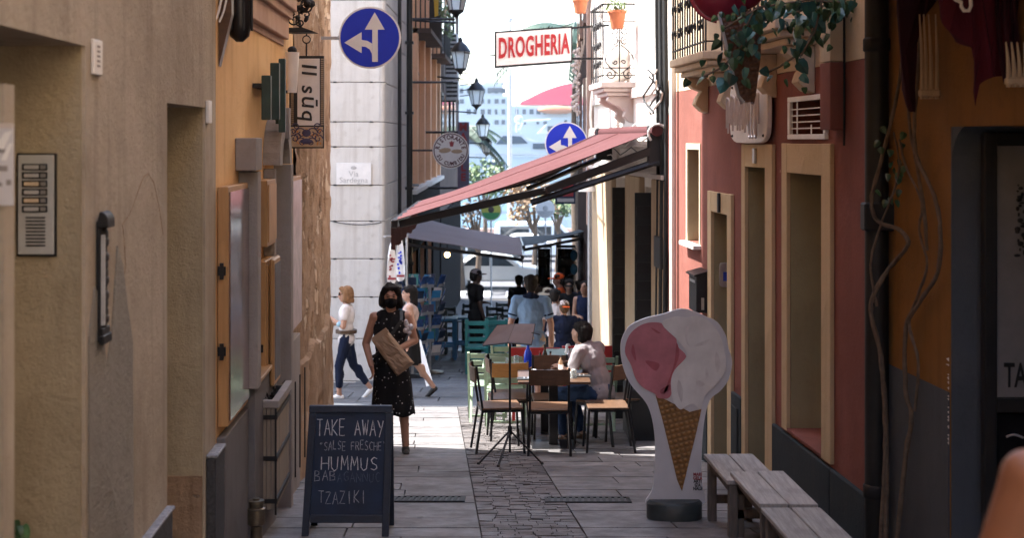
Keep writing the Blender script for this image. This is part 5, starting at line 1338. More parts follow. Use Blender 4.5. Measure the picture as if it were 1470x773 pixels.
# seat faces -Y of the chair: rz=pi turns its back towards us
put(ch0, .355, 13.72, math.pi, copy=False)
put(ch0, -.12, 13.9, rad(98), label='wood and steel chair facing right beside the music stand')
cg = put(ch0, -.045, 15.1, math.pi + .1, label='cafe chair with a lighter golden back behind the music stand')
for c in cg.children:
    if c.name.startswith('backrest'):
        c.data = c.data.copy(); c.data.materials[0] = M['woodlight']
put(ch0, .93, 13.95, rad(-88), label='dark wood chair turned left near the ice cream cutout')
put(ch0, .93, 14.58, rad(-127), label='dark wood chair the seated man sits on')
put(ch0, 1.13, 15.05, rad(-75), label='dark wood chair against the wall beside the seated man')
put(ch0, .42, 15.05, 0.05, label='dark wood chair facing us across the near table')
put(ch0, .0, 15.7, rad(95), label='dark wood chair facing the second table beside the pale green chairs')
# tables
def table(X, Y, w_, label, top='woodbrown', grp='cafe tables', th=.03, h=.72):
    z = gz(Y); t = thing('cafe_table', (X, Y, z), label, 'table', grp)
    obj('tabletop', MB().box(X - w_ / 2, X + w_ / 2, Y - w_ / 2, Y + w_ / 2, z + h - th, z + h), M[top], t, bev=.006)
    obj('column', MB().box(X - .045, X + .045, Y - .045, Y + .045, z + .03, z + h - th - .002), M['steel'], t, bev=.004)
    obj('foot', MB().box(X - .22, X + .22, Y - .22, Y + .22, z - .01, z + .028), M['steel'], t, bev=.008)
    obj('top_plate', MB().box(X - .25, X + .25, Y - .04, Y + .04, z + h - th - .03, z + h - th - .003), M['steel'], t)
    return z + h
za = table(.417, 14.35, .72, 'dark square cafe table nearest to us, laid with upturned glasses')
zb = table(.36, 15.75, .72, 'second dark cafe table holding bottles behind the nearest one')
zc = table(.72, 16.9, .62, 'farther pale green topped table with white cruets beside the boy', top='greenpaint', h=.86)
def glassware(X, Y, z, label, r=.036, h=.085, m='clear', grp='upturned glasses on the cafe tables'):
    t = obj('drinking_glass', MB().lathe([(r, 0), (r * .72, h), (r * .62, h), (r * .6, h * .93), (r * .9, .004)], (X, Y, z), 14), M[m], smooth=True); tag(t, label, 'glass', grp)
glassware(.22, 14.2, za, 'upturned clear glass at the left end of the near table'); glassware(.40, 14.15, za, 'upturned clear glass in the middle of the near table'); glassware(.615, 14.2, za, 'upturned clear glass near the seated man')
glassware(-.04, 15.8, zb, 'upturned clear glass behind the golden chair back', .04, .11)
glassware(.05, 15.9, zb, 'taller upturned glass right of its twin behind the golden chair back', .04, .12)
def napkin(X, Y, z, label):
    t = thing('place_setting', (X, Y, z), label, 'place setting', 'dark napkins laid on the near table')
    obj('napkin', MB().box(X - .09, X + .09, Y - .06, Y + .06, z + .002, z + .012), M['black'], t, bev=.003)
    for k in (-.02, .02): obj('cutlery', MB().beam((X + k, Y - .05, z + .016), (X + k, Y + .05, z + .016), .012, .003), M['chrome'], t)
napkin(.14, 14.12, za, 'folded dark napkin with cutlery on the table end by the music stand'); napkin(.70, 14.3, za, 'folded dark napkin with cutlery before the seated man')
def bottle(X, Y, z, label, m, h, r, capm='black', name='bottle'):
    t = thing(name, (X, Y, z), label, 'bottle', 'bottles on the cafe tables')
    obj('body', MB().lathe([(r, 0), (r, h * .58), (r * .85, h * .68), (r * .36, h * .8), (r * .34, h * .92)], (X, Y, z), 14), M[m], t, smooth=True)
    obj('cap', MB().lathe([(r * .42, h * .921), (r * .42, h), (r * .2, h * 1.01)], (X, Y, z), 12), M[capm], t, smooth=True)
    obj('label', MB().lathe([(r * 1.015, h * .15), (r * 1.015, h * .45)], (X, Y, z), 14), M['offwhite' if m != 'bluebottle' else 'bluebottle'], t, smooth=True)
M['bluebottle'] = mat('blue_glass', (.01, .05, .55), .12, var=.1); M['oil'] = mat('dark_bottle', (.05, .035, .015), .12); M['mill'] = mat('pepper_mill', (.30, .18, .10), .4)
bottle(.175, 15.55, zb, 'tall cobalt blue bottle on the second table', 'bluebottle', .32, .045, 'bluebottle')
bottle(.36, 15.6, zb, 'dark oil bottle with black cap on the second table', 'oil', .29, .03)
bottle(.42, 15.55, zb, 'brown vinegar bottle next to the oil bottle', 'mill', .22, .028)
bottle(.31, 15.7, zb, 'small brown sauce bottle on the second table', 'oil', .2, .026, 'signred')
for X_, Y_, lab in ((.30, 14.45, 'white plate near the middle upturned glass'), (.55, 14.5, 'white plate in front of the seated man'), (.52, 15.8, 'white plate at the right of the second table')):
    zz = za if Y_ < 15 else zb
    obj('plate', MB().lathe([(.06, 0), (.105, .012), (.11, .016), (.1, .016), (.055, .006)], (X_, Y_, zz + .001), 18), M['white'], smooth=True, label=lab, cat='plate', group='white plates')
bottle(.63, 15.6, zb, 'clear water bottle with red cap on the second table', 'tubeglass', .27, .036, 'signred')
bottle(.50, 14.6, za, 'small brown pepper mill on the near table', 'mill', .16, .024)
t = thing('bread_basket', (.27, 15.45, zb), 'brown bread basket on the second table', 'basket')
obj('basket', MB().lathe([(.05, 0), (.08, .05), (.085, .055), (.05, .01)], (.27, 15.45, zb), 14), M['mill'], t, smooth=True)
mb = MB()
for k in range(4): mb.sph((.27 + R.uniform(-.04, .04), 15.45 + R.uniform(-.04, .04), zb + .06), (.035, .025, .02), 8, 5)
obj('bread', mb, M['woodlight'], t, smooth=True)
for k, (x, lab) in enumerate(((.66, 'white cruet with rounded top beside its twin on the farther table'), (.77, 'second white cruet, closer to the seated man, on the farther table'))):
    obj('cruet', MB().lathe([(.035, 0), (.045, .02), (.03, .07), (.035, .09), (.02, .12)], (x, 16.75, zc), 12), M['white'], smooth=True, label=lab, cat='cruet', group='white cruets')
# slatted folding chairs, red benches
def folding(X, Y, rz, label, m='greenpaint', first=[None]):
    if m in first[0].keys() if first[0] else False:
        o = dup(first[0][m], label=label); 
    else:
        o = thing('folding_chair', (0, 0, 0), label, 'chair', 'slatted folding chairs')
        for k in range(5): obj('slat', MB().box(-.21, .21, -.2 + k * .083, -.135 + k * .083, .45, .465), M[m], o, bev=.004)
        for k in range(4): obj('back_slat', MB().box(-.2, .2, .225 + k * .012, .24 + k * .012, .55 + k * .085, .61 + k * .085), M[m], o, bev=.004)
        for s in (-1, 1):
            obj('leg', MB().beam((s * .225, .29, .88), (s * .225, -.2, 0), .03, .025), M[m], o); obj('leg', MB().beam((s * .20, -.2, .45), (s * .20, .22, 0), .03, .025), M[m], o)
        obj('stretcher', MB().beam((-.185, .14, .09), (.185, .14, .09), .02, .025), M[m], o)
        first[0] = dict(first[0] or {}); first[0][m] = o
    o.location = (X, Y, gz(Y)); o.rotation_euler = (0, 0, rz)
folding(-.08, 16.5, math.pi, 'pale green slatted folding chair just behind the golden backed chair')
folding(.0, 17.5, .1, 'pale green slatted chair facing us behind the first pale green chair')
folding(-.3, 17.4, math.pi, 'pale green slatted chair standing next to the open paving')
folding(.95, 16.2, math.pi, 'pale green slatted chair behind the seated man')
def bistro(X, Y, label, m, w_=.7):
    z = gz(Y); t = thing('bistro_table', (X, Y, z), label, 'table', 'painted bistro tables')
    for k in range(5): obj('slat', MB().box(X - w_ / 2, X + w_ / 2, Y - .33 + k * .134, Y - .21 + k * .134, z + .70, z + .725), M[m], t, bev=.004)
    obj('apron', MB().box(X - w_ / 2 + .03, X + w_ / 2 - .03, Y - .31, Y - .29, z + .60, z + .697), M[m], t); obj('apron', MB().box(X - w_ / 2 + .03, X + w_ / 2 - .03, Y + .29, Y + .31, z + .60, z + .697), M[m], t)
    for sx in (-1, 1):
        for sy in (-1, 1): obj('leg', MB().box(X + sx * (w_ / 2 - .05) - .02, X + sx * (w_ / 2 - .05) + .02, Y + sy * .29 - .02, Y + sy * .29 + .02, z, z + .698 - .1), M[m], t)
def redchair(X, Y, label, w_=.56):
    z = gz(Y); t = thing('red_bench', (X, Y, z), label, 'bench', 'red panelled benches')
    obj('seat', MB().box(X - w_ / 2, X + w_ / 2, Y, Y + .4, z + .44, z + .48), M['redpaint'], t, bev=.006)
    for k in range(2): obj('back_board', MB().box(X - w_ / 2, X + w_ / 2, Y - .03, Y - .005, z + .56 + k * .18, z + .725 + k * .18), M['redpaint'], t, bev=.006)
    for sx in (-1, 1):
        obj('leg', MB().box(X + sx * (w_ / 2 - .04) - .02, X + sx * (w_ / 2 - .04) + .02, Y - .002, Y + .04, z, z + .88), M['redpaint'], t); obj('leg', MB().box(X + sx * (w_ / 2 - .04) - .02, X + sx * (w_ / 2 - .04) + .02, Y + .34, Y + .38, z, z + .438), M['redpaint'], t)
redchair(.28, 17.2, 'red painted bench back between the blue bottle and the boy', .6); redchair(.98, 17.9, 'red painted bench behind the white cruets', .7)
bistro(-.05, 16.95, 'pale green slatted bistro table with the pale green chairs', 'greenpaint', .6)
# music stand
Ym = 12.9; b = at(732, 655, Ym)
t = thing('music_stand', (b.x, Ym, gz(Ym)), 'black tripod music stand holding an open brown menu folder', 'music stand')
hub = V((b.x, Ym, gz(Ym) + .3))
obj('pole', MB().bar((b.x, Ym, gz(Ym) + .1), (b.x, Ym, zp(494, Ym)), .011, n=8), M['iron'], t)
obj('collar', MB().lathe([(.02, .26), (.02, .34)], (b.x, Ym, gz(Ym)), 10), M['iron'], t)
for ang in (200, 250, 345, 20):
    if ang == 20: continue
    e = V((b.x + .3 * math.cos(rad(ang)), Ym + .3 * math.sin(rad(ang)), 0)); e.z = gz(e.y) + .01
    obj('leg', MB().beam(hub, e, .018, .012), M['iron'], t); obj('brace', MB().beam(hub.lerp(e, .55), (b.x, Ym, gz(Ym) + .12), .012, .008), M['iron'], t)
    obj('foot', MB().sph(e, .016, 8, 5), M['black'], t)
q = [at(693, 496, Ym - .05), at(729, 492, Ym), at(763, 495, Ym - .05), at(768, 466, Ym + .1), at(739, 466, Ym + .14), at(714, 468, Ym + .1)]
M['menu'] = mat('menu_folder', (.165, .115, .11), .45, var=.15)
for nm, f in (('desk_leaf', (0, 1, 4, 5)), ('desk_leaf', (1, 2, 3, 4))):
    mb = MB(); p = [q[i] for i in f]; nrm = (p[1] - p[0]).cross(p[3] - p[0]).normalized() * .006
    mb.hexa([p[0], p[1], p[2], p[3], p[0] + nrm, p[1] + nrm, p[2] + nrm, p[3] + nrm]); obj(nm, mb, M['menu'], t)
mb = MB().tube([q[0], q[1], q[2], q[3], q[4], q[5], q[0]], .006, 5).bar(q[1], q[4], .007).bar(at(763, 478, Ym), at(775, 481, Ym), .005); obj('desk_rim', mb, M['iron'], t)
obj('lip', MB().beam(q[0] + V((0, -.03, 0)), q[1] + V((0, -.03, 0)), .05, .006).beam(q[1] + V((0, -.03, 0)), q[2] + V((0, -.03, 0)), .05, .006), M['iron'], t)
# dark umbrella base / box by the wall
mb = MB().wbox(PR, 14.9, 15.5, .05, .42, gz(15) + .0, gz(15) + .55); obj('storage_box', mb, M['black'], bev=.01, label='black box against the wall behind the cafe chairs', cat='box')

# postcard racks, aprons, white board
M['postblue'] = mat('postcard_blue', (.02, .07, .22), .35, var=.7, scale=18)
for i, (px, Y, lab) in enumerate(((592, 24.3, 'blue postcard rack closest to the limestone corner'), (617, 25.2, 'blue postcard rack with tilted card holders beside the dark cafe'))):
    c = at(px, 0, Y); z = gz(Y); t = thing('postcard_rack', (c.x, Y, z), lab, 'postcard rack', 'postcard racks outside the shop')
    obj('pole', MB().bar((c.x, Y, z), (c.x, Y, z + 1.75), .025), M['zinc'], t)
    obj('base', MB().lathe([(.25, 0), (.25, .03), (.05, .06)], (c.x, Y, z), 12), M['steel'], t)
    for row in range(6):
        for k in range(6):
            a = 2 * math.pi * (k + .5 * (row % 2)) / 6; d = V((math.cos(a), math.sin(a), 0)); tn = V((-d.y, d.x, 0))
            p = V((c.x, Y, z + .35 + row * .24)) + d * .2
            b_ = p - tn * .085; e = p + tn * .085; u = V((0, 0, .19)) + d * .07
            col = R.choice(('postblue', 'postblue', 'bluepaint', 'board', 'board', 'signgrey', 'offwhite', 'turq', 'postblue'))
            mb = MB().hexa([b_, e, e + d * .012, b_ + d * .012, b_ + u, e + u, e + u + d * .012, b_ + u + d * .012]); o = obj('card_pack', mb, M[col], t)
            obj('holder', MB().hexa([b_ + d * .014, e + d * .014, e + d * .03, b_ + d * .03, b_ + d * .03 + u * .3, e + d * .03 + u * .3, e + d * .04 + u * .3, b_ + d * .04 + u * .3]), M['zinc'], t)
def souvenir(px0, px1, py0, py1, Y, label, red):
    t = thing('souvenir_apron', at((px0 + px1) / 2, py1, Y), label, 'apron', 'printed souvenir aprons')
    pts = smooth_closed([(px0 + 4, py0), (px1 - 4, py0), (px1 - 1, py0 + 18), (px1, py1), (px0, py1), (px0 + 1, py0 + 18)], 3)
    obj('cloth', MB().prism(pts, lambda x, y, q: at(x, y, Y) + V((0, -.02 * q + .02 * math.sin(x * .7), 0))), M['white'], t)
    mb = MB()
    for k in range(12):
        a, b_ = R.uniform(px0 + 2, px1 - 5), R.uniform(py0 + 12, py1 - 8); fbox(mb, a, a + R.uniform(2, 4), b_, b_ + R.uniform(2, 4), Y - .04, 0, .004)
    obj('print', mb, M['dullred' if red else 'blue'], t); obj('hem', fbox(MB(), px0 + .5, px1 - .5, py1 - 5, py1 - 2, Y - .04, 0, .003), M['dullred'], t)
    obj('hanger', MB().bar(at((px0 + px1) / 2, py0 + 2, Y), at((px0 + px1) / 2, py0 - 6, Y), .008), M['iron'], t)
souvenir(556, 569, 350, 404, 21.6, 'white souvenir apron with small red prints hung at the awning corner', True)
souvenir(568, 581, 345, 400, 22.2, 'white souvenir apron with mixed prints, hung right of the red one', False)
obj('hanging_rail', MB().bar(at(552, 340, 21.6), at(586, 338, 22.4), .018).bar(at(584, 338, 22.3), V((at(584, 0, 22.3).x, 22.3, gz(22.3))), .018), M['zinc'], label='thin metal rail on a post carrying the souvenir aprons', cat='rail')
p0 = at(603, 492, 21.9); mb = MB().hexa([at(612, 556, 21.6), at(622, 552, 21.6), at(622, 552, 21.9), at(612, 556, 21.9), at(597, 490, 22), at(604, 488, 22), at(604, 488, 22.2), at(597, 490, 22.2)])
obj('leaning_board', mb, M['white'], label='narrow white board leaning beside the woman with dark hair', cat='board')
# coloured bar furniture in the lane
def barstool(X, Y, m, label, h=.8, w_=.36, rz=0):
    z = gz(Y); t = thing('bar_stool', (X, Y, z), label, 'stool', 'painted stools and tall chairs')
    obj('seat', MB().box(X - w_ / 2, X + w_ / 2, Y - w_ / 2, Y + w_ / 2, z + h - .05, z + h), M[m], t, bev=.01)
    for sx in (-1, 1):
        for sy in (-1, 1): obj('leg', MB().box(X + sx * (w_ / 2 - .04) - .03, X + sx * (w_ / 2 - .04) + .03, Y + sy * (w_ / 2 - .04) - .03, Y + sy * (w_ / 2 - .04) + .03, z, z + h - .052), M[m], t)
    for sy in (-1, 1): obj('stretcher', MB().box(X - w_ / 2 + .075, X + w_ / 2 - .075, Y + sy * (w_ / 2 - .04) - .02, Y + sy * (w_ / 2 - .04) + .02, z + .28, z + .33), M[m], t)
    return t, z
barstool(-1.35, 29.2, 'bluepaint', 'bright blue tall stool closest to the postcard racks', .86, .46)
barstool(-1.05, 29.9, 'bluepaint', 'blue tall stool just right of the other blue stool', .86, .42)
def tallchair(X, Y, m, label):
    t, z = barstool(X, Y, m, label, .5, .42)
    for sx in (-1, 1): obj('back_post', MB().box(X + sx * .18 - .025, X + sx * .18 + .025, Y - .205, Y - .155, z + .502, z + .98), M[m], t)
    for k in range(3): obj('back_rail', MB().box(X - .154, X + .154, Y - .19, Y - .165, z + .6 + k * .14, z + .67 + k * .14), M[m], t)
tallchair(-.62, 25.2, 'turq', 'turquoise wooden chair left of the man in light blue'); tallchair(-.28, 25.6, 'turq', 'turquoise wooden chair directly behind the music folder'); tallchair(-.5, 27.4, 'turq', 'turquoise chair partly hidden behind two turquoise chairs')
M['darkteal'] = mat('dark_teal_paint', (.012, .035, .038), .5, var=.3)
spots = [(-1.6, 30.8, 'dark teal chair at the cafe front under the grey awning'), (-.9, 31.4, 'dark teal chair before the dark cafe, beside the waiter'), (-1.5, 33, 'dark teal chair deep under the grey awning'), (-.4, 33.2, 'dark teal chair near the middle of the lane cafe'), (-1.0, 34.8, 'dark teal chair at the back row of the lane cafe'), (-.2, 35.6, 'dark teal chair far down the lane cafe by the road')]
for X, Y, lab in spots: tallchair(X, Y, 'darkteal', lab)
for X, Y, lab in ((-1.25, 31.9, 'dark teal table set with glasses by the waiter'), (-.75, 33.8, 'dark teal table with white napkins down the lane'), (-.5, 30.4, 'dark teal table at the open side of the cafe')):
    zt3 = table(X, Y, .75, lab, 'darkteal', 'dark lane cafe tables')
    for k, nm in enumerate(('leftmost', 'middle', 'rightmost')): glassware(X - .22 + .22 * k, Y + R.uniform(-.25, .1), zt3, nm + ' clear glass on the ' + lab, .04, .13, 'clear', 'glasses on the lane tables')
# dark clothes racks under the far awning
for i, (a, b_, Y, lab) in enumerate(((770, 792, 33, 'dark hanging rack of small goods left of the white gap'), (798, 826, 32, 'dark hanging rack of small goods by the brown shop front'))):
    t = thing('goods_rack', at((a + b_) / 2, 430, Y), lab, 'display rack', 'dark racks of goods')
    obj('frame', fbox(MB(), a, b_, 352, 356, Y, 0, .06).box(at(a, 0, Y).x, at(a + 1.5, 0, Y).x, Y - .06, Y, gz(Y), zp(356, Y)).box(at(b_ - 1.5, 0, Y).x, at(b_, 0, Y).x, Y - .06, Y, gz(Y), zp(356, Y)), M['iron'], t)
    obj('shade_backing', fbox(MB(), a + 2, b_ - 2, 357, 428, Y + .06, 0, .02), M['dark'], t)  # near-black sheet puts the under-awning shade into the rack gaps
    for k in range(5):
        for j in range(4):
            x = a + 2.5 + (b_ - a - 5) * j / 4; w2 = (b_ - a - 5) / 4 - .6; y0 = 358 + k * 13
            obj('hung_item', fbox(MB(), x, x + w2, y0, y0 + 11, Y - R.uniform(.0, .05), .0, .04), M[R.choice(('dark', 'black', 'darkteal', 'board', 'alleydark'))], t, bev=.01)
for yy, lab in ((362, 'upper of two blue bags hanging at the end of the dark rack'), (382, 'lower of two blue bags hanging at the end of the dark rack')):
    t = thing('hanging_bag', at(824, yy + 14, 31), lab, 'bag', 'blue bags')
    obj('bag', MB().sph(at(824, yy + 5, 31), (.08, .06, .12), 10, 7), M['bluepaint'], t, smooth=True)
    obj('handle', MB().tube([at(820, yy - 3, 31), at(824, yy - 8, 31), at(828, yy - 3, 31)], .008, 5), M['board'], t)

# maroon drapes and pale straps, top corner
t = thing('maroon_awning', at(1420, 60, 6.4), 'scalloped maroon cloth awning with a white letter hanging in the top corner', 'awning')
def drape(pts, Y, parent, mname, amp=.03, name='cloth'):
    pp = smooth_closed(pts, 3); return obj(name, MB().prism(pp, lambda x, y, q: at(x, y, Y) + V((0, .012 * q + amp * math.sin(x * .22) + amp * .5 * math.sin(y * .11), 0))), M[mname], parent)
M['darkmaroon'] = fabric('dark_maroon_cloth', (.032, .006, .012), .3)
drape([(1354, -70), (1353, 10), (1356, 38), (1370, 55), (1388, 66), (1396, 74), (1400, 130), (1401, 152), (1408, 125), (1418, 113), (1440, 109), (1490, 111), (1490, -70)], 6.4, t, 'maroon')
for k in range(4): drape([(1432 + k * 10, -70), (1432 + k * 9, 20), (1440 + k * 8, 108), (1444 + k * 8, 108), (1437 + k * 9, 20), (1437 + k * 10, -70)], 6.33, t, 'darkmaroon', .02, 'fold')
pts = [at(x, y, 6.28) for x, y in ((1366, -6), (1372, -1), (1380, 3), (1380, 9), (1384, 15), (1391, 15), (1394, 8), (1393, -4), (1392, -12))]; obj('letter', MB().tube(pts, .009, 6), M['offwhite'], t)
obj('rod', MB().bar(at(1350, -60, 6.45), PR(6.45, 0, zp(-60, 6.45)), .02), M['iron'], t)
obj('canopy', MB().hexa([PR(8.25, .02, 2.8), PR(8.25, 1.1, 2.5), PR(4.6, 1.1, 2.5), PR(4.6, .02, 2.8), PR(8.25, .02, 2.82), PR(8.25, 1.1, 2.52), PR(4.6, 1.1, 2.52), PR(4.6, .02, 2.82)]), M['maroon'], t)  # unseen canopy added overhead to shade the near side of the street
t = thing('folded_drape', at(1318, 150, 7.3), 'dark folded drape hanging behind the pale straps at the drainpipe', 'drape')
drape([(1295, -70), (1294, 60), (1300, 150), (1308, 160), (1314, 150), (1320, 60), (1330, 20), (1352, -10), (1356, -70)], 7.35, t, 'darkmaroon')
obj('rod', MB().bar(at(1300, -60, 7.4), PR(7.4, 0, zp(-60, 7.4)), .02), M['iron'], t)
def straps(xs, y0, y1, Y, label):
    t = thing('strap_hanger', at(sum(xs) / len(xs), y1 + 12, Y), label, 'strap hanger', 'pale strap hangers')
    for i, x in enumerate(xs):
        pts = [at(x - 4 + 4 * math.sin(k / 5 * 1.6) + (2 if i == 3 else 0) * (5 - k) / 5, y0 + (y1 - y0) * k / 5, Y) for k in range(6)]; obj('strap', MB().tube(pts, [.004 + .008 * k / 5 for k in range(6)], 5), M['tan'], t)
    mb = MB(); fbox(mb, xs[0] - 5, xs[-1] + 4, y1 - 1, y1 + 10, Y, -.02, .02); obj('clip', mb, M['tan'], t, bev=.008)
    for x in xs: obj('tooth', fbox(MB(), x - 2, x + 2, y1 + 10.3, y1 + 13, Y, -.015, .015), M['tan'], t)
straps([1324, 1330, 1337, 1345], 20, 129, 7.25, 'four pale straps ending in a clip beside the drainpipe')
straps([1448, 1456, 1464, 1472], 60, 112, 6.2, 'pale strap clip under the maroon awning above the archway')
# hanging cone sign
Yc2 = 9.0
t = thing('cone_sign', at(1072, 146, Yc2), 'hanging ice cream cone sign with a dark red scoop seen edge on among leaves', 'shop sign')
M['conebrown'] = waffle('cone_brown', (.10, .035, .018), (.17, .07, .03), 10)
tr = [(1034, 22), (1092, 22), (1085, 138), (1080, 146), (1068, 146), (1062, 138)]
obj('cone', MB().prism(smooth_closed(tr, 2), lambda x, y, q: at(x, y, Yc2) + V((0, .09 * q, 0))), M['conebrown'], t)
mb = MB().tube([at(1032, 20, Yc2 - .02), at(1046, 80, Yc2 - .02), at(1060, 138, Yc2 - .02), at(1068, 147, Yc2 - .02)], .011, 6); obj('edge_trim', mb, M['zinc'], t)
M['scoop'] = mat('red_scoop', (.20, .012, .03), .3, var=.2)
mb = MB(); mb.sph(at(1036, -15, Yc2 + .05), (.19, .09, .20), 16, 10); mb.sph(at(1065, -30, Yc2 + .06), (.17, .08, .2), 16, 10); obj('scoop', mb, M['scoop'], t, smooth=True)
mb = MB(); mb.tube([at(1036, -15, Yc2 - .0) + V((.2 * math.cos(a), 0, .205 * math.sin(a))) for a in [math.pi * (.85 + .06 * k) for k in range(11)]], .012, 6); obj('edge_trim', mb, M['dullred'], t)
obj('arm', MB().bar(at(1070, -30, Yc2 + .05), PR(Yc2 + .05, 0, zp(-30, Yc2)), .02), M['iron'], t)
# broad leaved creeper along the balconies
t = thing('creeper', at(1200, 10, 9.0), 'broad leaved creeper trailing across the balconies at the top', 'creeper')
paths = [[(1320, -30), (1240, 5), (1160, 0), (1090, 10), (1040, 40)], [(1180, 10), (1165, 50), (1150, 75), (1120, 95), (1100, 105)], [(1100, 20), (1070, 60), (1040, 95), (1010, 110)], [(1310, -20), (1280, 30), (1262, 55)], [(1180, 0), (1170, 45), (1150, 80)], [(1250, -20), (1200, 5), (1170, 10), (1130, 20)], [(1120, -10), (1080, 20), (1060, 60)]]
for k, pp in enumerate(paths):
    Yq2 = 8.75 + .1 * (k % 4); pts = [at(x, y, Yq2) for x, y in pp]
    obj('vine_stem', MB().tube(pts, .007, 5), M['vine'], t)
    L_n = (84, 22, 34, 22, 16, 80, 34)[k]
    for q in range(L_n):
        f = q / L_n * (len(pts) - 1); i = int(f); p = pts[i].lerp(pts[i + 1], f - i) + V((R.gauss(0, .07), R.gauss(0, .1), R.gauss(-.01, .06)))
        leaf(p, t, R.choice([(.03, .08), (.03, .08), (.042, .105), (.02, .05)]), R.uniform(.6, 1.15))
# potted green at the near kerb
b = at(14, 773, 4.9); t = thing('weed', (b.x, 4.9, gz(4.9)), 'leggy green plant at the foot of the first doorway', 'plant')
for k in range(5):
    e = at(4 + k * 6, 765 - 4 * (k % 3), 4.9); obj('stem', MB().tube([(b.x, 4.9, gz(4.9)), ((b.x + e.x) / 2 + .03, 4.9, gz(4.9) + .35), e], .006, 5), M['shrub'], t)
for k in range(16): leaf(at(R.uniform(0, 32), R.uniform(752, 775), 4.9) + V((0, R.uniform(-.04, .04), 0)), t, (.03, .08), .6)
# ------------------------------------------------------------ harbour side, far away
def car(X, Y, L_, H, label, m, van=False, rz=0, parked=1):
    z = gz(Y) + .02; t = thing('parked_car' if not van else 'white_van', (0, 0, 0), label, 'van' if van else 'car', 'vehicles on the harbour road')
    h = L_ / 2; wd = .85
    if van: prof = [(-h, .35), (-h, 1.0), (-h + .1, H - .12), (-h + .3, H), (h * .35, H), (h * .52, H - .12), (h * .8, 1.12), (h * .97, .98), (h, .6), (h, .35)]
    else: prof = [(-h, .35), (-h, .8), (-h + .1, .98), (-h * .72, 1.02), (-h * .45, H - .06), (-h * .2, H), (h * .12, H), (h * .25, H - .06), (h * .48, 1.0), (h * .9, .86), (h, .68), (h, .35)]
    obj('body', MB().prism(prof, lambda x, zz, q: V((x, -wd + 2 * wd * q, zz))), M[m], t, bev=.06)
    if van: wins = [[(-h * .85, 1.15), (-h * .85, H - .22), (-h * .2, H - .22), (-h * .2, 1.15)], [(-h * .15, 1.15), (-h * .15, H - .22), (h * .3, H - .22), (h * .3, 1.15)], [(h * .36, 1.15), (h * .36, H - .22), (h * .46, H - .22), (h * .7, 1.15)]]
    else: wins = [[(-h * .62, 1.04), (-h * .42, H - .11), (-h * .12, H - .09), (-h * .12, 1.03)], [(-h * .07, 1.03), (-h * .07, H - .09), (h * .12, H - .1), (h * .36, 1.02)]]
    for wn in wins:
        for sy in (-1, 1): obj('window', MB().prism(wn, lambda x, zz, q: V((x, sy * (wd + .004 + .008 * q), zz))), M['glassdark'], t)
    for sx in (-.62, .62):
        for sy in (-1, 1):
            w_ = obj('wheel', MB().loft([[V((sx * h + .32 * math.cos(2 * math.pi * k / 16), sy * (wd - .12) + dy, .32 + .32 * math.sin(2 * math.pi * k / 16))) for k in range(16)] for dy in (-.1, .14)]), M['tyre'], t)
            obj('rim', MB().loft([[V((sx * h + .2 * math.cos(2 * math.pi * k / 12), sy * (wd + .03) + dy, .32 + .2 * math.sin(2 * math.pi * k / 12))) for k in range(12)] for dy in (-.02, .02)]), M['zinc'], w_)
    for sy in (-1, 1):
        obj('headlight', MB().box(h - .05, h + .02, sy * .6 - .15, sy * .6 + .15, .62, .76), M['lampglass'], t); obj('tail_light', MB().box(-h - .02, -h + .04, sy * .65 - .1, sy * .65 + .1, .7, .9), M['dullred'], t)
        obj('mirror', MB().box(h * .38, h * .43, sy * (wd + .1) - .08, sy * (wd + .1) + .08, 1.02, 1.15), M[m], t)
    t.location = (X, Y, z); t.rotation_euler = (0, 0, rz)
car(at(712, 0, 63).x, 63, 4.6, 1.55, 'long silver car side on at the end of the lane', 'carsilver')
car(at(748, 0, 80).x, 80, 4.2, 1.5, 'white saloon car in front of the white van on the harbour road', 'carwhite', rz=rad(180))
car(at(772, 0, 84), 84, 5.2, 2.0, 'white passenger van with dark windows on the harbour road', 'carwhite', True) if 0 else car(at(772, 0, 84).x, 84, 5.2, 2.0, 'white passenger van with dark windows on the harbour road', 'carwhite', True)
car(at(676, 0, 71).x, 71, 4.2, 1.5, 'white car behind the waiter on the harbour road', 'carwhite')
def rsign(px, py, Y, rpx, label, ma, mb_):
    c = at(px, py, Y); r = rpx / F * Y; t = thing('round_sign', (c.x, c.y, gz(Y)), label, 'sign', 'round signs on posts by the road'); n = 28
    for nm, r0, y0, y1, m in (('rim', r, -.02, .02, 'white'), ('face', r * .9, -.03, -.021, ma)):
        obj(nm, MB().loft([[c + V((r0 * math.cos(2 * math.pi * k / n), yy, r0 * math.sin(2 * math.pi * k / n))) for k in range(n)] for yy in (y1, y0)]), M[m], t)
    seg = [(r * .88 * math.cos(a), r * .88 * math.sin(a)) for a in [math.pi + .25 + k * (math.pi - .5) / 10 for k in range(11)]]
    obj('lower_band', MB().prism(seg, lambda x, z, q: c + V((x, -.031 - .006 * q, z))), M[mb_], t)
    obj('emblem', MB().sph(c + V((0, -.036, .02)), (r * .28, .01, r * .3), 10, 6), M['alleydark' if ma != 'white' else 'zinc'], t)
    obj('post', MB().bar((c.x, Y + .05, gz(Y)), (c.x, Y + .05, c.z), .03), M['zinc'], t)
M['signyellow'] = mat('sign_yellow', (.45, .42, .08), .5); M['signgreen'] = mat('sign_green', (.05, .24, .08), .5)
rsign(705, 302, 52, 15.5, 'round yellow and green sign on a post by the road', 'signyellow', 'signgreen'); rsign(783, 300, 53, 13.5, 'pale round sign on a post before the dry leaved tree', 'white', 'zinc')
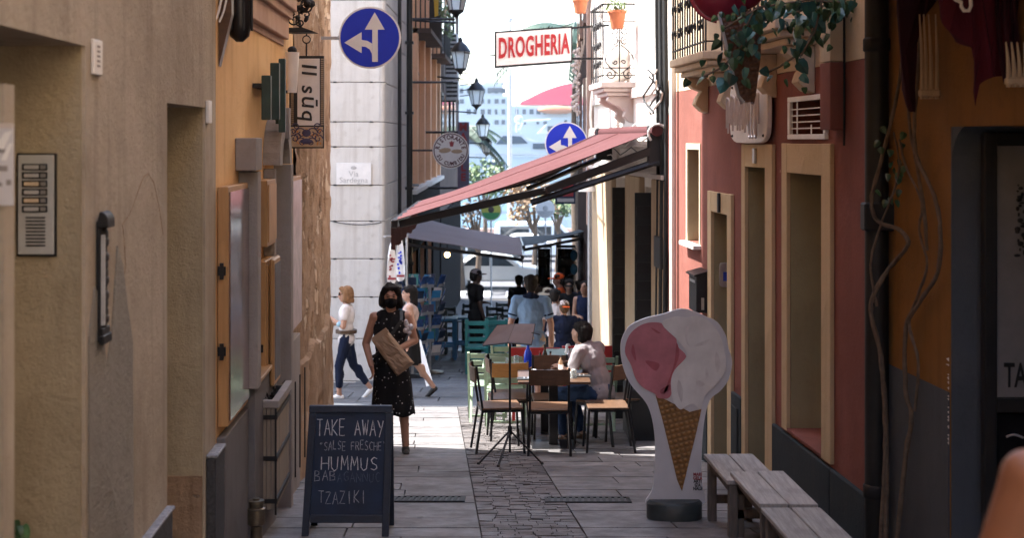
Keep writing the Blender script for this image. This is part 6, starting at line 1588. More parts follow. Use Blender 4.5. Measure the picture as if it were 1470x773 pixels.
# kiosk wall, quay rail
obj('low_wall', MB().box(-8, 12, 94, 94.4, gz(94), gz(94) + 1.1), M['pinkstone'], label='low terracotta coloured wall along the quay behind the cars', cat='wall')
t = thing('flag_pole', at(732, 300, 100), 'tall pale mast standing on the quay in front of the yacht', 'mast')
b = at(732, 0, 100); obj('pole', MB().tube([(b.x, 100, gz(100)), (b.x, 100, zp(60, 100)), (b.x, 100, zp(15, 100))], [.17, .13, .05], 10), M['zinc'], t, smooth=True)
obj('halyard', MB().bar(at(742, 190, 100), at(740, 70, 100), .04, n=4), M['zinc'], t); obj('pulley', MB().sph(at(732, 28, 100), .2, 8, 5), M['zinc'], t)
# white motor yacht
Y = 150; zs = -6.3
t = thing('motor_yacht', (0, Y, zs), 'large white motor yacht with dark windows moored behind the lane end', 'yacht')
u = lambda px, py, Y=Y: at(px, py, Y)
hull = [(560, 262), (575, 262), (860, 262), (905, 224), (640, 222), (560, 226)]
obj('hull', MB().prism(hull, lambda x, y, q: u(x, y) + V((0, 5 * q, 0))), M['boatwhite'], t)
obj('upper_deck', MB().prism([(600, 222), (640, 208), (650, 203), (790, 203), (815, 222)], lambda x, y, q: u(x, y, Y + .4) + V((0, 4 * q, 0))), M['boatwhite'], t)
obj('bridge', MB().prism([(640, 203), (662, 190), (740, 189), (770, 203)], lambda x, y, q: u(x, y, Y + .8) + V((0, 3 * q, 0))), M['boatwhite'], t)
for i, (a, b_, c_, d) in enumerate(((691, 699, 232, 243), (702, 714, 232, 243), (717, 725, 232, 243), (650, 660, 232, 243))):
    obj('window', fbox(MB(), a, b_, c_, d, Y - .02, 0, .1), M['boatglass'], t)
obj('window', MB().prism([(712, 207), (722, 195), (728, 195), (728, 207)], lambda x, y, q: u(x, y, Y + .3) + V((0, -.1 * q, 0))), M['boatglass'], t)
obj('window', MB().prism([(731, 207), (731, 195), (748, 196), (758, 206)], lambda x, y, q: u(x, y, Y + .3) + V((0, -.1 * q, 0))), M['boatglass'], t)
obj('window', MB().prism([(668, 207), (676, 196), (690, 196), (690, 207)], lambda x, y, q: u(x, y, Y + .3) + V((0, -.1 * q, 0))), M['boatglass'], t)
obj('window', MB().prism([(765, 214), (765, 206), (790, 206), (802, 214)], lambda x, y, q: u(x, y, Y + .3) + V((0, -.1 * q, 0))), M['boatglass'], t)
obj('rubbing_band', fbox(MB(), 562, 880, 224, 226, Y - .05, 0, .1), M['zinc'], t)
for k, (px, py) in enumerate(((690, 172), (742, 168))):
    mb = MB().bar(u(px, 192, Y + 2), u(px, py, Y + 2), .12); mb.sph(u(px + 3, py + 4, Y + 2), .5, 8, 6); obj('radar_mast', mb, M['boatwhite'], t)
# second yacht bow
t = thing('white_yacht', at(790, 262, 165), 'smaller white yacht with raked bow behind the blue arrow sign', 'yacht')
obj('hull', MB().prism([(745, 240), (870, 240), (870, 196), (800, 194), (748, 190)], lambda x, y, q: u(x, y, 168) + V((0, 4 * q, 0))), M['boatwhite'], t)
obj('cabin', MB().prism([(770, 193), (785, 178), (850, 178), (860, 194)], lambda x, y, q: u(x, y, 168.5) + V((0, 3 * q, 0))), M['boatwhite'], t)
for k in range(4): obj('window', fbox(MB(), 786 + k * 14, 796 + k * 14, 181, 189, 168.4, 0, .1), M['boatglass'], t)
obj('bow_rail', MB().tube([u(745, 188, 168), u(752, 174, 168), u(790, 172, 168)], .12, 5), M['boatwhite'], t)
# passenger ferry
Yf = 300; t = thing('ferry', (0, Yf, zs), 'huge white passenger ferry with a red curved funnel across the harbour', 'ferry')
obj('hull', MB().prism([(520, 245), (900, 245), (900, 182), (520, 182)], lambda x, y, q: u(x, y, Yf) + V((0, 20 * q, 0))), M['boatwhite'], t)
for i, (a, b_, c_, d) in enumerate(((540, 900, 168, 182), (560, 900, 152, 168), (580, 730, 138, 152), (600, 722, 122, 138), (690, 722, 118, 122))):
    obj('deck', MB().prism([(a, d), (b_, d), (b_, c_), (a + 6, c_)], lambda x, y, q, i=i: u(x, y, Yf + .5 * (i + 1)) + V((0, 14 * q, 0))), M['boatwhite'], t)
    n = 0
    for k in range(int((b_ - a) / 10)):
        px = a + 10 + k * 10
        if 650 < px < 850 and R.random() < .8: obj('window', fbox(MB(), px, px + R.choice((4, 5, 6)), c_ + (d - c_) * .3, c_ + (d - c_) * .75, Yf + .5 * (i + 1) - .02, 0, .15), M['boatglass'], t)
for k in range(14):
    px = 655 + k * 14
    obj('window', fbox(MB(), px, px + 6, 196 + 8 * (k % 2), 201 + 8 * (k % 2), Yf - .02, 0, .15), M['boatglass'], t)
obj('funnel', MB().prism(smooth_closed([(746, 150), (760, 141), (780, 131), (800, 124), (822, 119), (850, 118), (850, 150), (800, 150)], 2), lambda x, y, q: u(x, y, Yf + 3) + V((0, 8 * q, 0))), M['ferryred'], t)
obj('lifeboat', MB().sph(u(800, 158, Yf - .5), (4.2, 1.2, .9), 12, 6), M['terracotta'], t, smooth=True); obj('lifeboat', MB().sph(u(840, 157, Yf - .5), (4, 1.2, .9), 12, 6), M['terracotta'], t, smooth=True)
obj('bridge_window', fbox(MB(), 700, 720, 126, 133, Yf + 1.8, 0, .2), M['boatglass'], t)
for px, py in ((700, 100), (712, 104)): obj('mast', MB().bar(u(px, 122, Yf + 5), u(px, py, Yf + 5), .2), M['boatwhite'], t)

# trees and palms
def palm(px, py, Y, label, n, fl, base=None):
    c = at(px, py, Y); t = thing('palm_tree', (c.x, Y, gz(Y)), label, 'palm tree', 'palms at the lane end')
    obj('trunk', MB().tube([(c.x + .1, Y, gz(Y)), (c.x - .1, Y, (gz(Y) + c.z) / 2), c], [.32, .24, .2], 10), M['bark'], t, smooth=True)
    for k in range(n):
        az = 2 * math.pi * k / n + R.uniform(-.2, .2); el = R.uniform(.1, 1.15); d = V((math.cos(az), math.sin(az), 0)); mb = MB(); pts = []
        for q in range(9):
            f = q / 8; pts.append(c + d * fl * (f * .95) * math.cos(el * .4) + V((0, 0, fl * (math.sin(el) * f * .75 - f * f * .72))))
        mb.tube(pts, [.035 * (1 - .8 * q / 8) for q in range(9)], 4)
        for q in range(1, 27):
            f = q / 27 * 8; i = min(int(f), 7); p = pts[i].lerp(pts[i + 1], f - i); tn = (pts[i + 1] - pts[i]).normalized(); sd = tn.cross(V((0, 0, 1))).normalized()
            ll = fl * .26 * (1 - abs(q / 27 - .45))
            for sg in (-1, 1):
                e = p + sd * sg * ll * .75 + tn * ll * .5 - V((0, 0, ll * .35)); w_ = tn * .11
                mb.add([p - w_, p + w_, e], [(0, 1, 2)])
        obj('frond', mb, M['palmleaf'], t)
palm(830, 50, 60, 'palm tree with arching fronds partly behind the grocery sign', 20, 3.8)
palm(655, 190, 62, 'palm tree drooping beside the vertical sign at the lane end', 18, 2.4)
palm(838, 350, 40, 'low palm by the far shops, right end of the lane', 9, 1.0) if 0 else None
def tree(px, py, Y, rx, rz_, label, m, n=420, trunk=True, ls=.16):
    c = at(px, py, Y); t = thing('tree' if trunk else 'shrub', (c.x, Y, gz(Y)), label, 'tree' if trunk else 'shrub')
    g = V((c.x, Y, gz(Y)))
    obj('trunk', MB().tube([g, g.lerp(c, .5) + V((.1, 0, 0)), c], [.16, .12, .06], 8), M['bark'], t, smooth=True)
    limbs = MB(); ends = []
    for k in range(9):
        a = R.uniform(0, 6.28); e = c + V((math.cos(a) * rx * R.uniform(.4, .9), math.sin(a) * rx * R.uniform(.3, .8), R.uniform(-.5, .9) * rz_)); ends.append(e)
        limbs.tube([g.lerp(c, .6), (g.lerp(c, .6) + e) / 2 + V((0, 0, .1)), e], [.06, .04, .015], 5)
    obj('limbs', limbs, M['bark'], t); mb = MB()
    for k in range(n):
        e = R.choice(ends); p = e + V((R.gauss(0, rx * .26), R.gauss(0, rx * .26), R.gauss(0, rz_ * .26)))
        d = V((R.uniform(-1, 1), R.uniform(-1, 1), R.uniform(-1, 1))).normalized() * ls; q = d.orthogonal().normalized() * ls * .5
        mb.add([p - d, p + q, p + d, p - q], [(0, 1, 2, 3)])
    obj('crown', mb, M[m], t)
tree(766, 292, 68, 1.1, .9, 'slim tree with dry brown leaves behind the red awning', 'autumn', 380)
tree(800, 296, 72, 1.0, .6, 'pale olive tree right of the dry leaved tree', 'shrub', 300)
tree(694, 262, 74, 1.3, 1.0, 'green flowering tree behind the vertical sign', 'shrub', 520)
tree(684, 318, 60, .7, 1.0, 'bare branched sapling left of the yellow green sign', 'bark', 60)
tree(640, 275, 90, 1.6, 1.2, 'leafy quay tree hidden mostly behind the lane houses', 'shrub', 300)

# ------------------------------------------------------------ people
def remesh(prims, voxel, it, name):
    me = prims.mesh(name); o = bpy.data.objects.new(name, me); C.objects.link(o)
    m = o.modifiers.new('r', 'REMESH'); m.mode = 'VOXEL'; m.voxel_size = voxel
    s = o.modifiers.new('s', 'SMOOTH'); s.factor = .5; s.iterations = it
    dg = bpy.context.evaluated_depsgraph_get(); out = bpy.data.meshes.new_from_object(o.evaluated_get(dg))
    bpy.data.objects.remove(o); out.name = name; out.shade_smooth(); return out
def wrinkle(me, amp, sc, seed=0):
    nr = [v.normal.copy() for v in me.vertices]
    for v, n_ in zip(me.vertices, nr):
        c_ = v.co; v.co = c_ + n_ * amp * (mnoise.noise(V((c_.x * sc[0] + seed, c_.y * sc[0], c_.z * sc[1] + c_.x * 3))) + .6 * mnoise.noise(V((c_.x * sc[0] * 2.3, c_.y * sc[0] * 2.3 + seed, c_.z * sc[1] * 2 - c_.x * 6))))
    return me
def addmesh(name, me, m, parent):
    if name in ('shirt', 'trousers', 'shorts'): wrinkle(me, .008, (14, 9), R.uniform(0, 50))
    if name == 'hair': wrinkle(me, .009, (70, 7), R.uniform(0, 50))
    if name == 'skirt': wrinkle(me, .012, (14, 2.5), R.uniform(0, 50))
    o = bpy.data.objects.new(name, me); C.objects.link(o); o.parent = parent; me.materials.clear(); me.materials.append(m); return o
J0 = dict(pel=(0, 0, .93), wst=(0, 0, 1.08), cst=(0, .01, 1.27), nk=(0, .01, 1.44), hd=(0, -.015, 1.585),
          sL=(.165, .01, 1.385), eL=(.21, .03, 1.10), wL=(.225, -.05, .86), sR=(-.165, .01, 1.385), eR=(-.21, .03, 1.10), wR=(-.225, -.05, .86),
          hL=(.085, 0, .90), kL=(.09, -.02, .49), aL=(.095, .03, .085), hR=(-.085, 0, .90), kR=(-.09, -.02, .49), aR=(-.095, .03, .085))
def person(label, X, Y, rz, h=1.7, skin=(.42, .24, .17), hair=None, top=None, bottom=None, shoes='black', pose={}, vox=.013, hz=0, wide=1.0, cap=None, z=None, group=None, extras=None, tilt=0):
    k = h / 1.7; J = {a: V(p) for a, p in {**J0, **pose}.items()}
    for a in ('sL', 'sR', 'eL', 'eR', 'wL', 'wR'):
        if a not in pose: J[a].x *= wide
    J = {a: p * k for a, p in J.items()}
    t = thing('person', (0, 0, 0), label, 'person', group)
    sm = M.get(('skin', skin)) or skinmat('skin', skin); M[('skin', skin)] = sm
    HM = Matrix.Rotation(hz, 3, 'Z') @ Matrix.Rotation(tilt, 3, 'X'); hp = lambda x, y, z_: J['hd'] + HM @ V((x, y, z_)) * k
    def torso(b, g=0, nar=1):
        SL = J['nk'].lerp(J['sL'], nar); SR = J['nk'].lerp(J['sR'], nar); SL.z = J['sL'].z; SR.z = J['sR'].z
        d = (J['nk'] - J['pel']); ax = d.normalized(); rot = V((0, 0, 1)).rotation_difference(ax).to_matrix()
        sh = (J['sL'] - J['sR']); yaw = math.atan2(sh.y, sh.x); rot = rot @ Matrix.Rotation(yaw, 3, 'Z')
        b.sph(J['pel'], ((.155 + g) * k * wide, (.112 + g) * k, .13 * k), 12, 8, M=rot); b.sph(J['wst'], ((.128 + g) * k * wide, (.098 + g) * k, .17 * k), 12, 8, M=rot)
        b.sph(J['cst'], ((.152 + g) * k * wide, (.112 + g) * k, .19 * k), 12, 8, M=rot); b.cap(SL, (.056 + g) * k, SR, (.056 + g) * k)
        
        if nar == 1: b.cap(SL, (.05 + g) * k, J['nk'] - V((0, 0, .03 * k)), (.05 + g * .3) * k); b.cap(SR, (.05 + g) * k, J['nk'] - V((0, 0, .03 * k)), (.05 + g * .3) * k)
    def leg(b, s, g=0, upto=1.0):
        h_, kn, an = J['h' + s], J['k' + s], J['a' + s]
        b.cap(h_, (.084 + g) * k, kn, (.057 + g) * k)
        if upto > 0: b.cap(kn, (.054 + g) * k, kn.lerp(an, upto), (.054 + g - .016 * upto) * k); b.sph(kn.lerp(an, .3) + V((0, .012, 0)) * k, ((.054 + g) * k, (.056 + g) * k, .11 * k))
    def arm(b, s, g=0, upto=2.0):
        p, e, w_ = J['s' + s], J['e' + s], J['w' + s]
        if upto <= 1: b.cap(p, (.052 + g) * k, p.lerp(e, upto), (.052 - .008 * upto + g) * k)
        else: b.cap(p, (.052 + g) * k, e, (.042 + g) * k); b.cap(e, (.041 + g) * k, e.lerp(w_, upto - 1), (.029 + g) * k)
    b = MB(); torso(b); b.cap(J['nk'] - V((0, 0, .03)), .054 * k, hp(0, .012, -.06), .052 * k)
    b.sph(hp(0, .012, .025), (.076 * k, .094 * k, .098 * k), 14, 10, M=HM); b.sph(hp(0, -.022, -.045), (.058 * k, .066 * k, .078 * k), 12, 8, M=HM); b.sph(hp(0, -.05, -.085), (.034 * k, .03 * k, .028 * k), 8, 6, M=HM)
    b.cap(hp(0, -.088, .02), .011 * k, hp(0, -.105, -.022), .0165 * k); b.sph(hp(0, -.084, .036), (.05 * k, .018 * k, .011 * k), 10, 5, M=HM)
    for s in (-1, 1): b.sph(hp(s * .077, .015, .0), (.011 * k, .022 * k, .032 * k), 8, 6, M=HM); b.sph(hp(s * .03, -.078, -.03), (.02 * k, .016 * k, .02 * k), 8, 5, M=HM)
    b.sph(hp(0, -.088, -.058), (.024 * k, .012 * k, .009 * k), 8, 5, M=HM)
    for s in 'LR':
        arm(b, s); leg(b, s)
        w_, e = J['w' + s], J['e' + s]; d = (w_ - e).normalized(); sg = 1 if s == 'L' else -1
        tv = pose.get('palm' + s); lat = V(tv) if tv else V((0, -1, 0)); lat = (lat - d * lat.dot(d)).normalized(); nrm = d.cross(lat) * sg
        kp = w_ + d * .045 * k; rot = Matrix((lat, nrm, d)).transposed()
        b.sph(kp, (.04 * k, .017 * k, .05 * k), 10, 6, M=rot); b.cap(w_, .026 * k, kp, .022 * k)
        for q, (o_, l1) in enumerate(((.028, .062), (.010, .072), (-.010, .068), (-.027, .052))):
            p0 = kp + lat * o_ * k + d * .035 * k; p1 = p0 + d * l1 * .55 * k - nrm * .012 * k; p2 = p1 + d * l1 * .4 * k - nrm * (.022 + .004 * q) * k
            b.cap(p0, .0095 * k, p1, .0088 * k, 6); b.cap(p1, .0088 * k, p2, .0078 * k, 6)
        q0 = kp + lat * .032 * k - d * .018 * k; q1 = q0 + lat * .03 * k + d * .022 * k - nrm * .012 * k; q2 = q1 + d * .03 * k - nrm * .008 * k; b.cap(q0, .012 * k, q1, .0105 * k, 6); b.cap(q1, .0105 * k, q2, .009 * k, 6)
        an = J['a' + s]; kn = J['k' + s]; td = V(pose.get('toe' + s, (0, -1, 0))).normalized(); sl_ = an - V((0, 0, .055 * k)); b.cap(an, .04 * k, sl_ - td * .03 * k, .03 * k); b.cap(sl_, .034 * k, sl_ + td * .14 * k - V((0, 0, .01 * k)), .024 * k)
    addmesh('body', remesh(b, vox * k, 4, 'body'), sm, t)
    # eyes and brows
    ey = MB()
    for s in (-1, 1): ey.sph(hp(s * .031, -.083, .014), (.013 * k, .007 * k, .0065 * k), 8, 5, M=HM); ey.sph(hp(s * .032, -.092, .038), (.02 * k, .006 * k, .0045 * k), 8, 4, M=HM)
    addmesh('eyes', ey.mesh('eyes'), M['black'], t)
    lp = MB().sph(hp(0, -.096, -.057), (.021 * k, .006 * k, .007 * k), 8, 4, M=HM); addmesh('lips', lp.mesh('lips'), M['lip'], t)
    if hair:
        style, col = hair; hm = M.get(('hair', col)) or mat('hair', col, .75, 0, .35, 30, bmp=.5, bscale=90, sc=(1, 1, .15), spec=.15); M[('hair', col)] = hm
        b = MB(); b.sph(hp(0, .03, .045), (.086 * k, .10 * k, .096 * k), 14, 10, M=HM); b.sph(hp(0, .06, .0), (.08 * k, .072 * k, .09 * k), 12, 8, M=HM)
        for s in (-1, 1): b.sph(hp(s * .055, .0, .07), (.04 * k, .075 * k, .05 * k), 10, 6, M=HM)
        if style == 'bob':
            for s in (-1, 1): b.cap(hp(s * .075, .0, .05), .035 * k, hp(s * .09, .01, -.07), .034 * k); b.cap(hp(s * .05, .07, .03), .045 * k, hp(s * .06, .065, -.09), .04 * k)
            b.cap(hp(0, .08, .0), .06 * k, hp(0, .075, -.08), .05 * k); b.sph(hp(.03, -.06, .10), (.055 * k, .035 * k, .025 * k), 8, 6, M=HM); b.sph(hp(-.035, -.055, .10), (.045 * k, .035 * k, .028 * k), 8, 6, M=HM)
            for q in range(22):
                a = R.uniform(-.6, 3.74); zq = R.uniform(-.10, .12); rq = .095 * (1 - max(0, zq / .14) ** 2); b.sph(hp(rq * math.cos(a), .03 + rq * .9 * math.sin(a), zq), (.028 * k, .028 * k, R.uniform(.025, .045) * k), 7, 5, M=HM)
        if style == 'long':
            b.cap(hp(0, .07, .04), .075 * k, hp(0, .085, -.14), .06 * k); b.cap(hp(0, .085, -.1), .06 * k, hp(.0, .09, -.26), .03 * k)
            for s in (-1, 1): b.cap(hp(s * .06, .04, .04), .035 * k, hp(s * .06, .06, -.12), .03 * k)
        if style == 'short': b.sph(hp(0, -.03, .085), (.07 * k, .05 * k, .035 * k), 10, 6, M=HM)
        addmesh('hair', remesh(b, max(.009, vox * .8) * k, 3, 'hair'), hm, t)
    if cap:
        b = MB(); b.sph(hp(0, .015, .062), (.094 * k, .108 * k, .08 * k), 14, 8, M=HM)
        cd = 1 if cap[1] == 'back' else -1
        o = addmesh('cap', remesh(b, .010 * k, 2, 'cap'), M[cap[0]], t); o2 = MB().sph(hp(0, cd * .12, .035), (.07 * k, .085 * k, .012 * k), 12, 5, M=HM); addmesh('peak', o2.mesh('peak'), M[cap[2] if len(cap) > 2 else cap[0]], o)
    if top:
        m, sl_, drop = top; b = MB(); torso(b, .018, 1 if sl_ > 0 else .6)
        if drop: b.sph(J['pel'] + V((0, 0, -drop)) * k, (.176 * k * wide, .136 * k, .12 * k), 12, 8)
        if sl_ > 0:
            for s in 'LR': arm(b, s, .018 if sl_ < 1.2 else .012, sl_)
        o = addmesh('shirt', remesh(b, vox * k, 3, 'shirt'), M[m], t)
        if sl_ > 0 and sl_ < 1.2:
            co = MB().cap(J['nk'] - V((0, -.0, .045)) * k, .064 * k, J['nk'] - V((0, -.005, .0)) * k, .056 * k); addmesh('collar', remesh(co, vox * k, 1, 'collar'), M[top[0] if len(top) < 4 else top[3]] if False else M[m], o)
    if bottom:
        kind, m = bottom; b = MB()
        if kind in ('trousers', 'shorts', 'crop'):
            b.sph(J['pel'], (.168 * k * wide, .126 * k, .12 * k), 12, 8)
            for s in 'LR': leg(b, s, .014 if kind != 'shorts' else .024, {'trousers': .97, 'shorts': .0, 'crop': .72}[kind])
            addmesh('trousers' if kind != 'shorts' else 'shorts', remesh(b, vox * k, 3, 'trousers'), M[m], t)
        else:
            rings = []; hem = {'skirt': .52, 'dress': .40, 'mini': .66}[kind]; mid = (J['kL'] + J['kR']) / 2
            for i in range(12):
                f = i / 11; z_ = (1.06 + (hem - 1.06) * f) * k; cx = mid.x * f * .6; cy = mid.y * f * .6; n = 40; a_ = (.145 + .06 * f ** .6 + .015 * f) * k; b_ = (.115 + .065 * f ** .7) * k
                rings.append([V((cx + a_ * math.cos(2 * math.pi * q / n) * (1 + .05 * f * math.sin(q * 2 * math.pi / n * 7)), cy + b_ * math.sin(2 * math.pi * q / n) * (1 + .07 * f * math.sin(q * 2 * math.pi / n * 9 + 1)), z_ + .012 * f * math.sin(q * .9)) ) for q in range(n)])
            me = MB().loft(rings).mesh('skirt'); me.shade_smooth(); addmesh('skirt', me, M[m], t)
    if shoes:
        b = MB()
        for s in 'LR':
            an = J['a' + s]; td = V(pose.get('toe' + s, (0, -1, 0))).normalized(); sl_ = an - V((0, 0, .058 * k)); b.cap(sl_ - td * .045 * k, .037 * k, sl_ + td * .14 * k - V((0, 0, .008 * k)), .031 * k); b.cap(sl_ + V((0, 0, .01)) * k, .043 * k, sl_ + td * .05 * k, .041 * k)
        addmesh('shoes', remesh(b, vox * k, 2, 'shoes'), M[shoes], t)
    if extras: extras(t, J, hp, HM, k)
    t.location = (X, Y, gz(Y) if z is None else z); t.rotation_euler = (0, 0, rz); return t
M['lip'] = mat('lip', (.30, .10, .09), .5)
M['dotdress'] = fabric('black_dotted_cloth', (.011, .011, .013), .2, ((.5, .5, .5), 24, .16)); M['navy'] = fabric('navy_cloth', (.006, .011, .032)); M['whitecloth'] = fabric('white_cloth', (.62, .58, .57), .06)
M['polo'] = fabric('light_blue_cloth', (.20, .31, .46), .06); M['khaki'] = fabric('beige_cloth', (.46, .37, .28), .08); M['jeans'] = fabric('jeans', (.018, .036, .08), .2); M['lightjeans'] = fabric('light_jeans', (.22, .31, .44), .12)
M['mauve'] = fabric('mauve_tee', (.24, .215, .225), .06); M['blackcloth'] = fabric('black_cloth', (.012, .012, .013)); M['orangecloth'] = fabric('orange_cloth', (.62, .10, .02)); M['pinkcloth'] = fabric('pink_cloth', (.55, .04, .10)); M['kraft'] = mat('kraft_paper', (.31, .21, .135), .7, var=.12, scale=5, bmp=.4, bscale=12)
M['beigehat'] = fabric('straw_beige', (.45, .38, .28)); M['maskblue'] = fabric('mask_blue', (.30, .48, .60)); M['salmon'] = fabric('salmon_top', (.55, .42, .38))
def mask(m):
    def f(t, J, hp, HM, k):
        b = MB().sph(hp(0, -.045, -.05), (.066 * k, .073 * k, .06 * k), 14, 9, M=HM); b.sph(hp(0, -.10, -.025), (.032 * k, .024 * k, .034 * k), 10, 7, M=HM); b.sph(hp(0, -.10, -.06), (.04 * k, .026 * k, .035 * k), 10, 7, M=HM)
        for s in (-1, 1): b.bar(hp(s * .055, -.06, -.03), hp(s * .08, .01, .0), .006 * k); addmesh('face_mask', remesh(b, .009 * k, 3, 'face_mask'), M[m], t)
    return f
def woman_extras(t, J, hp, HM, k):
    mask('blackcloth')(t, J, hp, HM, k)
    st = MB(); pts = [J['sL'] + V((-.06, -.03, .07)) * k, V((.10, -.125, 1.36)) * k, V((-.02, -.155, 1.2)) * k, V((-.14, -.13, 1.03)) * k, V((-.19, 0, .98)) * k]
    for a, b_ in zip(pts, pts[1:]): st.beam(a, b_, .03, .006, up=(0, -1, 0))
    o = obj('bag_strap', st, M['black'], t)
    wb = MB().lathe([(.033, -.012), (.036, 0), (.033, .012)], J['wL'] * .93 + J['eL'] * .07, 10); obj('watch', wb, M['black'], t)
# woman in the dotted dress
w1 = at(561, 0, 13.75)
person('woman in a black dotted sleeveless dress and black face mask holding a brown paper bag', w1.x, 13.75, rad(8), 1.62, (.40, .22, .15), ('bob', (.018, .014, .012)), ('dotdress', 0, .02), ('dress', 'dotdress'), 'black',
       dict(sL=(.165, .0, 1.385), eL=(.245, .03, 1.135), wL=(.05, -.16, 1.07), palmL=(0, 0, 1), sR=(-.165, .01, 1.385), eR=(-.25, .06, 1.11), wR=(-.20, -.08, .905), palmR=(.3, -1, 0),
            kL=(.125, -.05, .50), aL=(.15, .0, .085), kR=(-.03, .04, .50), aR=(.0, .24, .12), toeR=(0, -.9, -.3), hL=(.085, -.02, .9), hR=(-.085, .02, .9)), .0085, rad(-4), 1.1, extras=woman_extras)
# paper bag held against her
t = thing('paper_bag', at(566, 545, 13.5), 'crumpled brown kraft paper bag held across the dotted dress', 'bag')
bp = [(533, 489), (555, 473), (595, 522), (570, 541)]
def bagpt(i, d): return at(*bp[i], 13.5) + V((0, d, 0))
G = 12; front = []; back = []
for j in range(G + 1):
    for i in range(G + 1):
        u, v = i / G, j / G; p = bagpt(0, 0).lerp(bagpt(1, 0), u).lerp(bagpt(3, 0).lerp(bagpt(2, 0), u), v); ed = min(u, 1 - u, v, 1 - v) * 8
        puff = .045 * min(1, ed) ** .6; cr = .022 * mnoise.noise(V((u * 5, v * 6, 4))) + .012 * mnoise.noise(V((u * 12 + v * 8, v * 5, 8)))
        front.append(p + V((.006 * mnoise.noise(V((v * 9, u, 1))), -puff - cr * min(1, ed), .006 * mnoise.noise(V((u * 9, v, 2)))))); back.append(p + V((0, .03 * min(1, ed), 0)))
k = G + 1; N_ = k * k; fs = []
for j in range(G):
    for i in range(G): a_ = j * k + i; fs += [(a_, a_ + 1, a_ + k + 1, a_ + k), (a_ + N_, a_ + k + N_, a_ + k + 1 + N_, a_ + 1 + N_)]
for i in range(G):
    fs += [(i, i + N_, i + 1 + N_, i + 1), (G * k + i, G * k + i + 1, G * k + i + 1 + N_, G * k + i + N_), (i * k, (i + 1) * k, (i + 1) * k + N_, i * k + N_), (i * k + G, i * k + G + N_, (i + 1) * k + G + N_, (i + 1) * k + G)]
obj('bag', MB().add(front + back, fs), M['kraft'], t)
mb = MB().beam(at(535, 489, 13.47), at(556, 474, 13.47), .02, .05); obj('folded_top', mb, M['kraft'], t)
t = thing('plastic_cup', at(588, 480, 13.6), 'small crumpled clear plastic bag held in the crook of her arm', 'bag'); mb = MB()
for k in range(9): mb.sph(at(586 + R.uniform(-4, 4), 470 + R.uniform(-8, 9), 13.62), R.uniform(.02, .035), 7, 5)
obj('film', mb, M['tubeglass'], t, smooth=True); t.name = 'plastic_bag'
# woman walking left, sunglasses
def w2x(t, J, hp, HM, k):
    b = MB()
    for s in (-1, 1): b.sph(hp(s * .034, -.09, .014), (.03 * k, .012 * k, .022 * k), 10, 6, M=HM)
    b.bar(hp(-.07, -.06, .02), hp(-.08, .02, .02), .005).bar(hp(.07, -.06, .02), hp(.08, .02, .02), .005); obj('sunglasses', b, M['black'], t)
    obj('belt', MB().lathe([(.165 * k, 0), (.165 * k, .05 * k)], J['pel'] + V((0, 0, .07)) * k, 16), M['dullred'] if 0 else M['woodbrown'], t)
    obj('hung_mask', MB().sph(J['eL'] * .6 + J['wL'] * .4, (.055 * k, .05 * k, .045 * k), 10, 6), M['maskblue'], t, smooth=True)
walkL = dict(kL=(.08, -.10, .50), aL=(.08, -.10, .085), kR=(-.08, .10, .50), aR=(-.08, .36, .15), toeR=(0, -.75, -.65), eL=(.22, -.02, 1.12), wL=(.14, -.17, 1.21), eR=(-.21, -.06, 1.12), wR=(-.15, -.22, 1.12))
w2 = at(497, 0, 20.8); person('woman in sunglasses, white top and navy trousers striding past the limestone wall', w2.x, 20.8, rad(-90), 1.62, (.40, .22, .15), ('bob', (.22, .12, .06)), ('whitecloth', .45, .03), ('crop', 'navy'), 'white', walkL, .0105, 0, extras=w2x)
w3 = at(588, 0, 20.9)
person('dark haired woman in profile wearing a pale vest behind the woman with the paper bag', w3.x, 20.9, rad(-90), 1.63, (.48, .28, .20), ('long', (.012, .010, .010)), ('salmon', 0, .02), ('skirt', 'blackcloth'), 'black', dict(walkL, eR=(-.21, .06, 1.1), wR=(-.2, -.02, .88), eL=(.21, .08, 1.1), wL=(.2, 0, .87)), .0105, 0)
# man in light blue polo, back to us
m4 = at(762, 0, 19.2)
def polo(t, J, hp, HM, k):
    co = MB().cap(V((-.07, .03, 1.43)) * k, .045 * k, V((.07, .03, 1.43)) * k, .045 * k); co.cap(V((0, .03, 1.44)) * k, .062 * k, V((0, .03, 1.465)) * k, .056 * k); addmesh('collar', remesh(co, .012, 2, 'collar'), M['navy'], t)
    for s in 'LR':
        p, e = J['s' + s], J['e' + s]; obj('cuff', MB().tube([p.lerp(e, .57), p.lerp(e, .64)], .066 * k, 14), M['navy'], t, smooth=True)
person('man seen from behind in a light blue polo with navy collar and beige trousers', m4.x, 19.2, rad(180), 1.80, (.36, .20, .14), ('short', (.018, .013, .010)), ('polo', .62, .07), ('shorts', 'khaki'), 'white', dict(eL=(.255, .03, 1.10), wL=(.27, -.04, .85), eR=(-.255, .03, 1.10), wR=(-.27, -.04, .85), palmL=(0, -1, 0)), .0105, rad(3), 1.12, extras=polo)
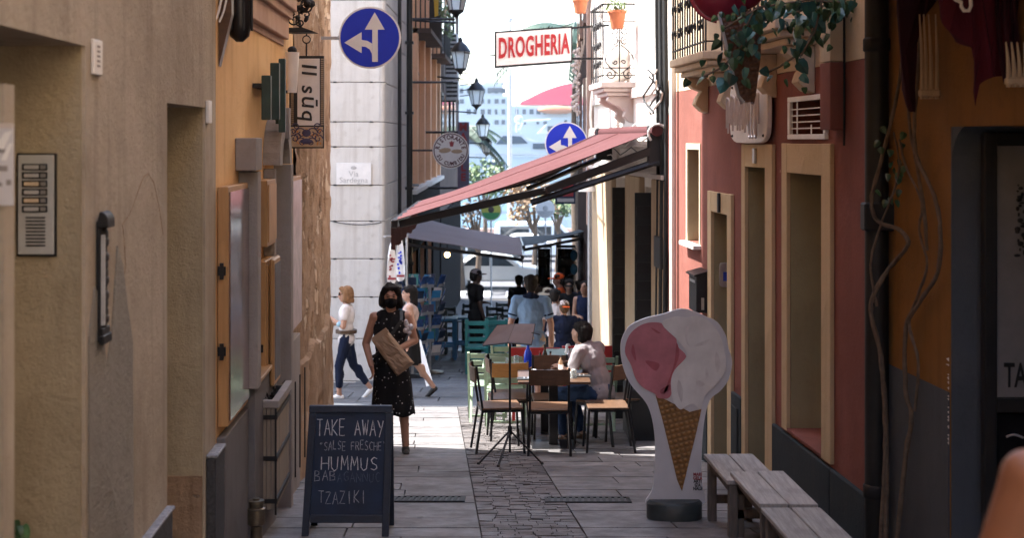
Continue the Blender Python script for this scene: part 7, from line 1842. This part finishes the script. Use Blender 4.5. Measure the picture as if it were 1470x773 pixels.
# boy and others
b5 = at(809, 0, 20.6); M['capwhite'] = fabric('white_cap', (.55, .50, .50)); M['capblack'] = fabric('black_cap', (.012, .014, .016)); M['caporange'] = fabric('orange_cap', (.65, .10, .02))
person('boy in a navy tee and a white cap seen from behind', b5.x, 20.6, rad(178), 1.42, (.40, .22, .15), ('short', (.10, .06, .035)), ('navy', .5, .06), ('shorts', 'navy'), 'white', {}, .012, rad(20), 1.05, cap=('capwhite', 'back', 'caporange'))
p6 = at(797, 0, 22.0); person('youth in a white tee and black cap between the man and the boy', p6.x, 22.0, rad(185), 1.55, (.34, .19, .13), ('short', (.02, .016, .014)), ('whitecloth', .5, .08), ('shorts', 'blackcloth'), 'white', {}, .013, rad(-25), 1.05, cap=('capblack', 'front'))
# seated man
sit = dict(pel=(0, .02, .53), wst=(0, -.02, .68), cst=(0, -.09, .85), nk=(0, -.16, 1.0), hd=(0, -.235, 1.11), sL=(.17, -.135, .945), sR=(-.17, -.135, .945), eL=(.22, -.22, .73), wL=(.12, -.42, .76), eR=(-.22, -.22, .73), wR=(-.12, -.40, .77),
           hL=(.09, 0, .51), kL=(.11, -.43, .49), aL=(.11, -.38, .085), hR=(-.09, 0, .51), kR=(-.11, -.43, .49), aR=(-.11, -.30, .085))
m7 = at(861, 0, 14.6); person('seated man in a pale mauve tee and jeans leaning over the near cafe table', m7.x, 14.62, rad(-128), 1.72, (.36, .20, .13), ('short', (.012, .010, .009)), ('mauve', .6, .02), ('trousers', 'jeans'), 'woodbrown', sit, .0095, rad(-8), .97, tilt=rad(-22))
w8 = at(842, 0, 23.4); person('woman in a navy vest and light jeans by the drainpipe looking down', w8.x - .02, 23.4, rad(-18), 1.65, (.30, .16, .10), ('long', (.014, .011, .010)), ('navy', 0, .0), ('trousers', 'lightjeans'), 'white', dict(eR=(-.2, .0, 1.1), wR=(-.06, -.18, 1.12)), .013, rad(-15), tilt=rad(-15))
p9 = at(853, 0, 22.2); person('child in a bright pink tee half hidden by the tan pilaster', p9.x - .03, 22.2, rad(160), 1.2, (.34, .19, .13), ('short', (.03, .02, .016)), ('pinkcloth', .55, .06), ('shorts', 'navy'), 'white', {}, .014)
p10 = at(803, 0, 27); person('man in an orange cap and orange tee down the lane', p10.x, 27, rad(-95), 1.76, (.30, .16, .11), ('short', (.02, .015, .012)), ('orangecloth', .55, .06), ('trousers', 'jeans'), 'black', {}, .016, cap=('caporange', 'front'))
def shades(t, J, hp, HM, k): obj('sunglasses', MB().box(-.07 * k, .07 * k, J['hd'].y - .105 * k, J['hd'].y - .09 * k, J['hd'].z - .005 * k, J['hd'].z + .03 * k), M['black'], t)
p11 = at(817, 0, 25.4); person('person in sunglasses and a black tee facing us beside the orange capped man', p11.x, 25.4, rad(-5), 1.66, (.30, .17, .11), ('short', (.016, .012, .010)), ('blackcloth', .55, .06), ('trousers', 'blackcloth'), 'black', {}, .016, extras=shades)
def hat(t, J, hp, HM, k): obj('sun_hat', MB().lathe([(.20 * k, .02 * k), (.19 * k, .035 * k), (.10 * k, .06 * k), (.09 * k, .13 * k), (.04 * k, .15 * k)], J['hd'], 18), M['beigehat'], t, smooth=True)
p12 = at(786, 0, 24.6); person('stooping person in a wide beige sun hat down the lane', p12.x, 24.6, rad(185), 1.5, (.34, .19, .13), ('short', (.03, .02, .016)), ('navy', .55, .06), ('trousers', 'navy'), 'black', {}, .016, extras=hat)
for i, (px, Y_, h_, m, lab, hr) in enumerate(((745, 31, 1.7, 'navy', 'distant person in navy left of the polo man head', (.02, .016, .014)), (772, 33, 1.68, 'salmon', 'distant person in a pale top right of the polo man head', (.05, .035, .025)), (783, 36, 1.66, 'blackcloth', 'distant dark clothed person before the dark racks', (.015, .012, .01)), (832, 29, 1.62, 'board', 'distant person in dark blue by the brown shop front', (.015, .012, .01)))):
    p = at(px, 0, Y_); person(lab, p.x, Y_, rad(R.choice((170, 10, 185))), h_, (.32, .18, .12), ('short', hr), (m, .55, .05), ('trousers', 'jeans' if i % 2 else 'navy'), 'black', {}, .02)
p15 = at(683, 0, 27); person('waiter in black with a pinkish cap standing among dark tables', p15.x, 27, rad(120), 1.84, (.10, .06, .045), ('short', (.012, .010, .01)), ('blackcloth', .6, .06), ('trousers', 'blackcloth'), 'black', dict(eL=(.22, -.06, 1.12), wL=(.16, -.25, 1.1)), .015, cap=('mauve', 'front'))
person('bare shouldered passer by in a dark strap top, close and cut off by the frame', .975, 2.2, rad(180), 1.5, (.17, .062, .028), ('long', (.03, .02, .016)), ('blackcloth', 0, .0), ('skirt', 'navy'), 'black', dict(sL=(.2, .01, 1.385), eL=(.30, .02, 1.12), sR=(-.2, .01, 1.385), eR=(-.30, .02, 1.12)), .011)
# ------------------------------------------------------------ warm harbour air
hz = MB().box(-420, 420, -40, 420, -10, 17)
hm, N, L, B = nodes('haze'); N.remove(B); pv = N.new('ShaderNodeVolumePrincipled'); pv.inputs['Color'].default_value = (.97, .975, .98, 1); pv.inputs['Density'].default_value = .0003; pv.inputs['Anisotropy'].default_value = .3
L.new(pv.outputs[0], N['Material Output'].inputs['Volume']); M['haze'] = hm
obj('haze', hz, hm, kind='stuff')
